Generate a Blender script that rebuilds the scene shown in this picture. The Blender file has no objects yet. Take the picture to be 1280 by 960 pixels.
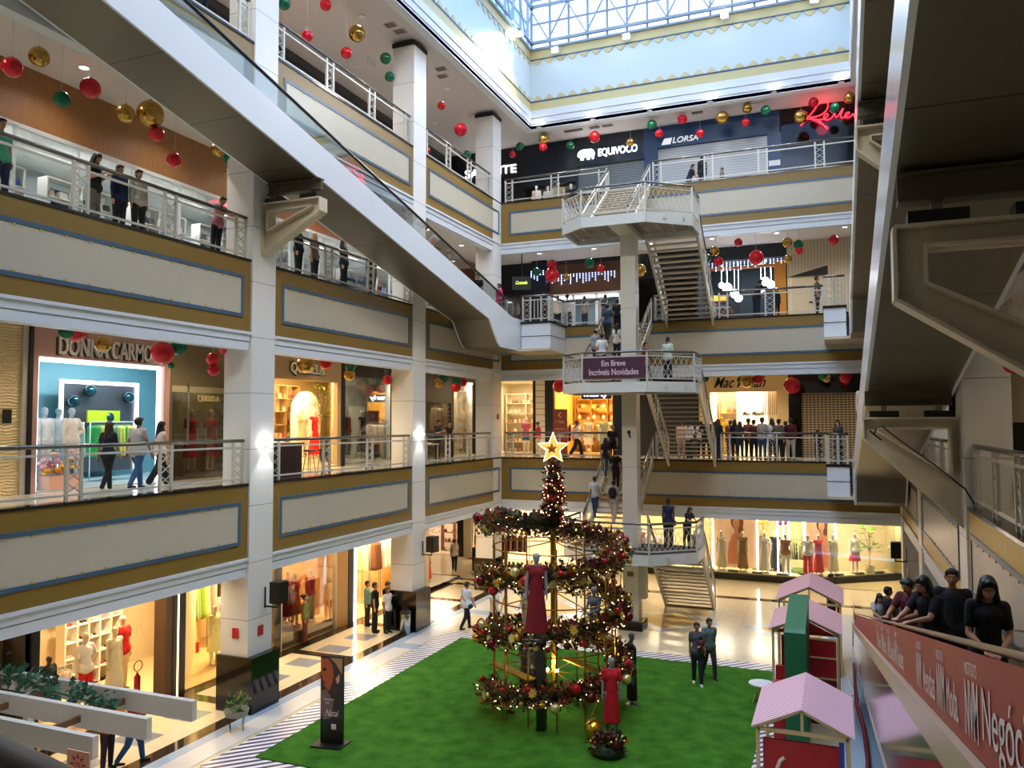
import bpy, bmesh, math, random
from mathutils import Vector, Matrix, Euler
random.seed(7)
PI=math.pi
SC=bpy.context.scene; COL=SC.collection
H=5.86                      # storey height
# ------------------------------------------------------------------ camera
F_PX=999.85; YAW=.3838; PITCH=.0485; ROLL=-.0026
CAM=Vector((14.177,-33.782,7.428))
_R0=Vector((math.cos(YAW),math.sin(YAW),0));_F0=Vector((-math.sin(YAW),math.cos(YAW),0));_U0=Vector((0,0,1))
CF=_F0*math.cos(PITCH)+_U0*math.sin(PITCH);_U=-_F0*math.sin(PITCH)+_U0*math.cos(PITCH)
CR=_R0*math.cos(ROLL)+_U*math.sin(ROLL);CU=-_R0*math.sin(ROLL)+_U*math.cos(ROLL)
def px(u,v,ax,val):
    "world point seen at photo pixel (u,v) on the plane ax=val"
    d=CF+CR*((u-640)/F_PX)+CU*((480-v)/F_PX); k='XYZ'.index(ax)
    return CAM+d*((val-CAM[k])/d[k])
def depth(p): return (Vector(p)-CAM).dot(CF)
cd=bpy.data.cameras.new('camera');cam=bpy.data.objects.new('camera',cd);COL.objects.link(cam)
cd.sensor_width=36;cd.lens=36*F_PX/1280;cd.clip_end=400;cd.clip_start=.05
m=Matrix((CR,CU,-CF)).transposed().to_4x4();m.translation=CAM;cam.matrix_world=m
SC.camera=cam
# ------------------------------------------------------------------ materials
def hexc(h):
    h=h.lstrip('#');o=[]
    for i in (0,2,4):
        c=int(h[i:i+2],16)/255;o.append(c/12.92 if c<=.04045 else ((c+.055)/1.055)**2.4)
    return (*o,1)
MATS={}
def mat(name,col='#ffffff',rough=.5,metal=0,emit=None,es=0,var=0,vs=8,bump=0,spec=None,fn=None):
    if name in MATS:return MATS[name]
    m=bpy.data.materials.new(name);m.use_nodes=True;nt=m.node_tree;b=nt.nodes['Principled BSDF']
    c=hexc(col);b.inputs['Base Color'].default_value=c
    b.inputs['Roughness'].default_value=rough;b.inputs['Metallic'].default_value=metal
    if spec is not None:b.inputs['Specular IOR Level'].default_value=spec
    if emit:b.inputs['Emission Color'].default_value=hexc(emit);b.inputs['Emission Strength'].default_value=es
    tc=nt.nodes.new('ShaderNodeTexCoord')
    if var or bump:
        n=nt.nodes.new('ShaderNodeTexNoise');n.inputs['Scale'].default_value=vs;n.inputs['Detail'].default_value=4
        nt.links.new(tc.outputs['Object'],n.inputs['Vector'])
        if var:
            mx=nt.nodes.new('ShaderNodeMixRGB');mx.inputs[1].default_value=[x*(1-var) for x in c[:3]]+[1]
            mx.inputs[2].default_value=[min(1,x*(1+var)) for x in c[:3]]+[1]
            nt.links.new(n.outputs['Fac'],mx.inputs[0]);nt.links.new(mx.outputs[0],b.inputs['Base Color'])
        if bump:
            bp=nt.nodes.new('ShaderNodeBump');bp.inputs['Strength'].default_value=bump;bp.inputs['Distance'].default_value=.02
            nt.links.new(n.outputs['Fac'],bp.inputs['Height']);nt.links.new(bp.outputs['Normal'],b.inputs['Normal'])
    if fn:fn(m,nt,b,tc)
    MATS[name]=m;return m
def N(nt,t,**k):
    n=nt.nodes.new('ShaderNode'+t)
    for a,v in k.items():setattr(n,a,v)
    return n
def mth(nt,op,a,b=None,c=None):
    n=N(nt,'Math',operation=op)
    for i,x in enumerate((a,b,c)):
        if x is None:continue
        if isinstance(x,(int,float)):n.inputs[i].default_value=x
        else:nt.links.new(x,n.inputs[i])
    return n.outputs[0]
def sep(nt,tc):
    s=N(nt,'SeparateXYZ');nt.links.new(tc.outputs['Object'],s.inputs[0]);return s.outputs
def lines(spx=None,spy=None,spz=None,w=.012,dark='#777777',offz=0,diag=None,offx=0,offy=0):
    "thin joint lines at a spacing along object axes"
    def fn(m,nt,b,tc):
        o=sep(nt,tc);tot=None
        L=[]
        for ax,sp,of in ((0,spx,offx),(1,spy,offy),(2,spz,offz)):
            if sp:L.append((mth(nt,'ADD',o[ax],of+1000*sp),sp))
        if diag:
            xy=mth(nt,'ADD',o[0],o[1])
            L.append((mth(nt,'ADD',mth(nt,'ADD',xy,o[2]),100*diag),diag));L.append((mth(nt,'ADD',mth(nt,'SUBTRACT',xy,o[2]),100*diag),diag))
        for v,sp in L:
            f=mth(nt,'FRACT',mth(nt,'DIVIDE',v,sp));g=mth(nt,'LESS_THAN',f,w/sp)
            tot=g if tot is None else mth(nt,'MAXIMUM',tot,g)
        mx=N(nt,'MixRGB');nt.links.new(tot,mx.inputs[0])
        src=b.inputs['Base Color'].links
        if src:nt.links.new(src[0].from_socket,mx.inputs[1])
        else:mx.inputs[1].default_value=b.inputs['Base Color'].default_value
        mx.inputs[2].default_value=hexc(dark);nt.links.new(mx.outputs[0],b.inputs['Base Color'])
    return fn
def stripes(col2,sp,duty=.5,ax=(0,0,1),off=0):
    def fn(m,nt,b,tc):
        o=sep(nt,tc);v=None
        for i in range(3):
            if ax[i]:
                t=mth(nt,'MULTIPLY',o[i],ax[i]);v=t if v is None else mth(nt,'ADD',v,t)
        f=mth(nt,'FRACT',mth(nt,'ADD',mth(nt,'DIVIDE',v,sp),500+off));g=mth(nt,'LESS_THAN',f,duty)
        mx=N(nt,'MixRGB');nt.links.new(g,mx.inputs[0]);mx.inputs[1].default_value=b.inputs['Base Color'].default_value
        mx.inputs[2].default_value=hexc(col2);nt.links.new(mx.outputs[0],b.inputs['Base Color'])
    return fn
def wood(c2,scale=3,ax=2):
    def fn(m,nt,b,tc):
        mp=N(nt,'Mapping');s=[scale*4]*3;s[ax]=scale*.25;mp.inputs['Scale'].default_value=s
        nt.links.new(tc.outputs['Object'],mp.inputs[0]);n=N(nt,'TexNoise');n.inputs['Scale'].default_value=1.6;n.inputs['Detail'].default_value=5
        nt.links.new(mp.outputs[0],n.inputs['Vector']);mx=N(nt,'MixRGB');nt.links.new(n.outputs['Fac'],mx.inputs[0])
        mx.inputs[1].default_value=b.inputs['Base Color'].default_value;mx.inputs[2].default_value=hexc(c2);nt.links.new(mx.outputs[0],b.inputs['Base Color'])
    return fn
def glassmat(name,tint='#ffffff',refl=.12,op=.04,opcol='#88aaaa',rough=.02):
    if name in MATS:return MATS[name]
    m=bpy.data.materials.new(name);m.use_nodes=True;nt=m.node_tree
    for n in list(nt.nodes):nt.nodes.remove(n)
    out=N(nt,'OutputMaterial');tr=N(nt,'BsdfTransparent');tr.inputs[0].default_value=hexc(tint)
    gl=N(nt,'BsdfGlossy');gl.inputs['Roughness'].default_value=rough
    df=N(nt,'BsdfDiffuse');df.inputs[0].default_value=hexc(opcol)
    lw=N(nt,'LayerWeight');lw.inputs[0].default_value=.25
    f=mth(nt,'ADD',mth(nt,'MULTIPLY',lw.outputs['Fresnel'],.6),refl)
    a=N(nt,'MixShader');a.inputs[0].default_value=op;nt.links.new(tr.outputs[0],a.inputs[1]);nt.links.new(df.outputs[0],a.inputs[2])
    c=N(nt,'MixShader');nt.links.new(f,c.inputs[0]);nt.links.new(a.outputs[0],c.inputs[1]);nt.links.new(gl.outputs[0],c.inputs[2])
    nt.links.new(c.outputs[0],out.inputs[0]);MATS[name]=m;return m
def em(name,col,s): return mat(name,'#000000',.6,emit=col,es=s)
# ------------------------------------------------------------------ mesh builder
class MB:
    def __init__(s):s.v=[];s.f=[];s.mi=[];s.sm=[]
    def add(s,vs,fs,mi=0,smooth=False):
        o=len(s.v);s.v+=[tuple(x) for x in vs];s.f+=[tuple(i+o for i in f) for f in fs];s.mi+=[mi]*len(fs);s.sm+=[smooth]*len(fs);return s
    def box(s,x0,x1,y0,y1,z0,z1,mi=0):
        if x0>x1:x0,x1=x1,x0
        if y0>y1:y0,y1=y1,y0
        if z0>z1:z0,z1=z1,z0
        v=[(x,y,z) for z in (z0,z1) for y in (y0,y1) for x in (x0,x1)]
        return s.add(v,[(0,2,3,1),(4,5,7,6),(0,1,5,4),(2,6,7,3),(0,4,6,2),(1,3,7,5)],mi)
    def bar(s,p0,p1,w,h=None,mi=0,up=(0,0,1)):
        "square bar between two points"
        h=h or w;p0=Vector(p0);p1=Vector(p1);d=(p1-p0).normalized();u=Vector(up)
        if abs(d.dot(u))>.98:u=Vector((1,0,0))
        a=d.cross(u).normalized()*w/2;b=a.cross(d).normalized()*h/2
        v=[p0-a-b,p0+a-b,p0+a+b,p0-a+b,p1-a-b,p1+a-b,p1+a+b,p1-a+b]
        return s.add(v,[(3,2,1,0),(4,5,6,7),(0,1,5,4),(1,2,6,5),(2,3,7,6),(3,0,4,7)],mi)
    def tube(s,pts,r,n=8,mi=0,closed=False,caps=True):
        pts=[Vector(p) for p in pts];rs=r if isinstance(r,(list,tuple)) else [r]*len(pts)
        o=len(s.v);a=None
        for i,p in enumerate(pts):
            q0=pts[i-1] if i>0 else (pts[-1] if closed else p);q1=pts[i+1] if i<len(pts)-1 else (pts[0] if closed else p)
            d=(q1-q0).normalized()
            if a is None:
                u=Vector((0,0,1)) if abs(d.z)<.9 else Vector((1,0,0));a=d.cross(u).normalized()
            else:
                a=(a-d*a.dot(d));a=a.normalized() if a.length>1e-6 else d.orthogonal().normalized()
            b=d.cross(a)
            for k in range(n):
                t=2*PI*k/n;s.v.append(tuple(p+(a*math.cos(t)+b*math.sin(t))*rs[i]))
        L=len(pts)
        for i in range(L if closed else L-1):
            j=(i+1)%L
            for k in range(n):
                k2=(k+1)%n;s.f.append((o+i*n+k,o+j*n+k,o+j*n+k2,o+i*n+k2));s.mi.append(mi);s.sm.append(n>6)
        if caps and not closed:
            s.f.append(tuple(o+k for k in range(n)));s.mi.append(mi);s.sm.append(False)
            s.f.append(tuple(o+(L-1)*n+k for k in reversed(range(n))));s.mi.append(mi);s.sm.append(False)
        return s
    def cyl(s,p0,p1,r0,r1=None,n=16,mi=0):return s.tube([p0,p1],[r0,r0 if r1 is None else r1],n,mi)
    def lathe(s,prof,c=(0,0,0),n=20,mi=0,sx=1,sy=1):
        o=len(s.v)
        for r,z in prof:
            for k in range(n):
                t=2*PI*k/n;s.v.append((c[0]+r*math.cos(t)*sx,c[1]+r*math.sin(t)*sy,c[2]+z))
        for i in range(len(prof)-1):
            for k in range(n):
                k2=(k+1)%n;s.f.append((o+i*n+k,o+i*n+k2,o+(i+1)*n+k2,o+(i+1)*n+k));s.mi.append(mi);s.sm.append(True)
        s.f.append(tuple(o+k for k in reversed(range(n))));s.mi.append(mi);s.sm.append(False)
        q=o+(len(prof)-1)*n;s.f.append(tuple(q+k for k in range(n)));s.mi.append(mi);s.sm.append(False)
        return s
    def ball(s,c,r,n=12,mi=0,sc=(1,1,1)):
        m2=max(4,n//2+1);vs=[];fs=[]
        for i in range(1,m2):
            ph=PI*i/m2
            for k in range(n):
                t=2*PI*k/n;vs.append((c[0]+r*sc[0]*math.sin(ph)*math.cos(t),c[1]+r*sc[1]*math.sin(ph)*math.sin(t),c[2]+r*sc[2]*math.cos(ph)))
        vs.append((c[0],c[1],c[2]+r*sc[2]));vs.append((c[0],c[1],c[2]-r*sc[2]));T=len(vs)-2;B=T+1
        for i in range(m2-2):
            for k in range(n):
                k2=(k+1)%n;fs.append((i*n+k,(i+1)*n+k,(i+1)*n+k2,i*n+k2))
        for k in range(n):
            k2=(k+1)%n;fs.append((T,k,k2));fs.append((B,(m2-2)*n+k2,(m2-2)*n+k))
        return s.add(vs,fs,mi,True)
    def prism(s,poly,ax,a0,a1,mi=0,mcap=None):
        "extrude a 2D polygon along an axis; poly coords are the other two axes in xyz order"
        k='XYZ'.index(ax)
        def P(p,a):
            q=list(p);q.insert(k,a);return tuple(q)
        n=len(poly);vs=[P(p,a0) for p in poly]+[P(p,a1) for p in poly]
        s.add(vs,[tuple(range(n)),tuple(reversed(range(n,2*n)))],mi if mcap is None else mcap)
        o=len(s.v)-2*n
        for i in range(n):
            j=(i+1)%n;s.f.append((o+j,o+i,o+n+i,o+n+j));s.mi.append(mi);s.sm.append(False)
        return s
    def mesh(s,name,mats):
        me=bpy.data.meshes.new(name);me.from_pydata(s.v,[],s.f)
        for m in (mats if isinstance(mats,(list,tuple)) else [mats]):me.materials.append(m)
        me.polygons.foreach_set('material_index',s.mi);me.polygons.foreach_set('use_smooth',s.sm)
        bm=bmesh.new();bm.from_mesh(me);bmesh.ops.recalc_face_normals(bm,faces=bm.faces);bm.to_mesh(me);bm.free()
        me.update();return me
    def build(s,name,mats,parent=None,origin=True,loc=None):
        if not s.v:return None
        if loc is None:
            if parent is not None:loc=wloc(parent)
            elif origin:
                xs=[v[0] for v in s.v];ys=[v[1] for v in s.v];zs=[v[2] for v in s.v];loc=Vector(((min(xs)+max(xs))/2,(min(ys)+max(ys))/2,min(zs)))
            else:loc=Vector((0,0,0))
        l=Vector(loc);s.v=[(v[0]-l.x,v[1]-l.y,v[2]-l.z) for v in s.v]
        o=bpy.data.objects.new(name,s.mesh(name,mats));COL.objects.link(o)
        if parent is not None:o.parent=parent
        else:o.location=l
        return o
def wloc(o):
    l=Vector((0,0,0))
    while o is not None:l=l+o.location;o=o.parent
    return l
def tag(o,label,cat,group=None,kind=None):
    if label:o['label']=label
    if cat:o['category']=cat
    if group:o['group']=group
    if kind:o['kind']=kind
    return o
def thing(name,label,cat,loc=(0,0,0),group=None,rz=0):
    o=bpy.data.objects.new(name,None);o.empty_display_size=.2;COL.objects.link(o);o.location=loc;o.rotation_euler=(0,0,rz)
    return tag(o,label,cat,group)
def struct(name,mb,mats):
    o=mb.build(name,mats,origin=False);o['kind']='structure';return o
def dup(root,loc,rz=None,label=None,group=None,scale=None,name=None):
    "copy of a thing with copies of its parts and sub-parts (mesh data shared)"
    r=root.copy();COL.objects.link(r);r.location=loc
    if rz is not None:r.rotation_euler=(0,0,rz)
    if label:r['label']=label
    if group:r['group']=group
    if scale is not None:r.scale=(scale,)*3 if isinstance(scale,(int,float)) else scale
    for ch in list(root.children):
        c=ch.copy();COL.objects.link(c);c.parent=r
        for g in list(ch.children):
            d=g.copy();COL.objects.link(d);d.parent=c
    return r
def text_mb(body,width=None,height=None,shear=0,ext=.01,bold=0,squeeze=1):
    "text as a mesh in the local XZ plane, centred on the origin, facing -Y"
    cu=bpy.data.curves.new('t','FONT');cu.body=body;cu.size=1;cu.shear=shear;cu.extrude=ext;cu.offset=bold
    cu.align_x='CENTER';cu.align_y='CENTER'
    ob=bpy.data.objects.new('t',cu);COL.objects.link(ob);dg=bpy.context.evaluated_depsgraph_get();dg.update()
    me=bpy.data.meshes.new_from_object(ob.evaluated_get(dg));vs=[v.co.copy() for v in me.vertices];fs=[tuple(p.vertices) for p in me.polygons]
    bpy.data.objects.remove(ob);bpy.data.curves.remove(cu);bpy.data.meshes.remove(me)
    x0=min(v.x for v in vs);x1=max(v.x for v in vs);y0=min(v.y for v in vs);y1=max(v.y for v in vs)
    sx=width/(x1-x0) if width else None;sy=height/(y1-y0) if height else None
    if sx is None:sx=sy*squeeze
    if sy is None:sy=sx
    mb=MB();mb.add([((v.x-(x0+x1)/2)*sx,-v.z,(v.y-(y0+y1)/2)*sy) for v in vs],fs);return mb
def place(mb,loc,rz=0,slope=0):
    "rotate a builder about Z (and shear z along local x by slope) then move"
    c,s_=math.cos(rz),math.sin(rz)
    mb.v=[(loc[0]+x*c-y*s_,loc[1]+x*s_+y*c,loc[2]+z+slope*x) for x,y,z in mb.v];return mb
WORLD=2.6;EXPO=1.0;SHOPK=.42
# ------------------------------------------------------------------ shared materials
M_col=mat('column_panel','#e9e6df',.35,var=.04,vs=1.2,fn=lines(spz=1.47,w=.015,dark='#8d8a84',offz=.6))
M_white=mat('white_paint','#e8ebee',.45)
M_corn=mat('cornice_white','#dfe4e8',.4)
M_gold=mat('gold_tile','#d2aa4c',.4,var=.08,vs=.8,fn=lines(spx=.42,spy=.42,w=.014,dark='#8a6c2c'))
M_blue=mat('blue_tile','#446178',.35)
M_panel=mat('beige_tile','#c4bba5',.32,var=.04,vs=1,fn=lines(diag=1.05,w=.012,dark='#cec6b3'))
M_edge=mat('dark_granite_edge','#1c1b1a',.15)
M_ceil=mat('ceiling_plaster','#e6e0da',.7)
M_ceilw=mat('ceiling_plaster_warm','#e2d3c0',.7)
M_floorU=mat('upper_floor_tile','#d8cdb8',.12,var=.06,vs=2,fn=lines(spx=.6,spy=.6,w=.01,dark='#8d8474'))
M_steel=mat('brushed_steel','#8f908c',.3,.9)
M_rail=mat('rail_paint','#cfccc0',.35,.15)
M_dark=mat('black_matt','#121212',.5)
M_blackgl=mat('black_granite','#0b0b0c',.08)
M_beige=mat('cream_steel','#d3c6a8',.4,var=.05,vs=3)
def M_c(c,r=.6,**k):return mat('paint_'+c.strip('#'),c,r,**k)
# ------------------------------------------------------------------ ground floor
f=MB().box(-14,22,-42,16,-.3,0)
def floor_fn(m,nt,b,tc):
    lines(spx=.9,spy=.9,w=.012,dark='#b9ae98')(m,nt,b,tc)
struct('floor',f,mat('ground_tile','#e2d3b0',.16,var=.05,vs=.7,fn=floor_fn))
fi=MB();z=.004
M_in=[mat('tile_cream','#e3d3ae',.16,fn=lines(spx=.5,spy=.5,w=.01,dark='#cdbb92')),mat('tile_brown','#3a2c22',.08,var=.2,vs=3),mat('tile_grey','#8b929c',.1),
      mat('tile_blue','#a9bccd',.2),mat('tile_ochre','#c9a468',.1,var=.1,vs=2),mat('tile_pale','#e2ddd4',.2)]
def slab(x0,x1,y0,y1,mi,zz=z):fi.box(x0,x1,y0,y1,0,zz,mi)
slab(-2.7,.15,-33,0,0)
for x0,x1 in((-2.75,-2.3),(-.28,.12)):slab(x0,x1,-33,0,1,.007)
for y in(-25.2,-16.5,-11.9,-7.9,-3.2,0):slab(-2.3,-.28,y-.2,y+.2,1,.007)
for i in range(19):
    y=-32+i*1.6
    if min(abs(y-q) for q in(-25.2,-16.5,-11.9,-7.9,-3.2))>.7:slab(-1.75,-.85,y-.38,y+.38,2,.007)
slab(.12,1.1,-33,1.2,3,.005);slab(.45,1.1,-33,0,5,.008)
for y in(-14.2,-10,-22,-4.8):slab(.45,2.2,y-.3,y+.3,3,.011)
slab(-9,.1,.9,1.25,1,.007);slab(-9,-2.7,-2.1,-1.75,1,.007)
slab(.1,16.3,1.3,1.75,1,.006)
for x in(3.5,8.2,12.8):
    fi.add([(x-1.3,-3.3,.01),(x,-4.6,.01),(x+1.3,-3.3,.01),(x,-2,.01)],[(0,1,2,3)],4)
    fi.add([(x-1.9,-3.3,.006),(x,-5.2,.006),(x+1.9,-3.3,.006),(x,-1.4,.006)],[(0,1,2,3)],3)
slab(14.2,16.4,-30,0,3,.005)
struct('floor',fi,M_in)
# striped border printed around the lawn, then the lawn
sb=MB().box(1.25,13.2,-19.9,-7.75,0,.012)
o=sb.build('striped_border_mat',mat('stripe_mat','#f0edf0',.3,fn=stripes('#3b3049',.3,.42,ax=(1,-1,0))));tag(o,'white mat with dark purple diagonal stripes framing the artificial lawn','mat')
def grass_fn(m,nt,b,tc):
    n=N(nt,'TexNoise');n.inputs['Scale'].default_value=2.2;n.inputs['Detail'].default_value=6;nt.links.new(tc.outputs['Object'],n.inputs['Vector'])
    r=N(nt,'ValToRGB');r.color_ramp.elements[0].color=hexc('#2f6118');r.color_ramp.elements[1].color=hexc('#4a7f26');r.color_ramp.elements[0].position=.3;r.color_ramp.elements[1].position=.7
    nt.links.new(n.outputs['Fac'],r.inputs[0]);nt.links.new(r.outputs[0],b.inputs['Base Color'])
    n2=N(nt,'TexNoise');n2.inputs['Scale'].default_value=90;nt.links.new(tc.outputs['Object'],n2.inputs['Vector'])
    bp=N(nt,'Bump');bp.inputs['Strength'].default_value=.7;bp.inputs['Distance'].default_value=.02;nt.links.new(n2.outputs['Fac'],bp.inputs['Height']);nt.links.new(bp.outputs[0],b.inputs['Normal'])
lw=MB();n=40;X0,X1,Y0,Y1=2.05,12.35,-19.1,-8.5
for i in range(n+1):
    for j in range(n+1):lw.v.append((X0+(X1-X0)*i/n,Y0+(Y1-Y0)*j/n,.035+.008*math.sin(i*1.7+j*.9)*math.cos(j*2.1-i*.4)))
for i in range(n):
    for j in range(n):
        a=i*(n+1)+j;lw.f.append((a,a+n+1,a+n+2,a+1));lw.mi.append(0);lw.sm.append(True)
lw.box(X0,X1,Y0,Y1,.012,.022)
tag(lw.build('artificial_lawn',mat('artificial_grass','#2f8a25',.95,spec=.1,fn=grass_fn)),'large bright green artificial grass carpet in the middle of the ground floor','lawn')
# ------------------------------------------------------------------ storeys: slabs, fascias, cornices
XW=16.4;YF=-33.0;YS=4.0;XS=-2.7
COLY=[-25.15,-16.5,-7.85]
def slabs(L,top):
    "floor slab ring round the atrium, finished floor at L"
    t=MB()
    t.box(-14,-.06,YF-6,14,L-.35,L);t.box(-.06,XW+.06,.06,14,L-.35,L);t.box(XW+.06,23,YF-6,14,L-.35,L);t.box(-.06,XW+.06,YF-6,YF-.06,L-.35,L)
    struct('floor',t,M_floorU)
    c=MB();zc=L-2.05
    c.box(-14,-.3,YF-6,14,zc,zc+.1);c.box(-.3,XW+.3,.3,14,zc,zc+.1);c.box(XW+.3,23,YF-6,14,zc,zc+.1);c.box(-.3,XW+.3,YF-6,YF-.3,zc,zc+.1)
    struct('ceiling',c,M_ceilw if L<8 else M_ceil)
def fascia(name,side,a0,a1,L,inset=(.3,.3),panel=True):
    "one bay of parapet: gold tile band, blue frame, beige panel; side L/B/R/F"
    t=MB();b=L-1.9
    def bx(a,b_,d0,d1,z0,z1,mi):
        if side=='L':t.box(d0,d1,a,b_,z0,z1,mi)       # d measured towards the atrium (+x)
        elif side=='R':t.box(XW-d1,XW-d0,a,b_,z0,z1,mi)
        elif side=='B':t.box(a,b_,-d1,-d0,z0,z1,mi)
        else:t.box(a,b_,YF+d0,YF+d1,z0,z1,mi)
    bx(a0,a1,-.3,0,b,L-.02,0)
    bx(a0,a1,-.3,.025,L-.045,L+.015,3)
    if panel:
        i0,i1=a0+inset[0],a1-inset[1];z0,z1=b+.36,L-.44
        bx(i0,i1,0,.012,z0,z1,2)
        w=.09
        for q in((i0,i1,z0,z0+w),(i0,i1,z1-w,z1),(i0,i0+w,z0+w,z1-w),(i1-w,i1,z0+w,z1-w)):bx(q[0],q[1],.012,.03,q[2],q[3],1)
        # little diamond bosses along the blue frame
        nb=int((i1-i0)/.55)
        for k in range(nb):
            a=i0+.3+k*.55
            if a<i1-.2:
                bx(a-.035,a+.035,.012,.028,z0+w,z0+w+.04,0);bx(a-.035,a+.035,.012,.028,z1-w-.04,z1-w,0)
    # cornice
    for d,z0,z1 in((.05,b-.07,b),(0,b-.24,b-.07),(-.05,b-.27,b-.24),(-.02,b-.48,b-.27)):bx(a0,a1,-.34,d,z0,z1,4)
    struct(name,t,[M_gold,M_blue,M_panel,M_edge,M_corn])
for k in(1,2,3):
    L=k*H;slabs(L,0)
    for a0,a1 in((YF,-25.6),(-24.7,-17.0),(-16.03,-8.28),(-7.42,0)):
        fascia('wall_left','L',a0,a1,L,(.3,.28))
        fascia('wall_right','R',a0,a1,L,(.3,.28))
    fascia('wall_back','B',.0,XW,L,(.42,.4))
    fascia('wall_front','F',0,XW,L,(.42,.4))
# columns
def column(side,y,first):
    x0,x1=(-.85,.04) if side=='L' else (XW-.04,XW+.74)
    t=MB();t.box(x0,x1,y-.48,y+.46,0,21.55)
    nm='structural_column'
    o=thing(nm,None,'column',((x0+x1)/2,y,0))
    t.build('shaft',M_col,o)
    t=MB().box(x0-.05,x1+(.2 if side=='L' else .05) if side=='L' else x1+.05,y-.56,y+.54,0,1.42)
    if side=='R':t=MB().box(x0-.2,x1+.05,y-.56,y+.54,0,1.42)
    t.build('plinth_cladding',M_blackgl,o)
    t=MB().box(x0-.03,x1+.03,y-.51,y+.49,21.4,21.56);t.build('capital_band',M_dark,o)
    return o
for i,y in enumerate(COLY):
    o=column('L',y,1);o['label']=('tall white panelled column at the left edge outside the frame','tall white panelled column carrying the ramp bracket on the left','white panelled column with a litter bin at its black base')[i]
    o=column('R',y,1);o['label']=('white column nearest the camera on the right carrying the big ramp bracket','white panelled column beside the right walkway railing','slim white column at the far right between two walkway bays')[i]
t=MB().box(-.85,-.02,-.02-.85,0.35,0,21.55);o=thing('structural_column','white panelled column in the far left corner of the atrium','column',(-.4,-.3,0));
t=MB().box(-.85,.02,-.95,-.02,0,21.55);t.build('shaft',M_col,o);MB().box(-.88,.05,-.98,.0,21.4,21.56).build('capital_band',M_dark,o);MB().box(-.9,.07,-1,0,0,1.42).build('plinth_cladding',M_blackgl,o)
t=MB().box(XW-.02,XW+.85,-.95,-.02,0,21.55);o=thing('structural_column','white panelled column in the far right corner of the atrium','column',(XW+.4,-.3,0));t.build('shaft',M_col,o)
# ------------------------------------------------------------------ upper ceiling, cornice, drum walls, skylight
UX0,UX1,UY0,UY1=.75,15.05,-31,2.0;ZC=21.65
c=MB();c.box(-14,UX0,YF-6,14,ZC,ZC+.15);c.box(UX1,23,YF-6,14,ZC,ZC+.15);c.box(UX0,UX1,UY1,14,ZC,ZC+.15);c.box(UX0,UX1,YF-6,UY0,ZC,ZC+.15)
struct('ceiling',c,mat('top_ceiling','#ddd5d3',.7))
def ring(t,ins,z0,z1,th,mi):
    x0,x1,y0,y1=UX0+ins,UX1-ins,UY0+ins,UY1-ins
    t.box(x0-th,x0,y0-th,y1+th,z0,z1,mi);t.box(x1,x1+th,y0-th,y1+th,z0,z1,mi);t.box(x0,x1,y1,y1+th,z0,z1,mi);t.box(x0,x1,y0-th,y0,z0,z1,mi)
t=MB()
for ins,z0,z1 in((.0,21.62,21.85),(-.04,21.85,21.9),(.02,21.9,22.15),(-.03,22.15,22.2),(.04,22.2,22.5),(.0,22.5,22.56)):ring(t,ins,z0,z1,.35,4)
ring(t,-.03,22.5,25.6,.3,2)
ring(t,-.02,22.56,22.95,.05,0);ring(t,-.01,22.95,23.03,.05,1);ring(t,-.02,25.1,25.55,.05,0);ring(t,-.01,25.02,25.1,.05,1);ring(t,.1,25.5,25.6,.4,3)
# stepped triangle frieze
nx=24
for k in range(nx):
    a=UX0+.35+k*(UX1-UX0-.7)/(nx-1)
    for s in range(3):
        w=.22-.07*s
        t.box(a-w,a+w,UY1-.005,UY1+.02,23.03+.07*s,23.03+.07*(s+1),0);t.box(a-w,a+w,UY1-.005,UY1+.02,25.02-.07*(s+1),25.02-.07*s,0)
for k in range(56):
    a=UY0+.35+k*.59
    if a<UY1-.2:
        for s in range(3):
            w=.22-.07*s;t.box(UX0-.02,UX0+.005,a-w,a+w,23.03+.07*s,23.03+.07*(s+1),0);t.box(UX0-.02,UX0+.005,a-w,a+w,25.02-.07*(s+1),25.02-.07*s,0)
M_ygold=mat('pale_gold_band','#d9c98f',.5);M_drum=mat('drum_plaster','#d9e4e4',.3)
struct('wall_upper',t,[M_ygold,M_blue,M_drum,mat('steel_ledge','#8c99a3',.4,.5),M_white])
# skylight frame
sk=thing('skylight_frame','white steel lattice of the skylight above the atrium walls','skylight frame',(7.9,-14.5,25.6))
M_lat=mat('lattice_steel','#9aa6b0',.45,.2)
t=MB();zt=29.2;yb=UY1+.15;xb=UX0-.15
def lat(p0,p1,w=.09):t.bar(p0,p1,w)
nb=15
for k in range(nb+1):
    x=UX0+k*(UX1-UX0)/nb
    t.bar((x,yb,25.6),(x,yb,zt),.1)
    if k<nb:
        x2=UX0+(k+1)*(UX1-UX0)/nb
        lat((x,yb-.25,25.9 if k%2 else 27.6),(x2,yb-.25,27.6 if k%2 else 25.9),.07)
for zz in(26.9,28.1):t.bar((UX0,yb,zz),(UX1,yb,zz),.08)
for zz in(25.85,27.65):t.bar((UX0,yb-.25,zz),(UX1,yb-.25,zz),.13)
t.build('rear_lattice',M_lat,sk)
t=MB();ny=34
for k in range(ny+1):
    y=UY0+k*(UY1-UY0)/ny
    t.bar((xb,y,25.6),(xb,y,zt),.1)
    if k<ny:
        y2=UY0+(k+1)*(UY1-UY0)/ny
        t.bar((xb+.25,y,25.9 if k%2 else 27.6),(xb+.25,y2,27.6 if k%2 else 25.9),.07)
for zz in(26.9,28.1):t.bar((xb,UY0,zz),(xb,UY1,zz),.08)
for zz in(25.85,27.65):t.bar((xb+.25,UY0,zz),(xb+.25,UY1,zz),.13)
t.build('side_lattice',M_lat,sk)
t=MB()
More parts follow.
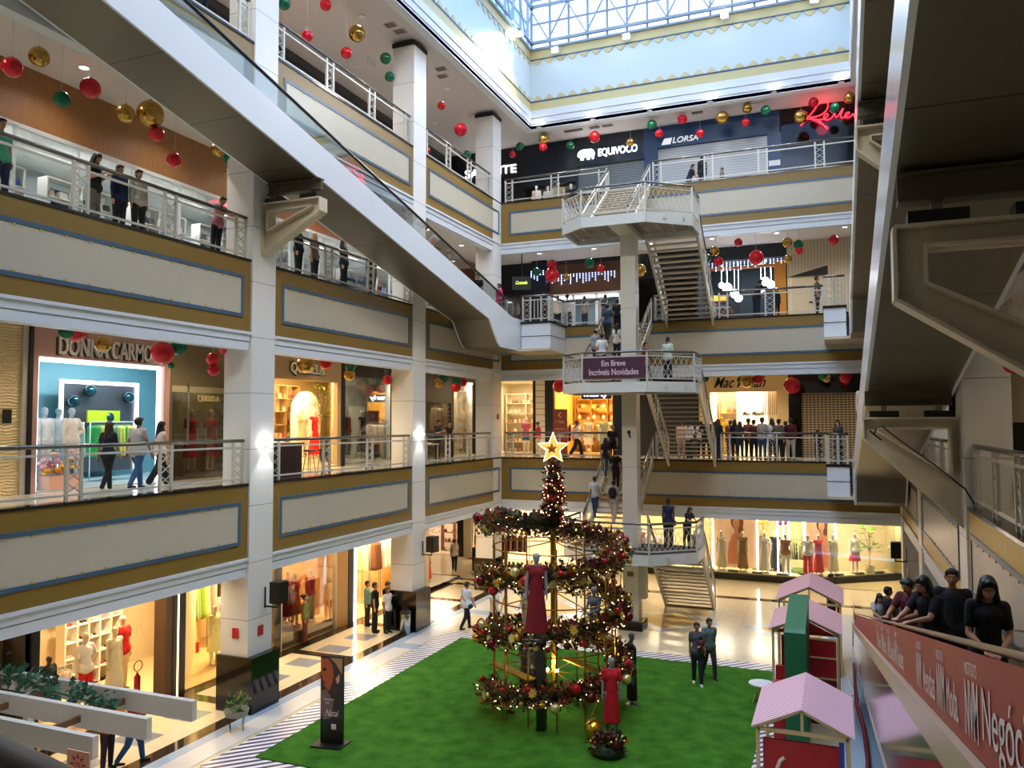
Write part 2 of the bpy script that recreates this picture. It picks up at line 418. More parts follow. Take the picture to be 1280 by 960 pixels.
for k in range(12):
    y=UY0+k*(UY1-UY0)/11
    pts=[(UX0+(UX1-UX0)*i/12,y,zt+2.2*math.sin(PI*i/12)) for i in range(13)]
    for a,b in zip(pts,pts[1:]):t.bar(a,b,.14,.22)
for i in range(1,12):
    x=UX0+(UX1-UX0)*i/12;zz=zt+2.2*math.sin(PI*i/12);t.bar((x,UY0,zz),(x,UY1,zz),.08)
t.build('roof_ribs',M_lat,sk)
M_sky_gl=glassmat('skylight_glass','#f4fbff',.02,.02,'#ffffff')
t=MB();pts=[(UX0-.3+(UX1-UX0+.6)*i/12,zt+.2+2.2*math.sin(PI*i/12)) for i in range(13)]
vs=[(x,y,z_) for y in(UY0,UY1+.3) for x,z_ in pts];t.add(vs,[(i,i+1,14+i,13+i) for i in range(12)])
t.add([(UX0,UY1+.3,25.6),(UX1,UY1+.3,25.6),(UX1,UY1+.3,zt+.2),(UX0,UY1+.3,zt+.2)],[(0,1,2,3)])
t.add([(UX0-.3,UY0,25.6),(UX0-.3,UY1,25.6),(UX0-.3,UY1,zt+.2),(UX0-.3,UY0,zt+.2)],[(0,1,2,3)])
o=t.build('window_1',M_sky_gl,origin=False);o['kind']='structure'
t=MB().box(UX1,UX1+.3,UY0,UY1,25.6,zt);t.box(UX0,UX1,UY0-.3,UY0,25.6,zt);struct('wall_upper',t,M_white)
# parapet roof wedge seen through the far clerestory corner
t=MB();t.prism([(UX0-.6,28.3),(UX0+3.2,30.6),(UX0+3.2,31.2),(UX0-.6,30.2)],'Y',UY1-.4,UY1+.1)
struct('trim_1',t,mat('roof_flashing','#7e888c',.6))
# blue plant-room wall outside, behind the clerestory
t=MB().box(-6,26,14,14.4,21.8,30.2);struct('wall_outside',t,mat('corrugated_blue','#5f86b8',.6,fn=stripes('#86a6cc',.5,.45,ax=(1,0,0))))
# flood lights on the ledge
def flood(p,lab,e=600,tgt=(8,-14,3),off=(0,-.6,-.1)):
    o=thing('floodlight',lab,'floodlight',p,'white floodlights on the skylight ledge')
    MB().box(p[0]-.16,p[0]+.16,p[1]-.05,p[1]+.1,p[2]-.12,p[2]+.12).build('housing',M_white,o)
    MB().lathe([(.0,-.02),(.13,-.02),(.13,.02),(0,.02)],(0,0,0),16).v
    MB().box(p[0]-.14,p[0]+.14,p[1]-.09,p[1]-.05,p[2]-.1,p[2]+.1).build('lens',em('flood_lens','#ffffff',40),o)
    l=bpy.data.lights.new('flood','SPOT');l.energy=e;l.spot_size=1.75;l.spot_blend=.8;l.shadow_soft_size=.35;l.color=(1,.95,.87)
    lo=bpy.data.objects.new('flood_lamp',l);COL.objects.link(lo);lo.location=Vector(p)+Vector(off);lo.rotation_euler=(Vector(tgt)-Vector(p)).to_track_quat('-Z','Y').to_euler()
for u,v in((694,63),(783,46),(906,20),(1018,0)):
    p=px(u,v,'Y',1.7);flood(p,'small bright floodlight on the ledge under the far skylight lattice')
for u,v in((627,76),(650,43)):
    p=px(u,v,'X',1.0);flood(p,'small bright floodlight on the ledge of the left upper wall',off=(.6,0,-.1))
for i in range(4):  # unseen fill floods, added to brighten the back and left walls
    flood(Vector((2.5+i*3.6,UY0+.3,25.75)),'unseen fill floodlight added on the front ledge behind the camera',750,(8,2,9),(0,.6,-.1))
    flood(Vector((UX1-.3,-26+i*7.2,25.75)),'unseen fill floodlight added on the right ledge outside the frame',650,(0,-24+i*7.2,8),(-.6,0,-.1))
# ------------------------------------------------------------------ railings
M_hand=mat('handrail_steel','#77746f',.25,.85)
M_lattice=mat('lattice_bars','#b9b7ab',.4,.3)
def railing(p0,p1,L,label,npair=None,pickets=False,h=1.1):
    p0=Vector((*p0,0));p1=Vector((*p1,0));d=(p1-p0);ln=d.length;d.normalize()
    o=thing('railing',label,'railing',((p0.x+p1.x)/2,(p0.y+p1.y)/2,L))
    def P(s,z_):q=p0+d*s;return (q.x,q.y,L+z_)
    MB().tube([P(0,h),P(ln,h)],.045,10).build('handrail',M_hand,o)
    if npair is None:npair=max(1,round(ln/2.15))
    t=MB();t.bar(P(.03,h-.17),P(ln-.03,h-.17),.045);t.bar(P(.03,.12),P(ln-.03,.12),.045);t.build('horizontal_rails',M_rail,o)
    g=.17
    xs=[g+.04+(ln-2*g-.08)*k/max(1,npair) for k in range(npair+1)]
    for s in xs:
        for e in(-g,g):
            MB().bar(P(s+e,0),P(s+e,h-.04),.06).build('post',M_rail,o)
        t=MB();z_=.14
        while z_<h-.3:
            t.bar(P(s-g,z_),P(s+g,z_+.24),.018);t.bar(P(s+g,z_),P(s-g,z_+.24),.018);z_+=.24
        t.build('lattice_panel',M_lattice,o)
    if pickets:
        t=MB()
        s=.4
        while s<ln-.3:t.bar(P(s,.12),P(s+.0,h-.17),.03);s+=.16
        t.build('pickets',M_rail,o)
    return o
LV={1:'first-floor',2:'second-floor',3:'top-floor'}
for k in(1,2,3):
    L=k*H+.02
    for i,(a0,a1) in enumerate(((YF,-25.7),(-24.65,-17.05),(-16.0,-8.33),(-7.4,-1.0))):
        w=('left walkway outside the frame','left walkway, in the bay nearest the camera','left walkway, in the middle bay between the two columns','left walkway, in the bay by the far corner')[i]
        railing((-.12,a0),(-.12,a1),L,f'cream steel railing of the {LV[k]} {w}',3 if i else None)
        w=('nearest the camera','before the column with the ramp bracket','behind the column with the ramp bracket','by the far right corner')[i]
        if k==1 or i in(1,2):railing((XW+.12,a0),(XW+.12,a1),L,f'cream steel railing of the {LV[k]} right walkway, {w}')
B=[(1,.15,5.05,'left of the stairs'),(1,7.05,7.5,'short piece between the two stair flights'),(1,9.75,13.85,'right of the stairs'),
   (2,3.1,5.05,'left of the stairs'),(2,7.05,7.5,'short piece between the two stair flights'),(2,9.75,13.85,'right of the stairs'),
   (3,.15,5.05,'left of the stairs'),(3,7.05,16.2,'right of the stairs')]
for k,a0,a1,w in B:
    railing((a0,-.0+.12),(a1,.12),k*H+.02,f'white steel railing of the {LV[k]} rear walkway, {w}')
# landing plinths beside the ramp feet
def plinth(x0,x1,L,lab,sgn):
    t=MB().box(x0,x1,-2,0,L-1.15,L-.08);t.box(x0-.01,x1+.01,-2.02,0,L-.62,L-.6,1);t.box(x0-.03,x1+.03,-2.05,0,L-.08,L+.02,1);t.box(x0-.6*(sgn>0),x1+.6*(sgn<0),-2.2,0,L-1.25,L-1.15,2)
    o=t.build('ramp_landing_plinth',[mat('white_lacquer','#e6eaee',.2),M_edge,M_beige]);tag(o,lab,'plinth')
plinth(1.78,3.1,2*H,'white clad landing block at the foot of the left moving ramp on the second floor',1)
plinth(13.85,14.62,2*H,'white clad landing block at the foot of the upper right moving ramp',-1)
plinth(13.85,14.62,H,'white clad landing block at the foot of the lower right moving ramp',-1)
railing((3.05,-1.95),(3.05,.1),2*H+.02,'white railing along the side of the left ramp landing',1)
railing((1.8,-1.95),(3.05,-1.95),2*H+.02,'white railing with slanted bars at the front of the left ramp landing',1,True)
railing((13.88,-1.95),(13.88,.1),2*H+.02,'white railing along the side of the second-floor right ramp landing',1)
railing((13.88,-1.95),(14.6,-1.95),2*H+.02,'white railing at the front of the second-floor right ramp landing',1)
railing((13.88,-1.95),(13.88,.1),H+.02,'white railing along the side of the first-floor right ramp landing',1)
railing((13.88,-1.95),(14.6,-1.95),H+.02,'white railing at the front of the first-floor right ramp landing',1)
# camera-side rail
o=thing('railing','dark handrail running close below the camera at the lower left corner','railing',(8,YF+.06,H))
MB().tube([(9.9,-32.32,H+1.06),(13.01,-32.95,H+1.06),(13.24,-33.0,H+1.06),(14.4,-33.25,H+1.06)],.045,10).build('handrail',mat('dark_bronze','#4a3f35',.3,.6),o)
t=MB().bar((9.9,-32.32,H+.9),(14.4,-33.25,H+.9),.05);t.bar((9.9,-32.32,H+.12),(14.4,-33.25,H+.12),.05);t.build('horizontal_rails',M_rail,o)
for k in range(4):MB().bar((9.95+k*1.48,-32.33-k*.306,H),(9.95+k*1.48,-32.33-k*.306,H+1.03),.06).build('post',M_rail,o)
# ------------------------------------------------------------------ moving ramps
M_lac=mat('ramp_side_panel','#e3e7ea',.2,.0)
M_sof=mat('ramp_soffit_metal','#77705f',.38,.65,var=.06,vs=.6,fn=lines(spy=2.3,w=.02,dark='#3c372c'))
M_glassr=glassmat('balustrade_glass','#fafffe',.02,.0,'#9ab8b4')
M_black=mat('rubber_black','#0c0c0d',.35)
SL=.2139
def ramp(x0,x1,L,name_lab,ys=-3.3,banner=False,deep=True,xin=.14,hh=0):
    yt=ys-H/SL
    T=lambda y:L+max(0,min(H,(ys-y)*SL))
    o=thing('moving_ramp',name_lab,'moving ramp',((x0+x1)/2,ys,L))
    up=.24;dn=.68
    top=[(-.3,L+up-.12),(ys+.3,L+up-.12),(ys-.2,L+up),(yt,L+H+up),(yt-2.5,L+H+up-.1)]
    bot=[(yt-2.5,L+H-1.2),(yt-.6,L+H-1.2),(yt+.6,T(yt+.6)-dn),(ys-2.0,T(ys-2.0)-dn)]
    if deep:bot+=[(ys-1.75,L-.55),(ys-1.2,L-1.1),(ys-.9,L-1.24),(-.3,L-1.24)]
    else:bot+=[(ys-1.75,L+.0),(-.3,L+.0)]
    poly=top+bot
    for a,b in((x0,x0+.06),(x1-.06,x1)):MB().prism(poly,'X',a,b).build('side_panel',M_lac,o)
    MB().prism(bot+[(y,z_+.04) for y,z_ in reversed(bot)],'X',x0+.06,x1-.06).build('soffit',M_sof,o)
    MB().prism([(-.3,L+.02),(ys,L+.02),(yt,L+H+.02),(yt-2.5,L+H+.02),(yt-2.5,L+H-.1),(yt,L+H-.1),(ys,L-.1),(-.3,L-.1)],'X',x0+.3,x1-.3).build('tread_belt',mat('ramp_belt','#2b2b2d',.5,.4,fn=lines(spy=.13,w=.02,dark='#111111')),o)
    for a in(x0+.06,x1-.36):MB().prism([(y,z_-.02) for y,z_ in top]+[(y,z_-.06) for y,z_ in reversed(top)],'X',a,a+.30).build('inner_decking',M_steel,o)
    for k,xx in enumerate((x0+xin,x1-xin)):
        hr=[(ys+1.6,L+.35),(ys+1.75,L+.6),(ys+1.6,L+.84),(ys+1.3,L+.9+hh),(ys,L+.86+hh),(yt,L+H+.86+hh),(yt-1.5,L+H+.9+hh),(yt-1.8,L+H+.8),(yt-1.9,L+H+.55)]
        MB().tube([(xx,y,z_) for y,z_ in hr],.04 if not hh else .014,8).build('handrail',M_black if not hh else mat('bronze_rail','#8a7554',.3,.6),o)
        gp=[(ys+1.6,L+.2),(ys+1.6,L+.82),(ys,L+.84),(yt,L+H+.84),(yt-1.5,L+H+.84),(yt-1.5,L+H+.2),(yt,L+H+.2),(ys,L+.2)]
        if not(banner and k==0):MB().prism(gp,'X',xx-.006,xx+.006).build('glass_balustrade',M_glassr,o)
    return o,T,yt
rC,TC,_=ramp(.1,1.75,2*H,'long white-sided moving ramp with black handrail rising from the second floor across the left side')
rA,TA,_=ramp(14.72,16.3,H,'moving ramp with dark metal underside rising overhead from the first floor on the right')
rB,TB,_=ramp(14.72,16.3,2*H,'upper moving ramp seen edge-on rising from the second floor on the right')
rD,TD,ytD=ramp(14.62,16.22,0,'moving ramp rising from the ground floor at lower right with rust-red advert on its side',ys=-4.3,banner=True,deep=False,xin=.02,hh=.17)
# banner on ramp D: a printed film on the outer balustrade, clear end piece at its foot
def bnr_fn(m,nt,b,tc):
    o=sep(nt,tc);r=N(nt,'ValToRGB');r.color_ramp.elements[0].color=hexc('#a32a26');r.color_ramp.elements[1].color=hexc('#9a4a2c')
    n=N(nt,'TexNoise');n.inputs['Scale'].default_value=.35;nt.links.new(tc.outputs['Object'],n.inputs['Vector'])
    nt.links.new(mth(nt,'ADD',mth(nt,'MULTIPLY',o[1],.06),mth(nt,'ADD',n.outputs['Fac'],-.2)),r.inputs[0]);
    r.color_ramp.elements[0].position=.1;r.color_ramp.elements[1].position=.75
    nt.links.new(r.outputs[0],b.inputs['Base Color'])
ys=-3.8
def bz(y,h):return (ys-y)*SL+h
t=MB().prism([(-6.2,bz(-6.2,.555)),(-6.2,bz(-6.2,.9)),(-31.6,bz(-31.6,.9)),(-33,bz(-31.8,.9)),(-33,bz(-31.8,.555)),(-31.6,bz(-31.6,.555))],'X',14.600,14.615)
bn=t.build('advert_banner',mat('banner_film','#a64a36',.4,spec=.25,fn=bnr_fn),rD)
M_ltr=mat('banner_lettering','#ecd9d2',.5)
def onramp(mb,y,h,w=1):
    "put local-XZ text on the banner: local +x runs towards the camera (-Y)"
    mb.v=[(14.598+y_*.3-.002,y-x,bz(y-x,h)+z_) for x,y_,z_ in mb.v];return mb
spec=[]
for u,v,wd,w in((1215,893,'Negócios.',.95),(1176,858,'Moda.',.36),(1149,836,'Vendas',.6),(1120,815,'Redes',.6),(1111,808,'Saúde',.6),(1103,802,'Beleza',.6),(1097,797,'Gestão',.6)):
    spec.append((px(u,v,'X',14.598).y,wd,w))
for y,wd,w in spec:
    onramp(text_mb('NVM',width=.30,height=.2,ext=.001,bold=.01),y,.70).build('banner_emblem',M_ltr,bn)
    onramp(text_mb('INSTITUTO',width=.28,height=.045,ext=.001),y,.84).build('banner_lettering',M_ltr,bn)
    onramp(text_mb(wd,width=w,height=.15 if wd!='Negócios.' else .22,ext=.001),y-.235-w/2,.685 if wd!='Negócios.' else .69).build('banner_lettering',M_ltr,bn)
t=MB().prism([(-4.3,bz(-4,.2)),(-4.3,bz(-4,.84)),(-6.2,bz(-6.2,.84)),(-6.2,bz(-6.2,.2))],'X',14.63,14.645);t.build('glass_balustrade',M_glassr,rD)
MB().prism([(-4.3,bz(-4.3,.40)),(-4.3,bz(-4.3,.55)),(-32,bz(-32,.55)),(-32,bz(-32,.40))],'X',14.56,14.66).build('cream_ledge',mat('cream_ledge','#cdb59a',.25),rD)
t=MB().prism([(-4.6,bz(-4.6,-.2)),(-4.6,bz(-4.6,.40)),(ytD,bz(ytD,.40)),(ytD,bz(ytD,-.45)),(-6.6,bz(-6.6,-.45))],'X',14.57,14.6);t.build('mirror_cladding',mat('mirror_steel','#c9c4be',.09,.9),rD)
MB().box(14.55,14.62,-4.6,-3.9,.0,.75).build('newel_panel',M_steel,rD)
# ------------------------------------------------------------------ ramp brackets
def bracket(side,y,ztop,zend,zlow,reach,lab,lowgap=.6,thick=.34):
    s=1 if side=='L' else -1;xc=.04 if side=='L' else XW-.04
    X=lambda d:xc+s*d
    zl2=zlow
    o=thing('ramp_bracket',lab,'bracket',(X(reach/2),y,zlow))
    w=.26
    outer=[(0,ztop),(reach,ztop),(reach,zend),(0,zl2)]
    inner=[(.17,ztop-.2),(reach-.26,ztop-.2),(reach-.26,zend+.14),(.17,zl2+lowgap)]
    # plate ring with hole + flanges
    t=MB()
    for yy0,yy1 in((y-.02,y+.02),):
        O=[(X(a),b) for a,b in outer];I=[(X(a),b) for a,b in inner]
        for i in range(4):
            j=(i+1)%4;t.prism([O[i],O[j],I[j],I[i]],'Y',yy0,yy1)
    t.build('web_plate',M_beige,o)
    for pts,nm in((outer,'outer_flange'),(inner,'inner_flange')):
        t=MB()
        for i in range(4):
            j=(i+1)%4;t.bar((X(pts[i][0]),y,pts[i][1]),(X(pts[j][0]),y,pts[j][1]),.035,.035);
            p0=Vector((X(pts[i][0]),y,pts[i][1]));p1=Vector((X(pts[j][0]),y,pts[j][1]))
            t.bar(p0,p1,thick,.035,up=(0,0,1)) if abs((p1-p0).normalized().z)<.95 else t.box(p0.x-.018,p0.x+.018,y-thick/2,y+thick/2,min(p0.z,p1.z),max(p0.z,p1.z))
        t.build(nm,M_beige,o)
    for a in(.35,reach-.38):
        MB().box(X(a)-.26,X(a)+.26,y-.14,y+.14,ztop+.02,ztop+.14).build('bearing_pad',M_black,o)
        MB().box(X(a)-.05,X(a)+.05,y-.05,y+.05,ztop+.14,ztop+.26).build('bearing_pin',M_steel,o)
    t=MB().box(X(.12),X(reach-.04),y-.12,y+.12,ztop+.24,ztop+.27);t.box(X(.12),X(reach-.04),y-.03,y+.03,ztop+.27,ztop+.5);t.box(X(.12),X(reach-.04),y-.12,y+.12,ztop+.5,ztop+.53);t.build('cross_beam',mat('dark_beam','#57503f',.5,.3),o)
    return o
bracket('L',-16.5,13.3,12.95,11.95,1.85,'cream steel bracket on the left column carrying the long moving ramp')
bracket('R',-16.5,7.5,7.1,5.45,1.68,'cream steel bracket with triangular opening under the lower right ramp',lowgap=.95)
bracket('R',-25.2,9.3,8.6,7.5,1.62,'large cream steel bracket at the right edge under the overhead ramp')
bracket('R',-16.5,13.3,12.85,11.4,1.68,'pale steel bracket high up under the upper right ramp')
# black cable from the bracket to the column
t=MB().tube([(14.86,-17.0,7.2),(14.9,-17.02,7.32),(15.0,-17.03,7.34),(15.25,-17.03,7.12),(15.9,-17.0,6.6),(16.35,-17.05,6.2),(16.5,-17.08,5.9),(16.5,-17.08,3.2)],.016,6);t.bar((14.78,-17,7.26),(14.98,-17,7.08),.03)
tag(t.build('power_cable',M_black),'black cable hanging along the diagonal of the lower right ramp bracket','cable')
# ------------------------------------------------------------------ stair tower
ST=thing('stair_tower','cream steel staircase tower with three octagonal landings round one square post','staircase',(7.2,-4.9,0))
M_st=mat('stair_paint','#cfc6ae',.4);M_tr=mat('stair_tread','#b9ac93',.5);M_stw=mat('stair_fascia_white','#dcdcd4',.35)
MB().box(6.95,7.5,-5.2,-4.65,0,14.35).build('post_shaft',mat('post_paint','#dcd4c0',.35,fn=lines(spz=2.9,w=.015,dark='#9a927f')),ST)
MB().box(6.78,7.67,-5.37,-4.48,0,.32).build('post_base',M_blackgl,ST)
LP=[(5.0,-4.1),(5.0,-6.0),(5.95,-6.8),(8.25,-6.8),(9.65,-5.6),(9.65,-4.1)]
def stair_rail(parent,pts,h=1.05,lattice=True,post=True):
    "handrail, under-rail and bottom rail following floor points"
    t=MB()
    up=lambda p,z_:(p[0],p[1],p[2]+z_)
    MB().tube([up(p,h) for p in pts],.04,8).build('handrail',M_hand,parent)
    for a,b in zip(pts,pts[1:]):
        t.bar(up(a,h-.16),up(b,h-.16),.04);t.bar(up(a,.12),up(b,.12),.045)
    for p in pts:
        t.bar(up(p,0),up(p,h-.03),.06)
    if lattice:
        for a,b in zip(pts,pts[1:]):
            A=Vector(a);Bv=Vector(b);ln=(Bv-A).length;n=max(2,int(ln/.2))
            for i in range(n):
                for s0,s1 in((i,min(n,i+1.9)),(i+1,max(0,i-.9))):
                    q=A.lerp(Bv,s0/n);r=A.lerp(Bv,s1/n);t.bar((q.x,q.y,q.z+.14),(r.x,r.y,r.z+h-.2),.014)
    t.build('rail_frame',M_rail,parent)
LZ=[2.93,8.82,14.68]
for k,zl in enumerate(LZ):
    lg=MB().prism(LP,'Z',zl-.06,zl).build('landing_deck',mat('deck_dark','#33312d',.7),ST)
    t=MB();P=LP+[LP[0]]
    for a,b in zip(P,P[1:]):t.bar((a[0],a[1],zl-.17),(b[0],b[1],zl-.17),.07,.36)
    t.build('landing_fascia',M_stw,lg)
    t=MB()
    for i in range(9):
        x=5.25+i*.52;t.bar((x,-4.15,zl-.14),(x,-6.6 if 5.7<x<8.6 else -6.0,zl-.14),.035,.12)
    for j in range(6):
        y=-4.4-j*.4;t.bar((5.1,y,zl-.14) if y>-6.1 else (5.8,y,zl-.14),(9.5,y,zl-.14) if y>-5.7 else (8.9,y,zl-.14),.035,.12)
    t.box(6.9,7.55,-6.75,-4.1,zl-.36,zl-.2);t.build('landing_ribs',M_st,lg)
    seg=[(*p,zl) for p in LP]
    stair_rail(lg,seg)
def flight(parent,x0,x1,zl,zh,y0,y1,lab,n=17):
    "zl at y0, zh at y1 ; open treads between two stringers"
    fl=thing('stair_flight',None,None,(x0,y0,zl));fl.parent=parent;fl.location=Vector((x0,y0,zl))-wloc(parent)
    # as a part it must be a mesh: the stringers
    bpy.data.objects.remove(fl)
    ang=math.atan2(zh-zl,abs(y1-y0))
    t=MB()
    for x in(x0+.05,x1-.05):
        t.prism([(y0,zl-.28),(y0,zl+.05),(y1,zh+.05),(y1,zh-.28)],'X',x-.04,x+.04)
    fl=t.build('stair_flight',M_st,parent)
    t=MB()
    for i in range(n):
        f=(i+.5)/n;y=y0+(y1-y0)*f;z_=zl+(zh-zl)*(i+.6)/n
        t.box(x0+.08,x1-.08,y-.15,y+.15,z_-.045,z_)
    t.build('treads',M_tr,fl)
    for x in(x0+.03,x1-.03):
        stair_rail(fl,[(x,y0,zl+.0),(x,(y0+y1)/2,(zl+zh)/2),(x,y1,zh)],lattice=False,h=1.0)
        for j in range(1,8):
            f=j/8;MB().bar((x,y0+(y1-y0)*f,zl+(zh-zl)*f+.1),(x,y0+(y1-y0)*(f+.0),zl+(zh-zl)*f+.85),.02).build('baluster',M_rail,fl)
    return fl
flight(ST,7.6,9.6,LZ[0],0,-4.1,-.7,'');flight(ST,5.1,7.0,LZ[0],H,-4.1,0,'')
flight(ST,7.6,9.6,LZ[1],H,-4.1,0,'');flight(ST,5.1,7.0,LZ[1],2*H,-4.1,0,'')
flight(ST,7.6,9.6,LZ[2],2*H,-4.1,0,'');flight(ST,5.1,7.0,LZ[2],3*H,-4.1,0,'')
# sign on the middle landing
p=(7.1,-6.87,LZ[1]+.5)
o=thing('banner_sign','dark purple sign reading Em Breve Incríveis Novidades on the middle landing','sign',(7.1,-6.87,LZ[1]))
t=MB().box(6.0,8.2,-6.88,-6.85,LZ[1]+.14,LZ[1]+.86);t.build('board',mat('purple_board','#4b2438',.5),o)
place(text_mb('Em Breve',width=.85,height=.2,ext=.004,bold=.01),(7.1,-6.892,LZ[1]+.66)).build('lettering',mat('sign_pink','#e8cdd8',.5),o)
place(text_mb('Incríveis Novidades',width=1.75,height=.22,ext=.004,bold=.01),(7.1,-6.892,LZ[1]+.36)).build('lettering',mat('sign_pink'),o)
# control box on the post
t=MB().box(7.5,7.75,-5.1,-4.75,1.1,2.3);t.box(6.8,6.82,-5.1,-5.0,1.5,1.9)
tag(t.build('control_cabinet',M_st),'narrow cream metal cabinet fixed to the foot of the stair post','cabinet')
t=MB().box(7.1,7.32,-5.22,-5.2,1.9,2.06);tag(t.build('number_plaque',mat('plaque_brown','#6b5d4d',.4)),'small brown plaque on the front of the stair post','plaque')
t=MB().tube([(7.25,-5.22,6.9),(7.25,-5.32,6.98),(7.25,-5.36,7.05)],.03,8);t.ball((7.25,-5.38,7.08),.07);tag(t.build('security_camera',M_black),'small black camera on the stair post at first-floor height','camera')
# ------------------------------------------------------------------ people: one continuous remeshed body per pose
def rcone(mb,p0,r0,p1,r1,n=12):
    p0=Vector(p0);p1=Vector(p1)
    mb.ball(p0,r0,n);mb.ball(p1,r1,n)
    if (p1-p0).length>1e-4:mb.cyl(p0,p1,r0,r1,n)
def fuse(name,segs,voxel,extra=None,smooth=3):
    mb=MB()
    for s in segs:rcone(mb,*s)
    if extra:extra(mb)
    me=mb.mesh(name,[]);ob=bpy.data.objects.new('tmp',me);COL.objects.link(ob)
    r=ob.modifiers.new('r','REMESH');r.mode='VOXEL';r.voxel_size=voxel;r.use_smooth_shade=True
    s=ob.modifiers.new('s','SMOOTH');s.factor=.5;s.iterations=smooth
    dg=bpy.context.evaluated_depsgraph_get();dg.update()
    out=bpy.data.meshes.new_from_object(ob.evaluated_get(dg));out.name=name
    bpy.data.objects.remove(ob);bpy.data.meshes.remove(me);out.materials.clear();out.materials.append(None)
    return out
V=Vector
STAND=dict(uaL=(.12,.02,-1),faL=(.05,-.12,-1),uaR=(-.12,.02,-1),faR=(-.05,-.12,-1),thL=(.03,0,-1),shL=(.02,.04,-1),thR=(-.03,0,-1),shR=(-.02,.04,-1),tilt=0,head=0)
def pose(**k):d=dict(STAND);d.update(k);return d
POSES={
 'stand':pose(),
 'walk':pose(uaL=(.12,.35,-1),faL=(.03,.1,-1),uaR=(-.12,-.3,-1),faR=(-.03,-.5,-1),thL=(.0,-.42,-1),shL=(0,-.12,-1),thR=(0,.25,-1),shR=(0,.62,-1),tilt=3),
 'phone':pose(uaL=(.1,-.15,-1),faL=(-.35,-.9,.35),uaR=(-.1,-.1,-1),faR=(.35,-.9,.35),head=18),
 'lean':pose(uaL=(.15,-.75,-.75),faL=(-.35,-.9,-.15),uaR=(-.15,-.75,-.75),faR=(.35,-.9,-.15),tilt=16,head=6,thL=(.06,.12,-1),thR=(-.06,.12,-1)),
 'hip':pose(uaL=(.55,.1,-.8),faL=(-.75,-.25,-.45),thL=(.07,-.08,-1),shL=(.02,.05,-1)),
 'cross':pose(uaL=(.15,-.1,-1),faL=(-.8,-.55,.1),uaR=(-.15,-.1,-1),faR=(.8,-.55,.05)),
 'carry':pose(uaL=(.12,-.15,-1),faL=(-.5,-.85,.05),uaR=(-.12,.05,-1),faR=(-.05,-.2,-1),thL=(0,-.25,-1),thR=(0,.15,-1),shR=(0,.3,-1)),
 'reach':pose(uaL=(.2,-.5,-.8),faL=(.25,-.8,-.35),uaR=(-.1,-.9,-.55),faR=(-.2,-1,-.1),tilt=20,head=-4),
 'join':pose(uaL=(.16,-.22,-1),faL=(-.5,-.75,-.4),uaR=(-.16,-.22,-1),faR=(.5,-.75,-.4),tilt=6,head=14),
 'sit':pose(thL=(.12,-1,-.1),shL=(.02,.05,-1),thR=(-.12,-1,-.1),shR=(-.02,.05,-1),uaL=(.12,-.35,-1),faL=(-.2,-.9,-.1),uaR=(-.12,-.35,-1),faR=(.2,-.9,-.1),tilt=6),
}
def skel(ps):
    J={};t=math.radians(ps['tilt'])
    def tor(x,y,z_):  # rotate about pelvis
        dz=z_-.95;return V((x,y*math.cos(t)-dz*math.sin(t),.95+y*math.sin(t)+dz*math.cos(t)))
    J['pel']=V((0,0,.95));J['ab']=tor(0,0,1.12);J['ch']=tor(0,.005,1.3);J['nk']=tor(0,.015,1.42)
    h=math.radians(ps['head'])
    def hd(x,y,z_):
        dz=z_-1.45;dy=y-.01;y2=dy*math.cos(h)-dz*math.sin(h)+.01;z2=1.45+dy*math.sin(h)+dz*math.cos(h);return tor(x,y2,z2)
    J['hd']=hd
    for s,g in(('L',1),('R',-1)):
        J['sh'+s]=tor(g*.165,.01,1.39);J['el'+s]=J['sh'+s]+V(ps['ua'+s]).normalized()*.28;J['wr'+s]=J['el'+s]+V(ps['fa'+s]).normalized()*.245
        J['hp'+s]=V((g*.09,0,.9));J['kn'+s]=J['hp'+s]+V(ps['th'+s]).normalized()*.42;J['an'+s]=J['kn'+s]+V(ps['sh'+s]).normalized()*.41
    lo=min(J['anL'].z,J['anR'].z);J['dz']=.08-lo
    return J
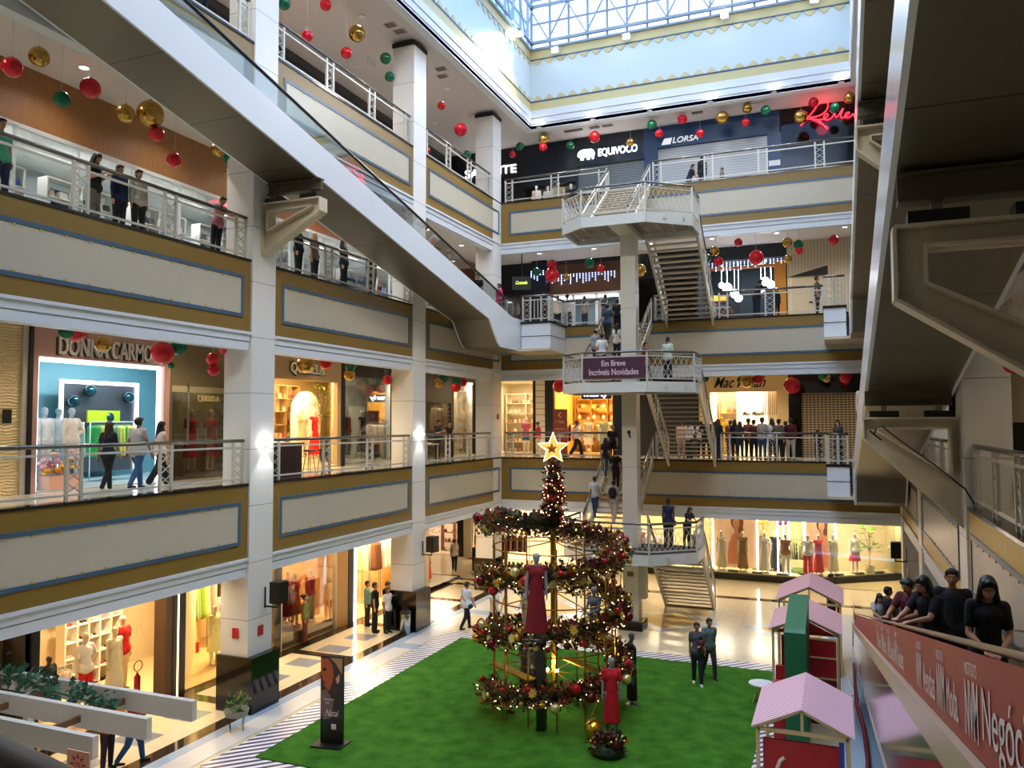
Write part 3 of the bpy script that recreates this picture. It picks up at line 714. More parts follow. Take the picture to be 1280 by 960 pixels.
def body_segs(J,w=1,egg=False):
    hd=J['hd'];tor=lambda k:J[k]
    S=[((-.06*w,0,.93),.115*w,(.06*w,0,.93),.115*w),((0,0,.98),.12*w,J['ab'],.112*w),(J['ab'],.112*w,J['ch'],.12*w)]
    c=J['ch'];S+=[(c+V((-.065*w,0,.0)),.105,c+V((.065*w,0,.0)),.105),(J['shL']*.96+J['nk']*.04,.058,J['shR']*.96+J['nk']*.04,.058),(J['shL'],.055,J['nk'],.05),(J['shR'],.055,J['nk'],.05),
      (J['nk'],.05,hd(0,.005,1.53),.047)]
    if egg:S+=[(hd(0,.0,1.625),.082,hd(0,-.012,1.555),.062)]
    else:
        S+=[(hd(0,.01,1.625),.085,hd(0,-.02,1.57),.068),(hd(0,-.035,1.535),.042,hd(0,-.03,1.55),.05),(hd(0,-.088,1.6),.01,hd(0,-.104,1.575),.014),
          (hd(.086,.01,1.6),.016,hd(.084,.012,1.575),.012),(hd(-.086,.01,1.6),.016,hd(-.084,.012,1.575),.012),
          (hd(-.03,-.07,1.63),.016,hd(.03,-.07,1.63),.016),(hd(-.018,-.082,1.545),.009,hd(.018,-.082,1.545),.009)]
    for s,g in(('L',1),('R',-1)):
        sh,el,wr=J['sh'+s],J['el'+s],J['wr'+s]
        S+=[(sh,.052*w,el,.038),(el,.038,el.lerp(wr,.35),.038),(el.lerp(wr,.35),.038,wr,.024)]
        d=(wr-el).normalized();up=V((1,0,0)) if abs(d.x)<.6 else V((0,0,1))
        side=d.cross(V((0,0,1)) if abs(d.z)<.7 else V((g,0,0))).normalized();nrm=d.cross(side).normalized()
        if abs(d.z)>.7:side=V((0,-1,0))-d*(-d.y);side.normalize();nrm=d.cross(side)
        pc=wr+d*.05
        S+=[(wr,.022,pc+side*.018,.019),(wr,.022,pc-side*.018,.019),(pc+side*.02,.018,wr+d*.085+side*.026,.014),(pc-side*.02,.018,wr+d*.085-side*.026,.014),(pc,.018,wr+d*.085,.015)]
        for q,(o_,ln) in enumerate(((.03,.062),(.011,.075),(-.009,.07),(-.028,.055))):
            b=wr+d*.085+side*o_;mid=b+d*ln*.5+nrm*.006*g;S+=[(b,.0105,mid,.009),(mid,.009,mid+(d*.8+nrm*.5*g).normalized()*ln*.5,.0075)]
        S+=[(wr+d*.03+side*.02,.013,wr+d*.06+side*.052,.0105),(wr+d*.06+side*.052,.0105,wr+d*.09+side*.06,.009)]
        hp,kn,an=J['hp'+s],J['kn'+s],J['an'+s]
        S+=[(hp,.088*w,kn,.057),(kn,.057,kn.lerp(an,.3),.054),(kn.lerp(an,.3),.054,an,.036),(an,.036,an+V((0,.03,-.04)),.034),(an+V((0,.02,-.04)),.034,an+V((g*.01,-.13,-.055)),.026)]
    return S
def top_segs(J,w=1,sleeve='short',g_=.018,fit=.0,dress=False):
    c=J['ch'];S=[((-.062*w,0,.93),.134*w+g_,(.062*w,0,.93),.134*w+g_),((0,0,.97),.136*w+g_+fit,J['ab'],.12*w+g_+fit),(J['ab'],.12*w+g_+fit,c,.122*w+g_),
       (c+V((-.065*w,0,0)),.107+g_,c+V((.065*w,0,0)),.107+g_),(J['shL'],.062+g_*.4,J['shR'],.062+g_*.4),(J['nk']+V((0,0,-.03)),.062,J['ch'],.1)]
    if dress:S=[((0,0,1.0),.125*w+g_,J['ab'],.118*w+g_),(J['ab'],.118*w+g_,c,.12*w+g_)]+S[3:]
    for s in'LR':
        sh,el,wr=J['sh'+s],J['el'+s],J['wr'+s]
        if sleeve=='none':continue
        e=el if sleeve=='long' else sh.lerp(el,.62)
        S+=[(sh,.054*w+g_,e,.044+g_)]
        if sleeve=='long':S+=[(el,.044+g_*.8,el.lerp(wr,.95),.03+g_*.7)]
    return S
def leg_segs(J,w=1,kind='trousers',g_=.016):
    S=[((-.062*w,0,.92),.117*w+g_*.5,(.062*w,0,.92),.117*w+g_*.5)]
    for s in'LR':
        hp,kn,an=J['hp'+s],J['kn'+s],J['an'+s]
        if kind=='shorts':S+=[(hp,.09*w+g_,hp.lerp(kn,.6),.075+g_)];continue
        S+=[(hp,.09*w+g_,kn,.06+g_)]
        wide=.03 if kind=='wide' else 0
        S+=[(kn,.06+g_+wide*.6,an+V((0,0,.02)),.042+g_+wide)]
    return S
def skirt_extra(J,z0,z1,r0,r1):
    def f(mb):
        k=(J['knL']+J['knR'])/2
        prof=[];n=10
        mb.lathe([(r1,0),(r0*1.0,z1-z0)],(0,0,z0),20,sy=.8)
        mb.lathe([(r0,0),(.14,.12)],(0,0,z1-.001),20,sy=.85)
    return f
LIB={}
def lib(ps,part,vox=.013):
    k=(ps,part)
    if k in LIB:return LIB[k]
    J=skel(POSES[ps]);hd=J['hd']
    nm={'body':'body','egg':'body'}.get(part,part)
    if part=='body':me=fuse('body',body_segs(J),min(vox,.011))
    elif part=='heavy':me=fuse('body',body_segs(J,1.18),min(vox,.011))
    elif part=='egg':me=fuse('body',body_segs(J,.88,True),.012)
    elif part in('tee','teeH'):me=fuse('shirt',top_segs(J,1.18 if part=='teeH' else 1,'short'),vox)
    elif part in('long','longH'):me=fuse('shirt',top_segs(J,1.18 if part=='longH' else 1,'long'),vox)
    elif part=='vest':me=fuse('top',top_segs(J,1,'none'),vox)
    elif part in('trousers','shorts','wide'):me=fuse(part,leg_segs(J,1.06,part),vox)
    elif part=='skirt':me=fuse('skirt',leg_segs(J,1,'shorts'),vox,skirt_extra(J,.5,.93,.15,.27))
    elif part=='gown':me=fuse('dress',top_segs(J,.9,'none',dress=True),vox,skirt_extra(J,.1,1.02,.145,.25))
    elif part=='column':me=fuse('dress',top_segs(J,.88,'none',dress=True),vox,skirt_extra(J,.1,1.02,.14,.17))
    elif part=='robe':me=fuse('dress',top_segs(J,.92,'short',dress=True),vox,skirt_extra(J,.25,1.02,.145,.2))
    elif part=='dress':me=fuse('dress',top_segs(J,.95,'short',dress=True),vox,skirt_extra(J,.38,1.02,.15,.25))
    elif part in('shoeL','shoeR'):
        s=part[4];g=1 if s=='L' else -1;an=J['an'+s]
        me=fuse('shoe',[(an+V((0,.03,-.045)),.042,an+V((0,-.02,-.045)),.042),(an+V((0,0,-.045)),.042,an+V((g*.012,-.15,-.058)),.032)],.012)
    else:
        S=[(hd(0,.022,1.635),.094,hd(0,.03,1.6),.09),(hd(-.05,-.035,1.672),.036,hd(.05,-.035,1.672),.036)]
        if part=='hair_long':
            t1=hd(0,.075,1.5);S+=[(hd(0,.045,1.6),.085,t1,.07),(t1,.07,t1+V((0,.03,-.22)),.055),(hd(.07,.0,1.62),.035,hd(.09,.03,1.43),.035),(hd(-.07,.0,1.62),.035,hd(-.09,.03,1.43),.035)]
            for g in(1,-1):
                for q in range(4):
                    a0=hd(g*(.085+.012*q),.02-.02*q+.02*(q%2),1.5-.03*q);a1=a0+V((g*(.02+.02*(q%2)),.01*q-.02,-.09));a2=J['ch']+V((g*(.085+.02*q),-.06+.035*q,-.02-.05*(q%2)))
                    S+=[(hd(g*.07,.0,1.6),.032,a0,.026),(a0,.026,a1,.026),(a1,.026,a2,.012)]
            S+=[(hd(.0,-.06,1.695),.03,hd(.07,-.045,1.64),.026),(hd(.0,-.06,1.695),.03,hd(-.07,-.045,1.64),.026)]
        if part=='hair_bun':S+=[(hd(0,.11,1.66),.05,hd(0,.13,1.65),.045)]
        if part=='hair_tail':S+=[(hd(0,.1,1.63),.035,hd(0,.15,1.45),.025)]
        me=fuse('hair',S,.011)
    LIB[k]=me;return me
SKIN=[mat('skin_light','#c98f6f',.55),mat('skin_mid','#a9714f',.55),mat('skin_dark','#6d4530',.55),mat('skin_fair','#d8a98c',.55)]
HAIRM={'k':mat('hair_black','#0e0b0a',.5),'b':mat('hair_brown','#3a2417',.5),'y':mat('hair_blond','#a5824f',.5),'g':mat('hair_grey','#8a8682',.5),'cap':mat('cap_white','#d5d5d0',.6)}
def setmat(o,m):o.material_slots[0].link='OBJECT';o.material_slots[0].material=m
def cloth(c):return mat('cloth_'+c.strip('#'),c,.85,var=.08,vs=12,bump=.15)
def addpart(root,name,me,m,dz=0):
    o=bpy.data.objects.new(name,me);COL.objects.link(o);o.parent=root;setmat(o,m);return o
FACE={}
def face_mesh(ps):
    if ps in FACE:return FACE[ps]
    hd=skel(POSES[ps])['hd'];t=MB()
    for g in(1,-1):
        t.ball(hd(g*.031,-.0775,1.6),.0095,10,0,(1.3,.55,.62));t.ball(hd(g*.031,-.083,1.6),.0056,8,1)
        t.tube([hd(g*.014,-.09,1.622),hd(g*.032,-.092,1.628),hd(g*.05,-.078,1.62)],.0045,6,1)
    t.tube([hd(-.024,-.08,1.541),hd(0,-.0955,1.539),hd(.024,-.08,1.541)],.0055,6,2)
    me=t.mesh('face',[mat('eye_white','#e9e4df',.3),mat('eye_dark','#120d0b',.3),mat('lips','#9c4a45',.5)]);FACE[ps]=me;return me
def person(loc,rz,ps,label,top='tee',tc='#222222',bot='trousers',bc='#1b1d24',hair='short',hc='k',skin=0,h=1.7,shoe='#1a1a1a',heavy=False,face=False,group=None,shoes=True):
    J=skel(POSES[ps]);sc=h/1.715
    o=bpy.data.objects.new('person',lib(ps,'heavy' if heavy else 'body'));COL.objects.link(o);setmat(o,SKIN[skin])
    o.scale=(sc*(.87 if hair in('long','bun','tail') else .95)*(1.06 if heavy else 1),sc,sc);o.rotation_euler=(0,0,rz);o.location=V(loc)+V((0,0,(J['dz']+.01)*sc))
    tag(o,label,'person',group)
    if top in('dress','gown'):addpart(o,'dress',lib(ps,top),cloth(tc))
    else:
        if top:addpart(o,'shirt',lib(ps,top+('H' if heavy and top in('tee','long') else '')),cloth(tc))
        if bot:addpart(o,bot if bot!='wide' else 'trousers',lib(ps,bot),cloth(bc))
    if shoes:
        for q in('shoeL','shoeR'):addpart(o,'shoe',lib(ps,q),cloth(shoe))
    if hair:addpart(o,'hair',lib(ps,'hair_'+hair),HAIRM[hc])
    if face:
        f=bpy.data.objects.new('face',face_mesh(ps));COL.objects.link(f);f.parent=o
    return o
MAN={}
def mannequin(loc,rz,ps,label,dress=None,dc='#b01020',top=None,tc='#ddd',bot=None,bc='#222222',col='#e6ddd0',h=1.78,stand=True,group=None,dz=0,metal=0):
    J=skel(POSES[ps]);sc=h/1.715
    o=bpy.data.objects.new('mannequin',lib(ps,'egg'));COL.objects.link(o);setmat(o,mat('mannequin_'+col.strip('#'),col,.4,metal))
    o.scale=(sc,)*3;o.rotation_euler=(0,0,rz);o.location=V(loc)+V((0,0,(J['dz']+.02)*sc+dz));tag(o,label,'mannequin',group)
    if dress:addpart(o,'dress',lib(ps,dress),cloth(dc))
    if top:addpart(o,'shirt' if top!='vest' else 'top',lib(ps,top),cloth(tc))
    if bot:addpart(o,bot if bot!='wide' else 'trousers',lib(ps,bot),cloth(bc))
    if stand:
        k='stand_'+ps
        if k not in MAN:MAN[k]=MB().lathe([(.16,-.035),(.16,-.02),(.02,-.015),(.012,-.01)],(0,0,-J['dz']),16).mesh('base_plate',[M_steel])
        b=bpy.data.objects.new('base_plate',MAN[k]);COL.objects.link(b);b.parent=o
    return o
def bag(person_,kind,c,label=None):
    "bag or strap carried in front/back, top-level thing placed at the person"
    l=person_.location;rz=person_.rotation_euler.z;R=Matrix.Rotation(rz,3,'Z')
    def W(p):return l+R@V(p)
    t=MB()
    if kind=='backpack':
        c0=W((0,.2,1.22));t.ball((0,0,0),.2,14,0,(.85,.5,1.15));t.ball((0,.06,-.07),.13,12,0,(.9,.6,.8));t.tube([(-.1,-.08,.18),(-.12,-.2,.15),(-.12,-.2,-.1)],.015,6);t.tube([(.1,-.08,.18),(.12,-.2,.15),(.12,-.2,-.1)],.015,6)
        t.v=[tuple(R@V(v)+c0) for v in t.v]
    elif kind=='cross':
        pts=[(.13,.02,1.44),(.02,-.15,1.2),(-.17,-.06,1.0),(-.19,.06,.95),(-.05,.16,1.12),(.13,.1,1.42)]
        t.tube([W(p) for p in pts],.012,6,closed=True);t.ball((0,0,0),.13,12,0,(.45,.9,.7));n=len(t.v);k=12*6+2
        c0=W((-.24,0,.88));
        for i in range(n-(12*(12//2)+2),n):t.v[i]=tuple(R@V(t.v[i])+c0)
    return tag(t.build('backpack' if kind=='backpack' else 'shoulder_bag',cloth(c)),label,'bag')
def AL(u,d,v=520):return px(u,v,'X',XS-d).y
def AB(u,d,v=500,pl=4.0):return px(u,v,'Y',pl+d).x
# ------------------------------------------------------------------ shops
def fr(side,plane):
    return {'L':lambda a,d,z_:(plane-d,a,z_),'B':lambda a,d,z_:(a,plane+d,z_),'R':lambda a,d,z_:(plane+d,a,z_)}[side]
def sbox(t,W,a0,a1,d0,d1,z0,z1,mi=0):
    p=W(a0,d0,z0);q=W(a1,d1,z1);t.box(p[0],q[0],p[1],q[1],p[2],q[2],mi)
RZ={'L':PI/2,'B':0,'R':-PI/2}     # facing of things looking out of the shop (local -Y towards atrium)
def face_out(side):return {'L':PI/2,'B':0,'R':-PI/2}[side]
def warea(W,a,d,z_,sa,sd,side,e,col,lab=None):
    l=bpy.data.lights.new('shop_light','AREA');l.shape='RECTANGLE';l.energy=e*SHOPK;l.color=col
    l.size,l.size_y=(sd,sa) if side!='B' else (sa,sd)
    o=bpy.data.objects.new('shop_ceiling_light',l);COL.objects.link(o);o.location=W(a,d,z_)
def interior(side,plane,a0,a1,L,wc,fc='#d9c7a0',e=120,col=(1,.78,.5),dep=3.6,h=3.7,cc='#efe6d6',d0=.05,skew=None,kl=None):
    W=fr(side,plane);t=MB();k=(1.25 if side=='L' else 0) if skew is None else skew;kl=k if kl is None else kl
    def slant(p,z0,z1,mi):   # polygon in (a,d), extruded in z
        q=[W(a,d,0)[:2] for a,d in p];t.prism(q,'Z',z0,z1,mi)
    slant([(a0-.1+kl*dep,dep),(a1+.1+k*dep,dep),(a1+.1+k*dep,dep+.12),(a0-.1+kl*dep,dep+.12)],L,L+h,0)
    for a,q in((a0-.08,kl),(a1,k)):slant([(a+q*d0,d0),(a+.08+q*d0,d0),(a+.08+q*dep,dep),(a+q*dep,dep)],L,L+h,0)
    P=[(a0+kl*d0,d0),(a1+k*d0,d0),(a1+k*dep,dep),(a0+kl*dep,dep)]
    slant(P,L+h,L+h+.08,1);slant(P,L+.005,L+.03,2)
    nm={'L':'wall_left','B':'wall_back','R':'wall_right'}[side]
    struct(nm,t,[M_c(wc,.7),M_c(cc,.7),mat('shopfloor_'+fc.strip('#'),fc,.2)])
    if e:
        n=max(1,round((a1-a0)/2.6));dl_=min(1.4,dep*.45)
        for i in range(n):
            warea(W,a0+(a1-a0)*(i+.5)/n+k*dl_,dl_,L+h-.04,(a1-a0)/n*.5,.5,side,e,col)
def front(side,plane,a0,a1,L,zo,name,label,fcol,jamb=.15,ztop=None,glass=False,th=.16,rough=.4,parts=()):
    "portal: lintel over opening of height zo and two jambs"
    W=fr(side,plane);zt=ztop or L+3.8
    o=thing(name,label,'shopfront',W((a0+a1)/2,0,L))
    m_=mat('front_'+fcol.strip('#'),fcol,rough)
    t=MB();sbox(t,W,a0,a1,-.02,th,zo,zt);t.build('sign_lintel',m_,o)
    if jamb:
        for p,q in((a0,a0+jamb),(a1-jamb,a1)):
            t=MB();sbox(t,W,p,q,-.02,th,L,zo);t.build('jamb',m_,o)
    if glass:
        t=MB();sbox(t,W,a0+jamb,a1-jamb,.05,.062,L+.02,zo);t.build('glass_pane',glassmat('shop_glass','#fbfdfc',.03,.01),o)
    return o,W
def wallpiece(side,plane,a0,a1,L,h=3.8,m_=None,d1=.2):
    t=MB();sbox(t,fr(side,plane),a0,a1,-.01,d1,L,L+h);struct({'L':'wall_left','B':'wall_back','R':'wall_right'}[side],t,m_ or M_c('#d8cfc0'))
def sign(side,plane,a,z_,txt,w,h_,m_,parent=None,ext=.03,off=.05,shear=0,label=None,bold=.01):
    W=fr(side,plane);mb=text_mb(txt,width=w,height=h_,ext=ext,shear=shear,bold=bold)
    rz={'L':PI/2,'B':0,'R':-PI/2}[side];place(mb,W(a,-off,z_),rz)
    o=mb.build('sign_lettering',m_,parent)
    if parent is None:tag(o,label,'sign')
    return o
GAR={}
def garment_mesh(kind):
    if kind in GAR:return GAR[kind]
    ln={'long':1.15,'short':.65,'mid':.85}[kind];t=MB()
    P=[]
    for i in range(9):
        f=i/8;w=.2+.05*f+(.03 if kind=='long' else 0)*f;P.append((w,-ln*f-.06))
    n=14
    for i,(w,z_) in enumerate(P):
        for k in range(n):
            a=2*PI*k/n;rr=.028+.02*i/8+.008*math.sin(a*5+i*.3);t.v.append((math.cos(a)*rr,math.sin(a)*w,z_+ (0.05 if i==0 and abs(math.cos(a))<.1 else 0)-(.05*abs(math.sin(a)) if i==0 else 0)))
    for i in range(8):
        for k in range(n):
            k2=(k+1)%n;t.f.append((i*n+k,(i+1)*n+k,(i+1)*n+k2,i*n+k2));t.mi.append(0);t.sm.append(True)
    t.f.append(tuple(range(n)));t.mi.append(0);t.sm.append(False);t.f.append(tuple(reversed(range(8*n,9*n))));t.mi.append(0);t.sm.append(False)
    t.tube([(0,-.18,-.08),(0,0,-.03),(0,.18,-.08)],.008,5,1);t.tube([(0,0,-.03),(0,0,.02),(0,.02,.035),(0,.03,.015)],.004,5,1)
    GAR[kind]=t.mesh('garment',[None,M_steel]);return GAR[kind]
def rack(side,plane,a0,a1,d,L,h,cols,kind,label,glabel,where,frame='#8a8780',gap=.11,wall=False):
    W=fr(side,plane);o=thing('clothes_rack',label,'clothes rack',W((a0+a1)/2,d,L))
    fm=M_c(frame,.35)
    MB().tube([W(a0,d,L+h),W(a1,d,L+h)],.016,8).build('rail',fm,o)
    if not wall:
        t=MB()
        for a in(a0+.03,a1-.03):t.tube([W(a,d,L),W(a,d,L+h)],.016,8);t.bar(W(a,d-.22,L+.02),W(a,d+.22,L+.02),.03)
        t.build('legs',fm,o)
    else:
        t=MB()
        for a in(a0+.1,a1-.1):t.bar(W(a,d,L+h),W(a,d+.3,L+h),.02)
        t.build('wall_bracket',fm,o)
    n=int((a1-a0-.15)/gap);g='garments on the '+where
    for i in range(n):
        q=bpy.data.objects.new('garment',garment_mesh(kind));COL.objects.link(q);q.location=W(a0+.1+i*gap,d,L+h-.02)
        q.rotation_euler=(0,0,(PI/2 if side!='B' else 0)+random.uniform(-.12,.12));c=cols[i%len(cols)] if len(cols)<4 else random.choice(cols)
        q.material_slots[0].link='OBJECT';q.material_slots[0].material=cloth(c[0]);tag(q,f'{c[1]} {glabel}','garment',g+' '+c[1])
BOXM={}
def shelf(side,plane,a0,a1,d,L,h,nsh,col,label,items=None,glabel='',where='',nc=1,dep=.35,dense=.26):
    W=fr(side,plane);o=thing('shelf_unit',label,'shelf',W((a0+a1)/2,d,L));m_=M_c(col,.5)
    t=MB()
    for i in range(nc+1):
        a=a0+(a1-a0)*i/nc;sbox(t,W,a-.02,a+.02,d,d+dep,L,L+h)
    t.build('uprights',m_,o)
    for i in range(nsh+1):
        t=MB();sbox(t,W,a0,a1,d,d+dep,L+h*i/nsh,L+h*i/nsh+.03);t.build('shelf_board',m_,o)
    if items:
        for i in range(nsh):
            a=a0+.12
            while a<a1-.15:
                if random.random()<.85:
                    c,cn,kd=random.choice(items);w=random.uniform(.16,.24)
                    if kd=='bag':
                        t=MB();hh=.16;p=W(a+w/2,d+.14,L+h*i/nsh+.03);t.lathe([(w*.5,0),(w*.52,.03),(w*.4,hh),(w*.36,hh+.01)],p,10,sy=.6 if side=='B' else 1,sx=1 if side=='B' else .6)
                        pts=[W(a+w/2+math.cos(x)*w*.3,d+.14,p[2]+hh+math.sin(x)*.08) for x in(0,.8,1.57,2.3,3.14)];t.tube(pts,.008,5);nm='handbag'
                    elif kd=='shoe':
                        t=MB();nm='shoe_pair';
                        for e in(-.05,.05):
                            p=W(a+w/2+e,d+.16,L+h*i/nsh+.06);t.ball(p,.045,8,0,(.8,2,.8) if side=='B' else (2,.8,.8))
                    else:
                        t=MB();nm='folded_clothes'
                        for q in range(4):sbox(t,W,a,a+w-.01*q%2,d+.05,d+.28,L+h*i/nsh+.03+q*.045,L+h*i/nsh+.07+q*.045)
                    ob=t.build(nm,cloth(c));tag(ob,f'{cn} {glabel}',{'bag':'bag','shoe':'shoes'}.get(kd,'folded clothes'),f'{cn} {kd} goods on {where}')
                a+=dense
    return o
M_led=em('led_white','#eaf2ff',2.6);M_ledw=em('led_warm','#ffdf9a',2)
RAIN=[('#c9c52f','yellow'),('#9fae3c','olive yellow'),('#6fae5a','green'),('#d9b25a','mustard'),('#e9c7b0','peach'),('#cfd8a0','pale green')]
PEA=[('#e2b3a0','peach'),('#dcae9c','dusty pink'),('#efd9c8','cream'),('#b9b3dc','lilac')]
CRE=[('#efe0c8','cream'),('#f3ead9','ivory'),('#e2c79f','sand'),('#d9bfa5','beige')]
# ======== LEFT, first floor
L=H+.0
wallpiece('L',XS,YF-6,-21.35,L,m_=mat('carved_cream_stone','#f3d9a2',.6,bump=.0,fn=lambda m,nt,b,tc:(lambda w,bp,mp:(setattr(w,'wave_type','BANDS'),setattr(w,'bands_direction','Z'),w.inputs.__getitem__('Scale').__setattr__('default_value',4.5),w.inputs.__getitem__('Distortion').__setattr__('default_value',6),nt.links.new(tc.outputs['Object'],w.inputs['Vector']),nt.links.new(w.outputs['Fac'],bp.inputs['Height']),bp.inputs.__getitem__('Distance').__setattr__('default_value',.03),nt.links.new(bp.outputs[0],b.inputs['Normal'])))(N(nt,'TexWave'),N(nt,'Bump'),None)))
o=thing('wall_sconce_plate',None,'plate',(-2.66,-21.6,L+1.5))
o['label']='small black plaque on the carved cream wall at far left';MB().box(-2.68,-2.66,-21.75,-21.55,7.45,7.75).build('plate',M_dark,o)
t=MB();sbox(t,fr('L',XS),-21.35,-21.22,-.08,.2,L,L+3.8,0);sbox(t,fr('L',XS),-21.22,-21.12,-.12,.2,L,L+3.8,1);struct('trim_2',t,[M_c('#b9b2a4',.4),M_dark])
o,W=front('L',XS,-21.12,-17.02,L,L+3.12,'storefront','pink portal shopfront lettered DONNA CARMO with an ice-blue interior','#c99c8c',jamb=.2)
sign('L',XS,-19.08,L+3.42,'DONNA CARMO',2.75,.44,mat('letter_cream','#f0e6da',.5),o,ext=.03,off=.07);sign('L',XS,-19.12,L+3.395,'DONNA CARMO',2.75,.44,M_c('#4a3a34'),o,ext=.02,off=.03)  # second, darker letter set paints the shadow behind the cream letters
interior('L',XS,-20.92,-17.2,L,'#8fc6d2','#cfdde0',150,(.82,.93,1),cc='#eef6f8',kl=0)
t=MB()
for p in((-20.9,-20.82),(-17.32,-17.24)):sbox(t,W,*p,.1,.16,L,L+3.1)
sbox(t,W,-20.82,-17.32,.1,.16,L+3.02,L+3.1);t.build('led_border',M_led,o)
# arched back display with frame
t=MB();sbox(t,W,AL(75,2.9),AL(168,2.9),2.9,3.0,L+.2,L+2.75);o2=t.build('display_backing',mat('display_grey','#4b4a50',.3));tag(o2,'dark grey lit back panel with round mirrors inside the ice-blue shop','panel')
t=MB()
for q in((AL(73,2.9),AL(73,2.9)+.08,.2,2.8),(AL(168,2.9),AL(168,2.9)+.08,.2,2.8)):sbox(t,W,q[0],q[1],2.82,2.9,L+q[2],L+q[3])
sbox(t,W,AL(75,2.9),AL(168,2.9),2.82,2.9,L+2.7,L+2.8);t.build('led_frame',M_led,o2)
for a,z_ in((AL(112,2.7),2.5),(AL(160,2.7),2.35),(AL(135,2.7),1.75),(AL(92,2.7),2.2)):
    t=MB();t.ball(W(a,2.7,L+z_),.17,16);tag(t.build('pendant_globe',mat('globe_glass','#27505a',.08,.6)),'glossy dark teal globe lamp hanging inside the ice-blue shop','lamp','dark globe lamps inside the ice-blue shop')
rack('L',XS,AL(112,1.6),AL(168,1.6),1.6,L,1.62,[('#7fb089','sage'),('#3fbf5a','green'),('#3a62b0','blue'),('#20242c','black'),('#dfe06a','lemon'),('#cfd9cf','pale grey')],'mid','clothes rack with arched white ends inside the ice-blue shop','garment hanging on the arched white rack','arched white rack','#e8eef0')
rack('L',XS,AL(82,2.3),AL(106,2.3),2.3,L,1.6,[('#cfe3e6','pale blue'),('#dfe06a','lemon'),('#9fc9b0','mint')],'mid','short white rail at the rear of the ice-blue shop','garment hanging on the short rear rail','short rear rail','#e8eef0')
t=MB();sbox(t,W,AL(110,2.6),AL(150,2.6),2.6,2.65,L+1.6,L+1.95);tag(t.build('lime_panel',M_c('#c6dc1f')),'lime green panel above the rack inside the ice-blue shop','panel')
for a,d,lb,kw in((-20.7,.5,'white mannequin in a white jacket at the left edge of the ice-blue window',dict(top='long',tc='#dde6ee',bot='trousers',bc='#8fa6b8')),
  (-20.15,.75,'white mannequin in a white top and long pale skirt in the ice-blue window',dict(top='long',tc='#e6ecf0',dress=None,bot='wide',bc='#e3e6e4')),
  (-19.45,.7,'white mannequin in a cream blouse and shorts in the ice-blue window',dict(top='long',tc='#f0e3d6',bot='shorts',bc='#ecd8d0')),
  (-19.25,1.4,'pale blue mannequin behind the cream blouse mannequin',dict(top='tee',tc='#cfdde6',bot='trousers',bc='#a9c4d2'))):
    mannequin(W(a,d,L+.03),PI/2,'hip' if a==-19.45 else 'stand',lb,col='#b9cbd6',h=1.8,dz=.12,**kw)
# flower display
o=thing('flower_display','pink and gold flower arrangement glowing on a low stand in the ice-blue window','flowers',W(-20.0,.25,L))
t=MB();sbox(t,W,-20.5,-19.6,.1,.45,L+.03,L+.35);t.build('stand',M_c('#f0b9a0',.4),o)
for i in range(46):
    a=random.uniform(-20.6,-19.6);z_=L+.4+abs(random.gauss(0,.3));t=MB();p=W(a,random.uniform(.15,.45),z_)
    t=MB();
    for k in range(5):t.ball((p[0]+.035*math.cos(k*1.26),p[1]+.035*math.sin(k*1.26),p[2]),.04,6)
    t.ball(p,.03,6);t.build('blossom',M_c(random.choice(['#e79bb0','#f0b8c6','#d97a94','#f3c06a']) if z_>L+.55 else random.choice(['#f2a93b','#f6c95a','#e8905c'])),o)
# Quebela side window
o,W=front('L',XS,-17.0,-13.9,L,L+2.5,'storefront','smoked glass side window of the QUEBELA shop with red dressed mannequins','#75684a',jamb=.06,glass=True)
interior('L',XS,-16.95,-13.95,L,'#7a6c48','#6d6048',40,(1,.82,.5),dep=2.2,cc='#8d7d58')
sign('L',XS,-15.6,L+2.28,'QUEBELA',.85,.2,mat('letter_gold','#d9c58f',.4),o)
t=MB();t.tube([W(-16.4,-.08,L+1.0),W(-16.4,-.08,L+2.7)],.025,8);t.bar(W(-16.4,-.08,L+1.1),W(-16.4,.0,L+1.1),.02);t.bar(W(-16.4,-.08,L+2.6),W(-16.4,.0,L+2.6),.02);t.build('door_handle',M_steel,o)
t=MB();sbox(t,W,-16.95,-13.95,-.03,.04,L+2.45,L+2.62);t.build('beige_transom',M_c('#b7ab85'),o)
for a,lb in((-15.35,'red shirt-dress mannequin standing left in the smoked glass window'),(-14.55,'red shirt-dress mannequin standing right in the smoked glass window')):
    mannequin(W(a,.8,L+.03),PI/2,'stand',lb,dress='dress',tc='#333',dc='#b0182a',col='#c9a888',h=1.85,dz=.1)
def leafy(base,h_,r,nn,label,cat,leafc,pot=None,lw_=.09,trunk=True,name='potted_plant'):
    o=thing(name,label,cat,base);b=V(base);t=MB()
    if pot:MB().lathe([(.14,0),(.2,.05),(.22,.3),(.2,.32),(.0,.3)],b,16).build('pot',pot,o)
    if trunk:t.tube([b+V((0,0,.25)),b+V((.03,.02,h_*.5)),b+V((-.02,0,h_*.85))],.015,6)
    fl=MB()
    for i in range(nn):
        az=random.uniform(0,2*PI);q=b+V((r*random.random()**.5*math.cos(az),r*random.random()**.5*math.sin(az),h_*(.35+.65*random.random())))
        d=V((math.cos(az),math.sin(az),random.uniform(-.4,.8))).normalized();s_=d.cross(V((0,0,1))).normalized();l=lw_*random.uniform(.8,1.5);w=l*.35
        fl.add([q,q+d*l*.5+s_*w,q+d*l,q+d*l*.5-s_*w],[(0,1,2,3)])
        if trunk and i%4==0:t.tube([b+V((0,0,h_*.45)),q],.005,4)
    if trunk:t.build('stem',M_c('#5a4a30'),o)
    fl.build('foliage',leafc,o);return o
M_leaf=mat('leaf_green','#4f8a3a',.5,var=.35,vs=9);M_leafd=mat('leaf_dark','#254d33',.5,var=.35,vs=9)
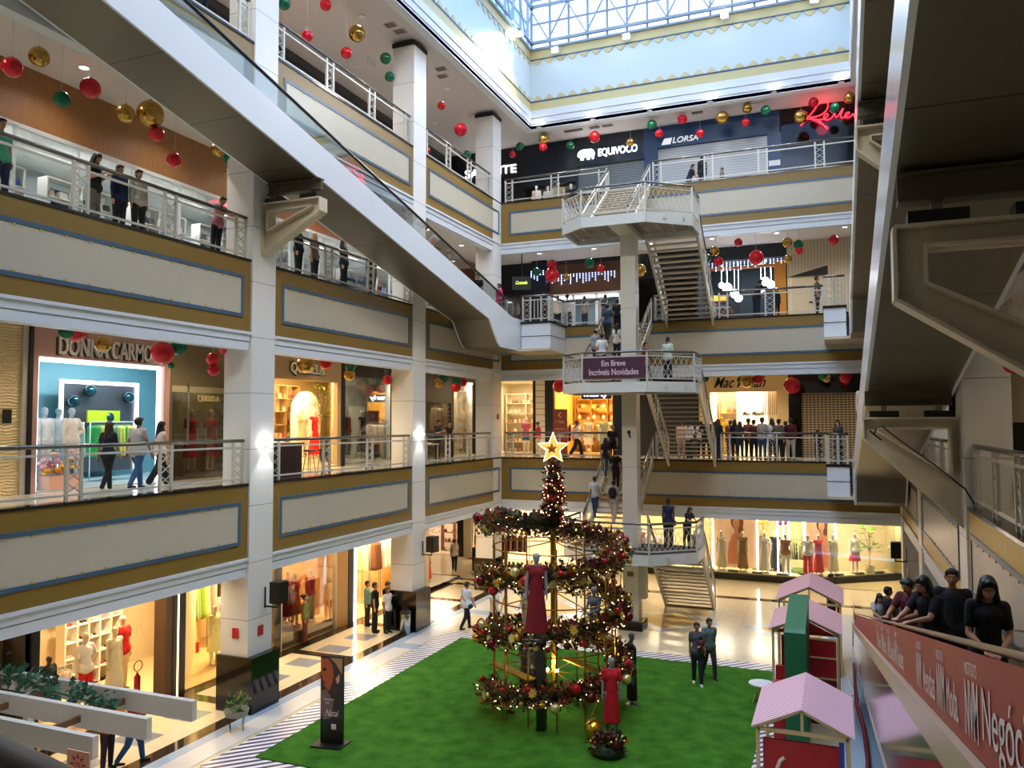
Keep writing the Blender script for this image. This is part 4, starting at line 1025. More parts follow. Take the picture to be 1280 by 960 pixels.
leafy(W(-16.2,.9,L+.03),2.0,.35,90,'tall olive plant standing in the smoked glass window','plant',mat('leaf_olive','#5c6a3a',.5),M_c('#777060'))
# directory sign hanging before the smoked glass
o=thing('directory_sign','peach hanging directory sign with a pink foot strip','sign',W(-14.55,-.4,L+2.35))
t=MB();sbox(t,W,-14.95,-14.05,-.42,-.38,L+2.35,L+3.1);t.build('board',M_c('#dcb090'),o)
t=MB();sbox(t,W,-14.95,-14.05,-.425,-.42,L+2.35,L+2.45);t.build('pink_strip',M_c('#d84a68'),o)
t=MB()
for i in range(3):sbox(t,W,-14.55,-14.15,-.425,-.42,L+2.58+i*.17,L+2.6+i*.17);t.ball(W(-14.75,-.42,L+2.6+i*.17),.035,8)
t.build('pictograms',M_c('#4a3a30'),o)
t=MB();t.bar(W(-14.7,-.4,L+3.1),W(-14.7,-.4,L+3.8),.01);t.bar(W(-14.3,-.4,L+3.1),W(-14.3,-.4,L+3.8),.01);t.build('hanging_wires',M_steel,o)
# Quebela main
o,W=front('L',XS,-13.88,-8.85,L,L+3.05,'storefront','tan portal shopfront with outlined QUEBELA letters and an arched niche','#b59a74',jamb=.22)
sign('L',XS,-10.9,L+3.42,'QUEBELA',1.9,.42,mat('letter_white','#f2efe8',.5),o,ext=.03,off=.06);sign('L',XS,-10.88,L+3.41,'QUEBELA',1.98,.5,M_dark,o,ext=.02,off=.035,bold=.03)
interior('L',XS,-13.6,-9.1,L,'#e6c887','#dcc79a',170,(1,.84,.55))
shelf('L',XS,AL(343,2.6),AL(374,2.6),2.6,L,3.0,6,'#b5925a','honey shelf unit filled with bags in the QUEBELA shop',[('#c8372e','red','bag'),('#e7c79a','beige','bag'),('#8a5a38','brown','bag'),('#e0a36a','tan','folded')],'goods on the honey shelves of the QUEBELA shop','honey shelves',2)
t=MB();W_=W
a0=AL(363,2.4);a1=AL(398,2.4);am=(a0+a1)/2;ar=(a1-a0)/2
pts=[(a0,0),(a0,2.0)]+[(am+ar*math.cos(PI-PI*i/10),2.0+.8*math.sin(PI*i/10)) for i in range(1,10)]+[(a1,2.0),(a1,0)]
t.prism([(a,L+.03+z_) for a,z_ in pts],'X',XS-2.4,XS-2.3);tag(t.build('arch_niche',M_c('#fbf3e2',.6)),'cream arched display panel inside the QUEBELA shop','panel')
mannequin(W(AL(378,1.7),1.7,L+.03),PI/2,'hip','beige dressed mannequin standing before the cream arch',dress='dress',dc='#e2c58c',col='#ecdcc2',dz=.3)
mannequin(W(AL(393,1.2),1.2,L+.03),PI/2,'stand','mannequin in a red ruffled top and long red skirt before the cream arch',dress='gown',dc='#d81e22',col='#ecdcc2',dz=.25)
leafy(W(AL(402,2.0),2.0,L+.9),2.2,.6,150,'yellow green foliage spray hanging inside the QUEBELA shop','plant',mat('leaf_lime','#a9c22c',.5,var=.3,vs=8))
# next units
wallpiece('L',XS,-8.85,-8.65,L,m_=M_dark)
o,W=front('L',XS,-8.65,-4.95,L,L+3.35,'storefront','black topped glass shopfront showing a white interior in the middle bay','#17161a',jamb=.08,glass=True)
interior('L',XS,-8.55,-5.05,L,'#d9d2c4','#cfc6b4',150,(1,.93,.8))
for a,lb,kw in((-7.9,'mannequin in a cream jacket left in the white-interior window',dict(top='long',tc='#d8cdb8',bot='trousers',bc='#7c7468')),(-7.2,'mannequin in a dark red blouse in the white-interior window',dict(top='long',tc='#9b1f24',bot='wide',bc='#4a4038')),(-6.1,'white mannequin in a black dress at the right of the white-interior window',dict(dress='gown',dc='#15161c'))):
    mannequin(W(a,.8,L+.03),PI/2,'stand',lb,col='#e8e4dc',dz=.25,**kw)
t=MB();sbox(t,W,AL(436,2.9),AL(455,2.9),2.9,3.0,L+.0,L+2.3);sbox(t,W,AL(462,2.6),AL(476,2.6),2.6,2.7,L,L+2.5,1);t.build('rear_doorway',[M_c('#c2b8a4'),M_c('#3a3430')],o)
leafy(W(-6.8,.4,L+.03),.6,.3,50,'low green planter in the white-interior window','plant',M_leaf,trunk=False)
wallpiece('L',XS,-4.95,-4.75,L,m_=M_dark)
o,W=front('L',XS,-4.75,-2.55,L,L+2.35,'storefront','shopfront with a deep black fascia left of the second column','#14151c',jamb=.08)
interior('L',XS,-4.65,-2.6,L,'#e3c990','#cbb890',120,(1,.85,.6))
rack('L',XS,-4.4,-3.0,1.6,L,1.6,CRE,'mid','clothes rack under the deep black fascia','garment hanging in the shop with the deep black fascia','rack under black fascia')
o,W=front('L',XS,-2.5,.35,L,L+2.5,'storefront','shopfront with a black sign band and bronze grille in the far bay','#121318',jamb=.1)
interior('L',XS,-2.4,.25,L,'#8a7a58','#6b6048',60,(1,.85,.6))
t=MB()
for i in range(24):sbox(t,W,-2.35+i*.11,-2.33+i*.11,.02,.04,L+.03,L+2.5)
for i in range(12):sbox(t,W,-2.4,.25,.02,.04,L+.1+i*.2,L+.12+i*.2)
t.build('bronze_grille',M_c('#6f6148',.4),o)
wallpiece('L',XS,.35,.5,L,m_=M_dark)
o,W=front('L',XS,.5,3.1,L,L+3.6,'storefront','clear glass shopfront with white curtains in the far bay','#1b1b1e',jamb=.06,glass=True)
interior('L',XS,.55,3.05,L,'#efe9dc','#ddd2bc',150,(1,.93,.8))
rack('L',XS,.8,2.2,1.2,L,2.4,CRE,'long','high clothes rail behind the clear glass in the far bay','garment hanging behind the clear glass in the far bay','high rail far bay')
wallpiece('L',XS,3.1,3.25,L,m_=M_dark)
# ======== BACK, first floor
YB=4.0
interior('L',XS,3.3,6.5,L,'#e9d2a6','#dcc79a',160,(1,.86,.62))
shelf('L',XS,3.4,6.3,1.2,L,3.2,6,'#d9c39a','pale shelf unit with bags beside the far left column',[('#d9b48a','beige','bag'),('#9b6b46','brown','bag'),('#e6ddcf','white','bag')],'goods on the pale shelves by the far left column','pale corner shelves',2)
mannequin((-1.75,2.6,L+.03),.3,'stand','white mannequin in a black skirt behind the railing left of the corner column',top='long',tc='#ece8e0',bot='skirt',bc='#17171b',col='#e8e2d6')
interior('B',YB,-2.6,.05,L,'#ecd9b2','#dcc79a',150,(1,.88,.66))
mannequin((-.55,YB+.6,L+.03),.1,'stand','white mannequin in a pink top and blue shorts right of the corner column',top='tee',tc='#e66a94',bot='shorts',bc='#3f6bc0',col='#efeae2')
shelf('B',YB,-2.4,-.1,2.4,L,3.1,6,'#d9c39a','pale wooden shelf unit with bags right of the corner column',[('#d9b48a','beige','bag'),('#9b6b46','brown','bag'),('#cfa58a','pink','bag')],'goods on the shelves right of the corner column','shelves right of corner column',2)
wallpiece('B',YB,.05,.2,L,m_=M_dark)
wallpiece('B',YB,.2,.72,L,m_=mat('patterned_curtain','#e9e6dd',.6,fn=stripes('#c9b68e',.3,.2,ax=(0,0,1))))
t=MB();sbox(t,fr('B',YB),.72,1.15,-.08,.2,L,L+3.8);sbox(t,fr('B',YB),1.15,4.7,-.08,.2,L+3.3,L+3.8);sbox(t,fr('B',YB),4.2,4.7,-.08,.2,L,L+3.3)
o=t.build('storefront',mat('front_navyblack','#0d1117',.3));tag(o,'black framed portal of the golden lit shop left of the stair post','shopfront')
interior('B',YB,1.2,4.15,L,'#f0be5e','#e6bd74',300,(1,.74,.36))
t=MB();sbox(t,fr('B',YB),2.6,4.1,.0,.1,L+2.72,L+3.12);o=t.build('hanging_sign_panel',mat('navy_panel','#10204a',.4));tag(o,'navy sign panel with white lowercase letters hanging in the golden shop','sign')
sign('B',YB,3.35,L+2.93,'marly',1.2,.34,em('sign_white','#ffffff',3),o,off=.02)
shelf('B',YB,1.35,4.0,2.9,L,2.9,5,'#a9773a','golden brown rear shelf with goods in the golden shop',[('#f0c060','gold','folded'),('#c8792e','orange','folded'),('#5a3a20','brown','bag'),('#f2e2bd','cream','bag')],'goods on the rear shelf of the golden shop','rear shelf golden shop',3)
rack('B',YB,1.4,2.2,1.3,L,1.55,[('#e88a6a','coral'),('#2a1a20','black'),('#f0dcc0','cream')],'mid','clothes rack at the left of the golden shop','garment hanging at the left of the golden shop','rack left of golden shop')
rack('B',YB,2.9,4.0,1.5,L,1.55,[('#e6e2d2','cream'),('#9fb79a','sage'),('#efe7d8','ivory'),('#8a2430','wine')],'mid','clothes rack at the right of the golden shop','garment hanging at the right of the golden shop','rack right of golden shop')
for a,c,lb in((2.75,'#efe6cf','cream dressed mannequin in the middle of the golden shop'),(3.55,'#a8bba0','mannequin in a sage top in the golden shop'),(3.95,'#f0e9da','mannequin in an ivory dress at the right of the golden shop')):
    mannequin((a,YB+.7,L+.03),0,'stand',lb,dress='dress',dc=c,col='#eee0c0')
# rust totem on the walkway
o=thing('standing_sign','rust red standing sign with a white arrow on the first-floor rear walkway','sign',(2.3,1.6,L+.02))
MB().box(1.95,2.65,1.58,1.62,L+.02,L+2.2).build('board',M_c('#a84a22',.5),o)
MB().box(1.9,2.7,1.45,1.75,L+.0,L+.05).build('foot',M_dark,o)
t=MB();t.bar((2.22,1.57,L+1.93),(2.36,1.57,L+2.05),.04);t.bar((2.22,1.57,L+1.93),(2.36,1.57,L+1.81),.04);t.build('arrow',M_ltr,o)
place(text_mb('1º PISO',width=.42,height=.12,ext=.003),(2.3,1.572,L+1.6)).build('lettering',M_ltr,o)
place(text_mb('ESPAÇO',width=.5,height=.1,ext=.003),(2.3,1.572,L+1.27)).build('lettering',M_ltr,o)
place(text_mb('Vivo',width=.36,height=.16,ext=.003,shear=.3),(2.3,1.572,L+1.02)).build('lettering',M_ltr,o)
wallpiece('B',YB,4.7,8.3,L,m_=M_c('#2c2a28',.4))
# Mac shop
o,W=front('B',YB,8.3,12.25,L,L+2.95,'storefront','cream shopfront with black handwritten sign and white inner wall right of the stairs','#ecd096',jamb=.5)
interior('B',YB,8.8,11.75,L,'#f2e6d4','#e6cf9c',260,(1,.84,.58),dep=3.2)
sign('B',YB,10.15,L+3.4,'Mac Malah',2.3,.5,M_dark,o,ext=.02,shear=.5,off=.03)
t=MB();sbox(t,W,9.75,11.2,2.2,2.3,L,L+3.3);o2=t.build('partition_wall',M_c('#f7efe6',.6));tag(o2,'white inner partition with small black handwriting inside the cream shop','partition')
sign('B',YB,10.5,L+2.0,'Mac Malah',.95,.2,M_dark,o2,ext=.005,shear=.5,off=-2.18)
t=MB()
for i in range(8):sbox(t,W,11.1+i*.08,11.14+i*.08,.6,.7,L+1.9,L+3.0)
tag(t.build('slatted_screen',M_c('#a98a5c')),'brown slatted screen at the right of the cream shop','screen')
shelf('B',YB,8.9,9.7,2.4,L,2.5,5,'#e0b255','golden display shelf at the left of the cream shop',[('#e8c070','gold','folded'),('#8a6a3a','brown','bag')],'goods on the golden display shelf of the cream shop','golden display shelf')
mannequin((9.35,YB-.3,L+.02),0,'stand','golden yellow mannequin figure at the cream shop entrance',top='tee',tc='#f0c01a',bot='trousers',bc='#e2b11a',col='#e8b81a')
# grille unit
t=MB();sbox(t,fr('B',YB),12.25,12.75,-.05,.2,L,L+3.8);sbox(t,fr('B',YB),12.75,16.4,-.05,.2,L+2.85,L+3.8);struct('wall_back',t,mat('gloss_black_panel','#0c0b0b',.1))
wallpiece('B',YB+.25,12.75,16.4,L,m_=M_c('#1d1a17'))
t=MB();t.box(12.8,16.35,YB+.08,YB+.1,L,L+2.85);
def gr_fn(m,nt,b,tc):
    o=sep(nt,tc);a=mth(nt,'GREATER_THAN',mth(nt,'FRACT',mth(nt,'DIVIDE',mth(nt,'ADD',o[0],50),.16)),.3);c=mth(nt,'GREATER_THAN',mth(nt,'FRACT',mth(nt,'DIVIDE',mth(nt,'ADD',o[2],50),.11)),.45)
    g=mth(nt,'MULTIPLY',a,c);mx=N(nt,'MixRGB');nt.links.new(g,mx.inputs[0]);mx.inputs[1].default_value=hexc('#a08f72');mx.inputs[2].default_value=hexc('#3a3026');nt.links.new(mx.outputs[0],b.inputs['Base Color'])
tag(t.build('rolling_grille',mat('rolling_grille','#a08f72',.45,fn=gr_fn)),'closed beige rolling grille with rows of small openings under a black fascia','grille')
# ======== LEFT + BACK, second floor
L=2*H
M_wood=mat('wood_panel','#b07c48',.45,fn=wood('#8f6036',3));M_woodo=mat('wood_panel_orange','#b8744a',.45,fn=wood('#9a5c38',3))
t=MB();sbox(t,fr('L',XS),YF-6,-14.0,-.02,.2,L+2.42,L+3.9,0);sbox(t,fr('L',XS),-14.0,4,-.02,.2,L+2.42,L+3.9,1);struct('wall_left',t,[M_wood,M_woodo])
interior('L',XS,YF,4,L,'#a9b1b3','#b0aa9c',0,dep=3.2,h=2.6,cc='#eef2f2',skew=0)
W=fr('L',XS)
for i in range(14):warea(W,-26+i*2.2,1.3,L+2.5,1.3,.5,'L',70,(.92,.96,1))
o=thing('window_band','long band of steel-framed shop windows under the wood panelling on the second floor','shop windows',W(-14,0,L))
t=MB();sbox(t,W,YF,4,-.03,.03,L+2.36,L+2.46);sbox(t,W,YF,4,-.03,.03,L+2.0,L+2.05);sbox(t,W,YF,4,-.03,.03,L,L+.08)
for i in range(23):sbox(t,W,-33+i*1.62,-32.95+i*1.62,-.03,.03,L,L+2.4)
t.build('window_frame',M_c('#dfe3e3',.3),o)
t=MB();sbox(t,W,YF,4,-.005,.005,L+.05,L+2.4);t.build('glass_pane',glassmat('shop_glass'),o)
for i in range(9):
    shelf('L',XS,-25+i*2.6,-23.0+i*2.6,1.3,L,1.9,4,'#d9d6ce',f'white shelf unit in the bright second-floor shop, {["outside the frame","at the left frame edge","second from the left frame edge","behind the woman in grey","behind the cream backpack","left of the ramp bracket","right of the ramp bracket","behind the black hoodie","before the far bay"][i]}',[('#3a62b0','blue','folded'),('#ddd9d0','white','folded'),('#2b2f38','black','folded'),('#b04038','red','shoe'),('#b9a58a','tan','bag')],'item on the white shelves of the bright second-floor shop','white second-floor shelves',2,dense=.27)
    t=MB();sbox(t,W,-24.6+i*2.6,-23.6+i*2.6,1.66,1.7,L+.7,L+1.75,0);sbox(t,W,-24.12+i*2.6,-24.08+i*2.6,1.64,1.66,L+.7,L+1.75,1);sbox(t,W,-24.6+i*2.6,-23.6+i*2.6,1.64,1.66,L+1.2,L+1.24,1);tag(t.build('blue_showcase',[mat('blue_panel_glass','#2f5a86',.2),M_white]),'blue glass display panel with white cross bars behind the second-floor shelves','showcase','blue display panels second floor')
# back second floor
t=MB();sbox(t,fr('B',YB),-2.7,.2,-.02,.2,L,L+3.9,2);sbox(t,fr('B',YB),.2,.95,-.5,.2,L,L+3.9,1);sbox(t,fr('B',YB),.95,4.65,-.02,.2,L+2.1,L+3.6,0);sbox(t,fr('B',YB),.95,4.65,-.02,.2,L+3.6,L+3.9,1)
sbox(t,fr('B',YB),4.65,5.1,-.02,.2,L,L+3.9,1);sbox(t,fr('B',YB),5.1,8.3,-.02,.2,L+2.6,L+3.9,1);sbox(t,fr('B',YB),-2.7,.2,-.1,-.02,L+2.2,L+3.9,1)
struct('wall_back',t,[mat('wood_panel_dark','#6e4627',.45,fn=wood('#55341c',3)),mat('night_blue_panel','#0d1824',.3),M_c('#3a2a22',.5)])
interior('B',YB,.95,4.65,L,'#55646a','#777777',90,(.9,.96,1),dep=2.6,h=2.2,cc='#dfe6e8')
o=thing('window_band','white framed kiosk windows under dark wood on the second-floor rear walkway','shop windows',(2.8,YB,L));W=fr('B',YB)
t=MB();sbox(t,W,.95,4.65,-.06,.05,L+2.0,L+2.12)
for i in range(4):sbox(t,W,1.0+i*1.18,1.12+i*1.18,-.06,.05,L,L+2.05)
t.build('window_frame',M_c('#eef2f2',.3),o)
t=MB();sbox(t,W,1.0,4.6,0,.3,L+1.9,L+1.96);t.build('strip_light',M_led,o)
def led_string(x0,x1,zt,lab,y):
    o=thing('light_string',lab,'string lights',((x0+x1)/2,y,zt));t=MB();t.tube([(x0,y,zt),(x1,y,zt)],.008,5);t.build('cable',M_dark,o)
    t=MB();x=x0
    while x<x1:
        n=random.randint(2,6);t.tube([(x,y,zt),(x+.05*random.uniform(-1,1),y,zt-n*.09)],.005,4)
        for k in range(n):
            t.box(x-.014,x+.014,y-.02,y+.0,zt-.05-k*.09,zt-.015-k*.09,1)
        x+=.16
    t.build('drop_lights',[M_dark,em('led_blue','#9db8ff',5)],o)
led_string(.2,.9,L+3.3,'blue white icicle lights on the dark corner panel of the second floor',YB-.55)
led_string(1.0,4.5,L+3.1,'icicle string lights across the dark wood of the second-floor rear kiosk',YB-.1)
led_string(8.7,12.1,L+3.1,'icicle string lights above the dark restaurant front right of the stairs',YB-.1)
interior('B',YB,8.35,12.2,L,'#1b2a33','#3a3a3c',50,(.85,.93,1),dep=3,h=3.2,cc='#222a30')
t=MB();sbox(t,W,8.3,12.3,-.03,.15,L+3.25,L+3.9,0);sbox(t,W,8.3,12.0,-.05,.05,L+2.75,L+2.9,1);sbox(t,W,11.75,12.25,-.1,.1,L,L+3.0,2)
o=t.build('restaurant_front',[mat('night_blue_panel'),M_c('#b06a30'),M_c('#c98a2a')]);tag(o,'dark restaurant front with amber post right of the stairs on the second floor','shopfront')
for a,d,z_,r in((9.6,.5,2.0,.22),(9.9,.8,1.75,.2),(10.1,.6,1.5,.18),(11.3,.6,2.2,.2),(11.55,.7,2.05,.18),(11.1,.9,1.9,.15),(9.3,.9,2.2,.14)):
    t=MB();t.ball((a,YB+d,L+z_),r,14);t.tube([(a,YB+d,L+z_+r),(a,YB+d,L+3.2)],.008,4);tag(t.build('globe_lamp',em('globe_glow','#eef4ff',9)),'glowing white globe lamp inside the dark restaurant','lamp','white globe lamps of the restaurant')
t=MB();sbox(t,W,8.95,9.6,.1,.14,L+1.35,L+1.6);o=t.build('menu_sign',em('menu_glow','#e0a02a',1.2));tag(o,'small amber illuminated sign inside the dark restaurant','sign')
# cream slatted wall, angled portal
t=MB();t.box(12.3,16.4,YB-.05,YB+.2,L,L+3.9)
for i in range(30):t.box(12.35+i*.135,12.40+i*.135,YB-.1,YB-.05,L+ (2.3+ .012*i*3 if i<13 else .0),L+3.9,1)
t.box(12.5,13.95,YB-.06,YB-.04,L,L+2.2,2);t.add([(12.3,YB-.11,L+2.2),(14.0,YB-.11,L+2.2),(14.0,YB-.11,L+2.62)],[(0,1,2)],3)
struct('wall_back',t,[M_c('#e6d9bd'),M_c('#cbbd9c'),M_c('#d9cbab'),M_c('#2a2520')])
t=MB();sbox(t,W,13.2,13.4,-.12,-.05,L+1.0,L+1.05);tag(t.build('door_pull',M_dark),'small dark pull handle on the cream slatted wall','handle')
# hanging screen
p=px(652,354,'Y',1.0);o=thing('hanging_screen','small black hanging screen with pale green lettering by the far corner','screen',p)
t=MB();t.bar((p[0]-.42,p[1]-.15,p[2]+.0),(p[0]+.42,p[1]+.15,p[2]),.08,.62);t.build('casing',M_dark,o)
q=place(text_mb('Caramelo',width=.55,height=.16,ext=.003,shear=.4),(p[0]+.02,p[1]-.06,p[2]+.02),math.atan2(.3,.84));q.build('lettering',em('screen_green','#cfe05a',1.5),o)
MB().bar((p[0],p[1]+.05,p[2]+.3),(p[0],p[1]+.05,2*H+3.8),.04).build('ceiling_pole',M_dark,o)
# ======== top floor
L=3*H;XT=-4.8
t=MB();W=fr('L',XT);sbox(t,W,YF-6,5,0,.2,L,L+4.05,0);sbox(t,W,YF,5,-.04,0,L+2.6,L+3.7,1)
for i in range(9):sbox(t,W,-32+i*4.1,-29.2+i*4.1,-.03,0,L+.05,L+2.5,2+i%2)
struct('wall_left',t,[M_c('#4a4648'),mat('night_panel','#12161c',.3),mat('dim_glass','#3c4650',.1),mat('shutter_dark','#23282e',.4,fn=stripes('#171b20',.12,.3,ax=(0,0,1)))])
sign('L',XT,-15.2,L+3.1,'H',.3,.42,em('sign_white','#ffffff',3),None,off=.1,label='small white letter sign on the dark top-floor shop at left')
interior('L',XT+.6,-14.6,-12.8,L,'#c99a6a','#a08060',60,(1,.8,.55),dep=.5,h=2.4,skew=0)
W=fr('B',YB)
t=MB();sbox(t,W,-5,-.4,0,.2,L,L+4.05,0);sbox(t,W,-.4,2.4,0,.2,L+1.9,L+4.05,1);sbox(t,W,2.4,2.5,-.1,.2,L,L+4.05,0);sbox(t,W,2.5,5.85,-.03,.2,L+2.6,L+4.05,1);sbox(t,W,5.85,12.1,-.05,.2,L+3.0,L+4.05,2)
sbox(t,W,5.85,6.5,-.05,.2,L,L+3.0,2);sbox(t,W,11.55,12.15,-.05,.2,L,L+3.0,2);sbox(t,W,12.15,16.5,0,.2,L,L+4.05,3)
struct('wall_back',t,[mat('ink_panel','#0c1015',.3),mat('navy_sign_panel','#0a1a2a',.3),mat('royal_blue_panel','#0f3a66',.35),mat('black_glass_panel','#07090d',.08)])
M_sw=em('sign_white','#ffffff',3)
sign('B',YB,-3.95,L+2.75,'103',.36,.2,M_sw,None,label='small white number 103 left of the dark corner shop sign')
sign('B',YB,-2.25,L+2.95,'SALENTE',2.9,.42,M_sw,None,label='white illuminated SALENTE sign partly hidden by the top corner column',bold=0)
o=thing('shop_sign','white illuminated EQUIVOCO sign with an elephant emblem on navy','sign',(4.2,YB,L+3.2));
q=MB();W2=lambda x,z_:(2.95+x,L+3.1+z_)
body=[(-.38,.0),(-.36,.14),(-.26,.24),(-.1,.28),(.08,.26),(.22,.27),(.33,.2),(.38,.08),(.36,-.06),(.33,-.2),(.27,-.2),(.27,-.07),(.2,-.04),(.16,-.2),(.05,-.2),(.04,-.08),(-.1,-.08),(-.12,-.2),(-.24,-.2),(-.24,-.05),(-.33,-.06)]
q.prism([(2.95+x,L+3.12+z_) for x,z_ in [(a*1.15,b*1.1) for a,b in body]],'Y',YB-.09,YB-.05);q.build('elephant_emblem',M_sw,o)
o3=sign('B',YB,4.55,L+3.15,'EQUIVOCO',1.95,.42,M_sw,o,bold=0)
M_shut=mat('shutter_grey','#6f777b',.4,.4,fn=stripes('#4a5256',.12,.35,ax=(0,0,1)));M_shutl=mat('shutter_light','#a7abab',.4,.4,fn=stripes('#8b9093',.12,.3,ax=(0,0,1)))
t=MB();sbox(t,W,2.5,5.85,.1,.15,L,L+2.6);tag(t.build('roller_shutter',M_shut),'closed grey roller shutter under the EQUIVOCO sign','shutter')
t=MB();sbox(t,W,6.5,11.55,.1,.15,L,L+3.0);tag(t.build('roller_shutter',M_shutl),'closed light grey roller shutter under the LORSA sign','shutter')
o=thing('shop_sign','pale metal LORSA sign with a small leaping emblem on blue','sign',(7.6,YB,L+3.2))
M_ls=mat('sign_silver','#c9cdd0',.35,.3,emit='#c9cdd0',es=.4)
sign('B',YB,7.85,L+3.28,'LORSA',1.2,.27,M_ls,o,shear=.25,off=.1,bold=.0)
q=MB();
for k in range(3):q.prism([(6.72+k*.13,L+3.12),(6.85+k*.13,L+3.4),(6.97+k*.13,L+3.42),(6.88+k*.13,L+3.12)],'Y',YB-.12,YB-.08)
q.build('emblem',M_ls,o)
# white mannequin shop
t=MB();sbox(t,W,-.35,2.4,1.6,1.7,L,L+2.2);struct('wall_back',t,M_c('#14202c'))
t=MB();sbox(t,W,.75,1.5,.9,.95,L+1.35,L+1.95);tag(t.build('poster_panel',M_c('#b58a5a',.5,emit='#b58a5a',es=.4)),'tan panel inside the top-floor mannequin shop','panel')
warea(fr('B',YB),1,.8,L+1.95+.9,2,.6,'B',60,(1,.95,.9))
for a,d,lb,c in((1.6,.2,'headscarved white mannequin in a patterned coat, centre of the top-floor mannequin shop','#9a907a'),(.9,.6,'white mannequin with tall white hair left in the top-floor mannequin shop','#d8d4c8'),(2.1,.7,'white mannequin with black dress and white cap right in the top-floor mannequin shop','#15161a'),(.4,.3,'white mannequin in cream at the far left of the top-floor mannequin shop','#ded6c6')):
    mannequin((a,YB-.6+d,L+.03),0,'stand',lb,top='long',tc=c,bot='wide',bc=c,col='#efeae2')
# Revan neon: script strokes
def neon(pts,r=.028):
    return pts
o=thing('neon_sign','red neon handwritten sign starting with a large R on black glass','neon sign',(13.8,YB,L+3.0));t=MB()
def stroke(P):
    q=[px(u,v,'Y',YB-.12) for u,v in P]
    # smooth
    for _ in range(2):
        n=[q[0]]
        for a,b in zip(q,q[1:]):n+=[a.lerp(b,.25),a.lerp(b,.75)]
        n.append(q[-1]);q=n
    t.tube(q,.024,7)
stroke([(1001,157),(1006,151),(1016,140),(1024,128),(1031,124),(1036,130),(1033,139),(1024,145),(1012,147)])
stroke([(1008,140),(1004,147),(1011,149),(1022,148),(1034,162)])
stroke([(1012,148),(1022,152),(1035,160)])
stroke([(1022,150),(1030,149),(1036,144),(1033,141),(1029,146),(1032,151),(1041,147),(1043,139),(1045,150),(1056,131),(1049,148),(1057,146),(1063,140),(1057,141),(1056,147),(1062,147),(1067,141),(1068,147),(1074,142)])
t.build('neon_tube',em('neon_red','#ff2030',4),o)
l=bpy.data.lights.new('neon_glow','POINT');l.energy=10;l.color=(1,.05,.08);l.shadow_soft_size=.3;lo=bpy.data.objects.new('neon_glow',l);COL.objects.link(lo);lo.location=(13.9,YB-.5,L+3.1)
t=MB();sbox(t,W,11.6,12.1,-.07,-.05,L+1.5,L+1.75);tag(t.build('notice',M_c('#dfe6ea')),'small white notice on the blue pillar right of the light shutter','notice')
# ======== ground floor, left
L=0
shelf('L',XS,-24,-20.95,.9,0,2.9,5,'#6a5230','dark wooden shelves in the dim shop at far left of the ground floor',[('#b5862e','gold','folded'),('#6b4a20','brown','bag'),('#d8cfae','cream','folded')],'goods on the dark wooden ground-floor shelves','dark wooden shelves',3)
interior('L',XS,YF,-20.9,0,'#4a3a22','#5a4a30',30,(1,.8,.5),skew=0)
wallpiece('L',XS,-20.9,-20.7,0,m_=M_dark)
interior('L',XS,-20.65,-17.1,0,'#eed9ae','#e2c795',330,(1,.8,.52),kl=0)
W=fr('L',XS)
shelf('L',XS,AL(82,2.9,800),AL(152,2.9,800),2.9,0,3.1,7,'#f2ead8','white cube shelves with shoes behind the ground-floor mannequins',[('#d9433a','red','shoe'),('#e0a98a','beige','shoe'),('#3a3230','dark','shoe'),('#d8d2c6','white','shoe'),('#e78a94','pink','folded')],'pairs on the white cube shelves','white cube shelves',5,dense=.22)
t=MB();sbox(t,W,-19.2,-17.3,.15,1.1,0,.28);tag(t.build('display_plinth',M_c('#eadcbf')),'low cream display plinth under the ground-floor mannequins','plinth')
rack('L',XS,AL(60,1.7,800),AL(92,1.7,800),1.7,0,1.2,CRE,'short','low rail of cream garments left of the ground-floor mannequins','cream toned garment hanging left of the ground-floor mannequins','low cream rail')
mannequin(W(-19.0,.6,.3),PI/2,'hip','large cream mannequin in a white tee and red shorts in the ground-floor window',top='tee',tc='#efe3cf',bot='shorts',bc='#d21a16',col='#e8cfa2',h=1.9)
mannequin(W(-18.15,.55,.3),PI/2,'stand','cream mannequin in a long pale dress in the ground-floor window',dress='gown',dc='#e9dcb2',col='#e8cfa2',h=1.85)
mannequin(W(AL(153,1.0,800),1.0,.3),PI/2,'stand','mannequin in a red top behind the long pale dress',top='tee',tc='#d21a16',bot='shorts',bc='#e3c99a',col='#e8cfa2',h=1.95)
mannequin(W(AL(62,.9,800),.9,.3),PI/2,'stand','small black-clad mannequin at the left of the ground-floor window',top='long',tc='#15120f',bot='trousers',bc='#3a1a1a',col='#2a2018',h=1.5)
t=MB();p=W(-17.45,.5,.3)
t.lathe([(.08,0),(.085,.05),(.085,.4),(.03,.48),(.03,.52)],p,12);t.tube([V(p)+V((0,.02+.14*math.cos(a),.68+.14*math.sin(a))) for a in [i*PI/5 for i in range(10)]],.015,6,closed=True)
tag(t.build('fire_extinguisher',M_c('#8a1a18',.3)),'dark red fire extinguisher with a round hose loop beside the arch','fire extinguisher')
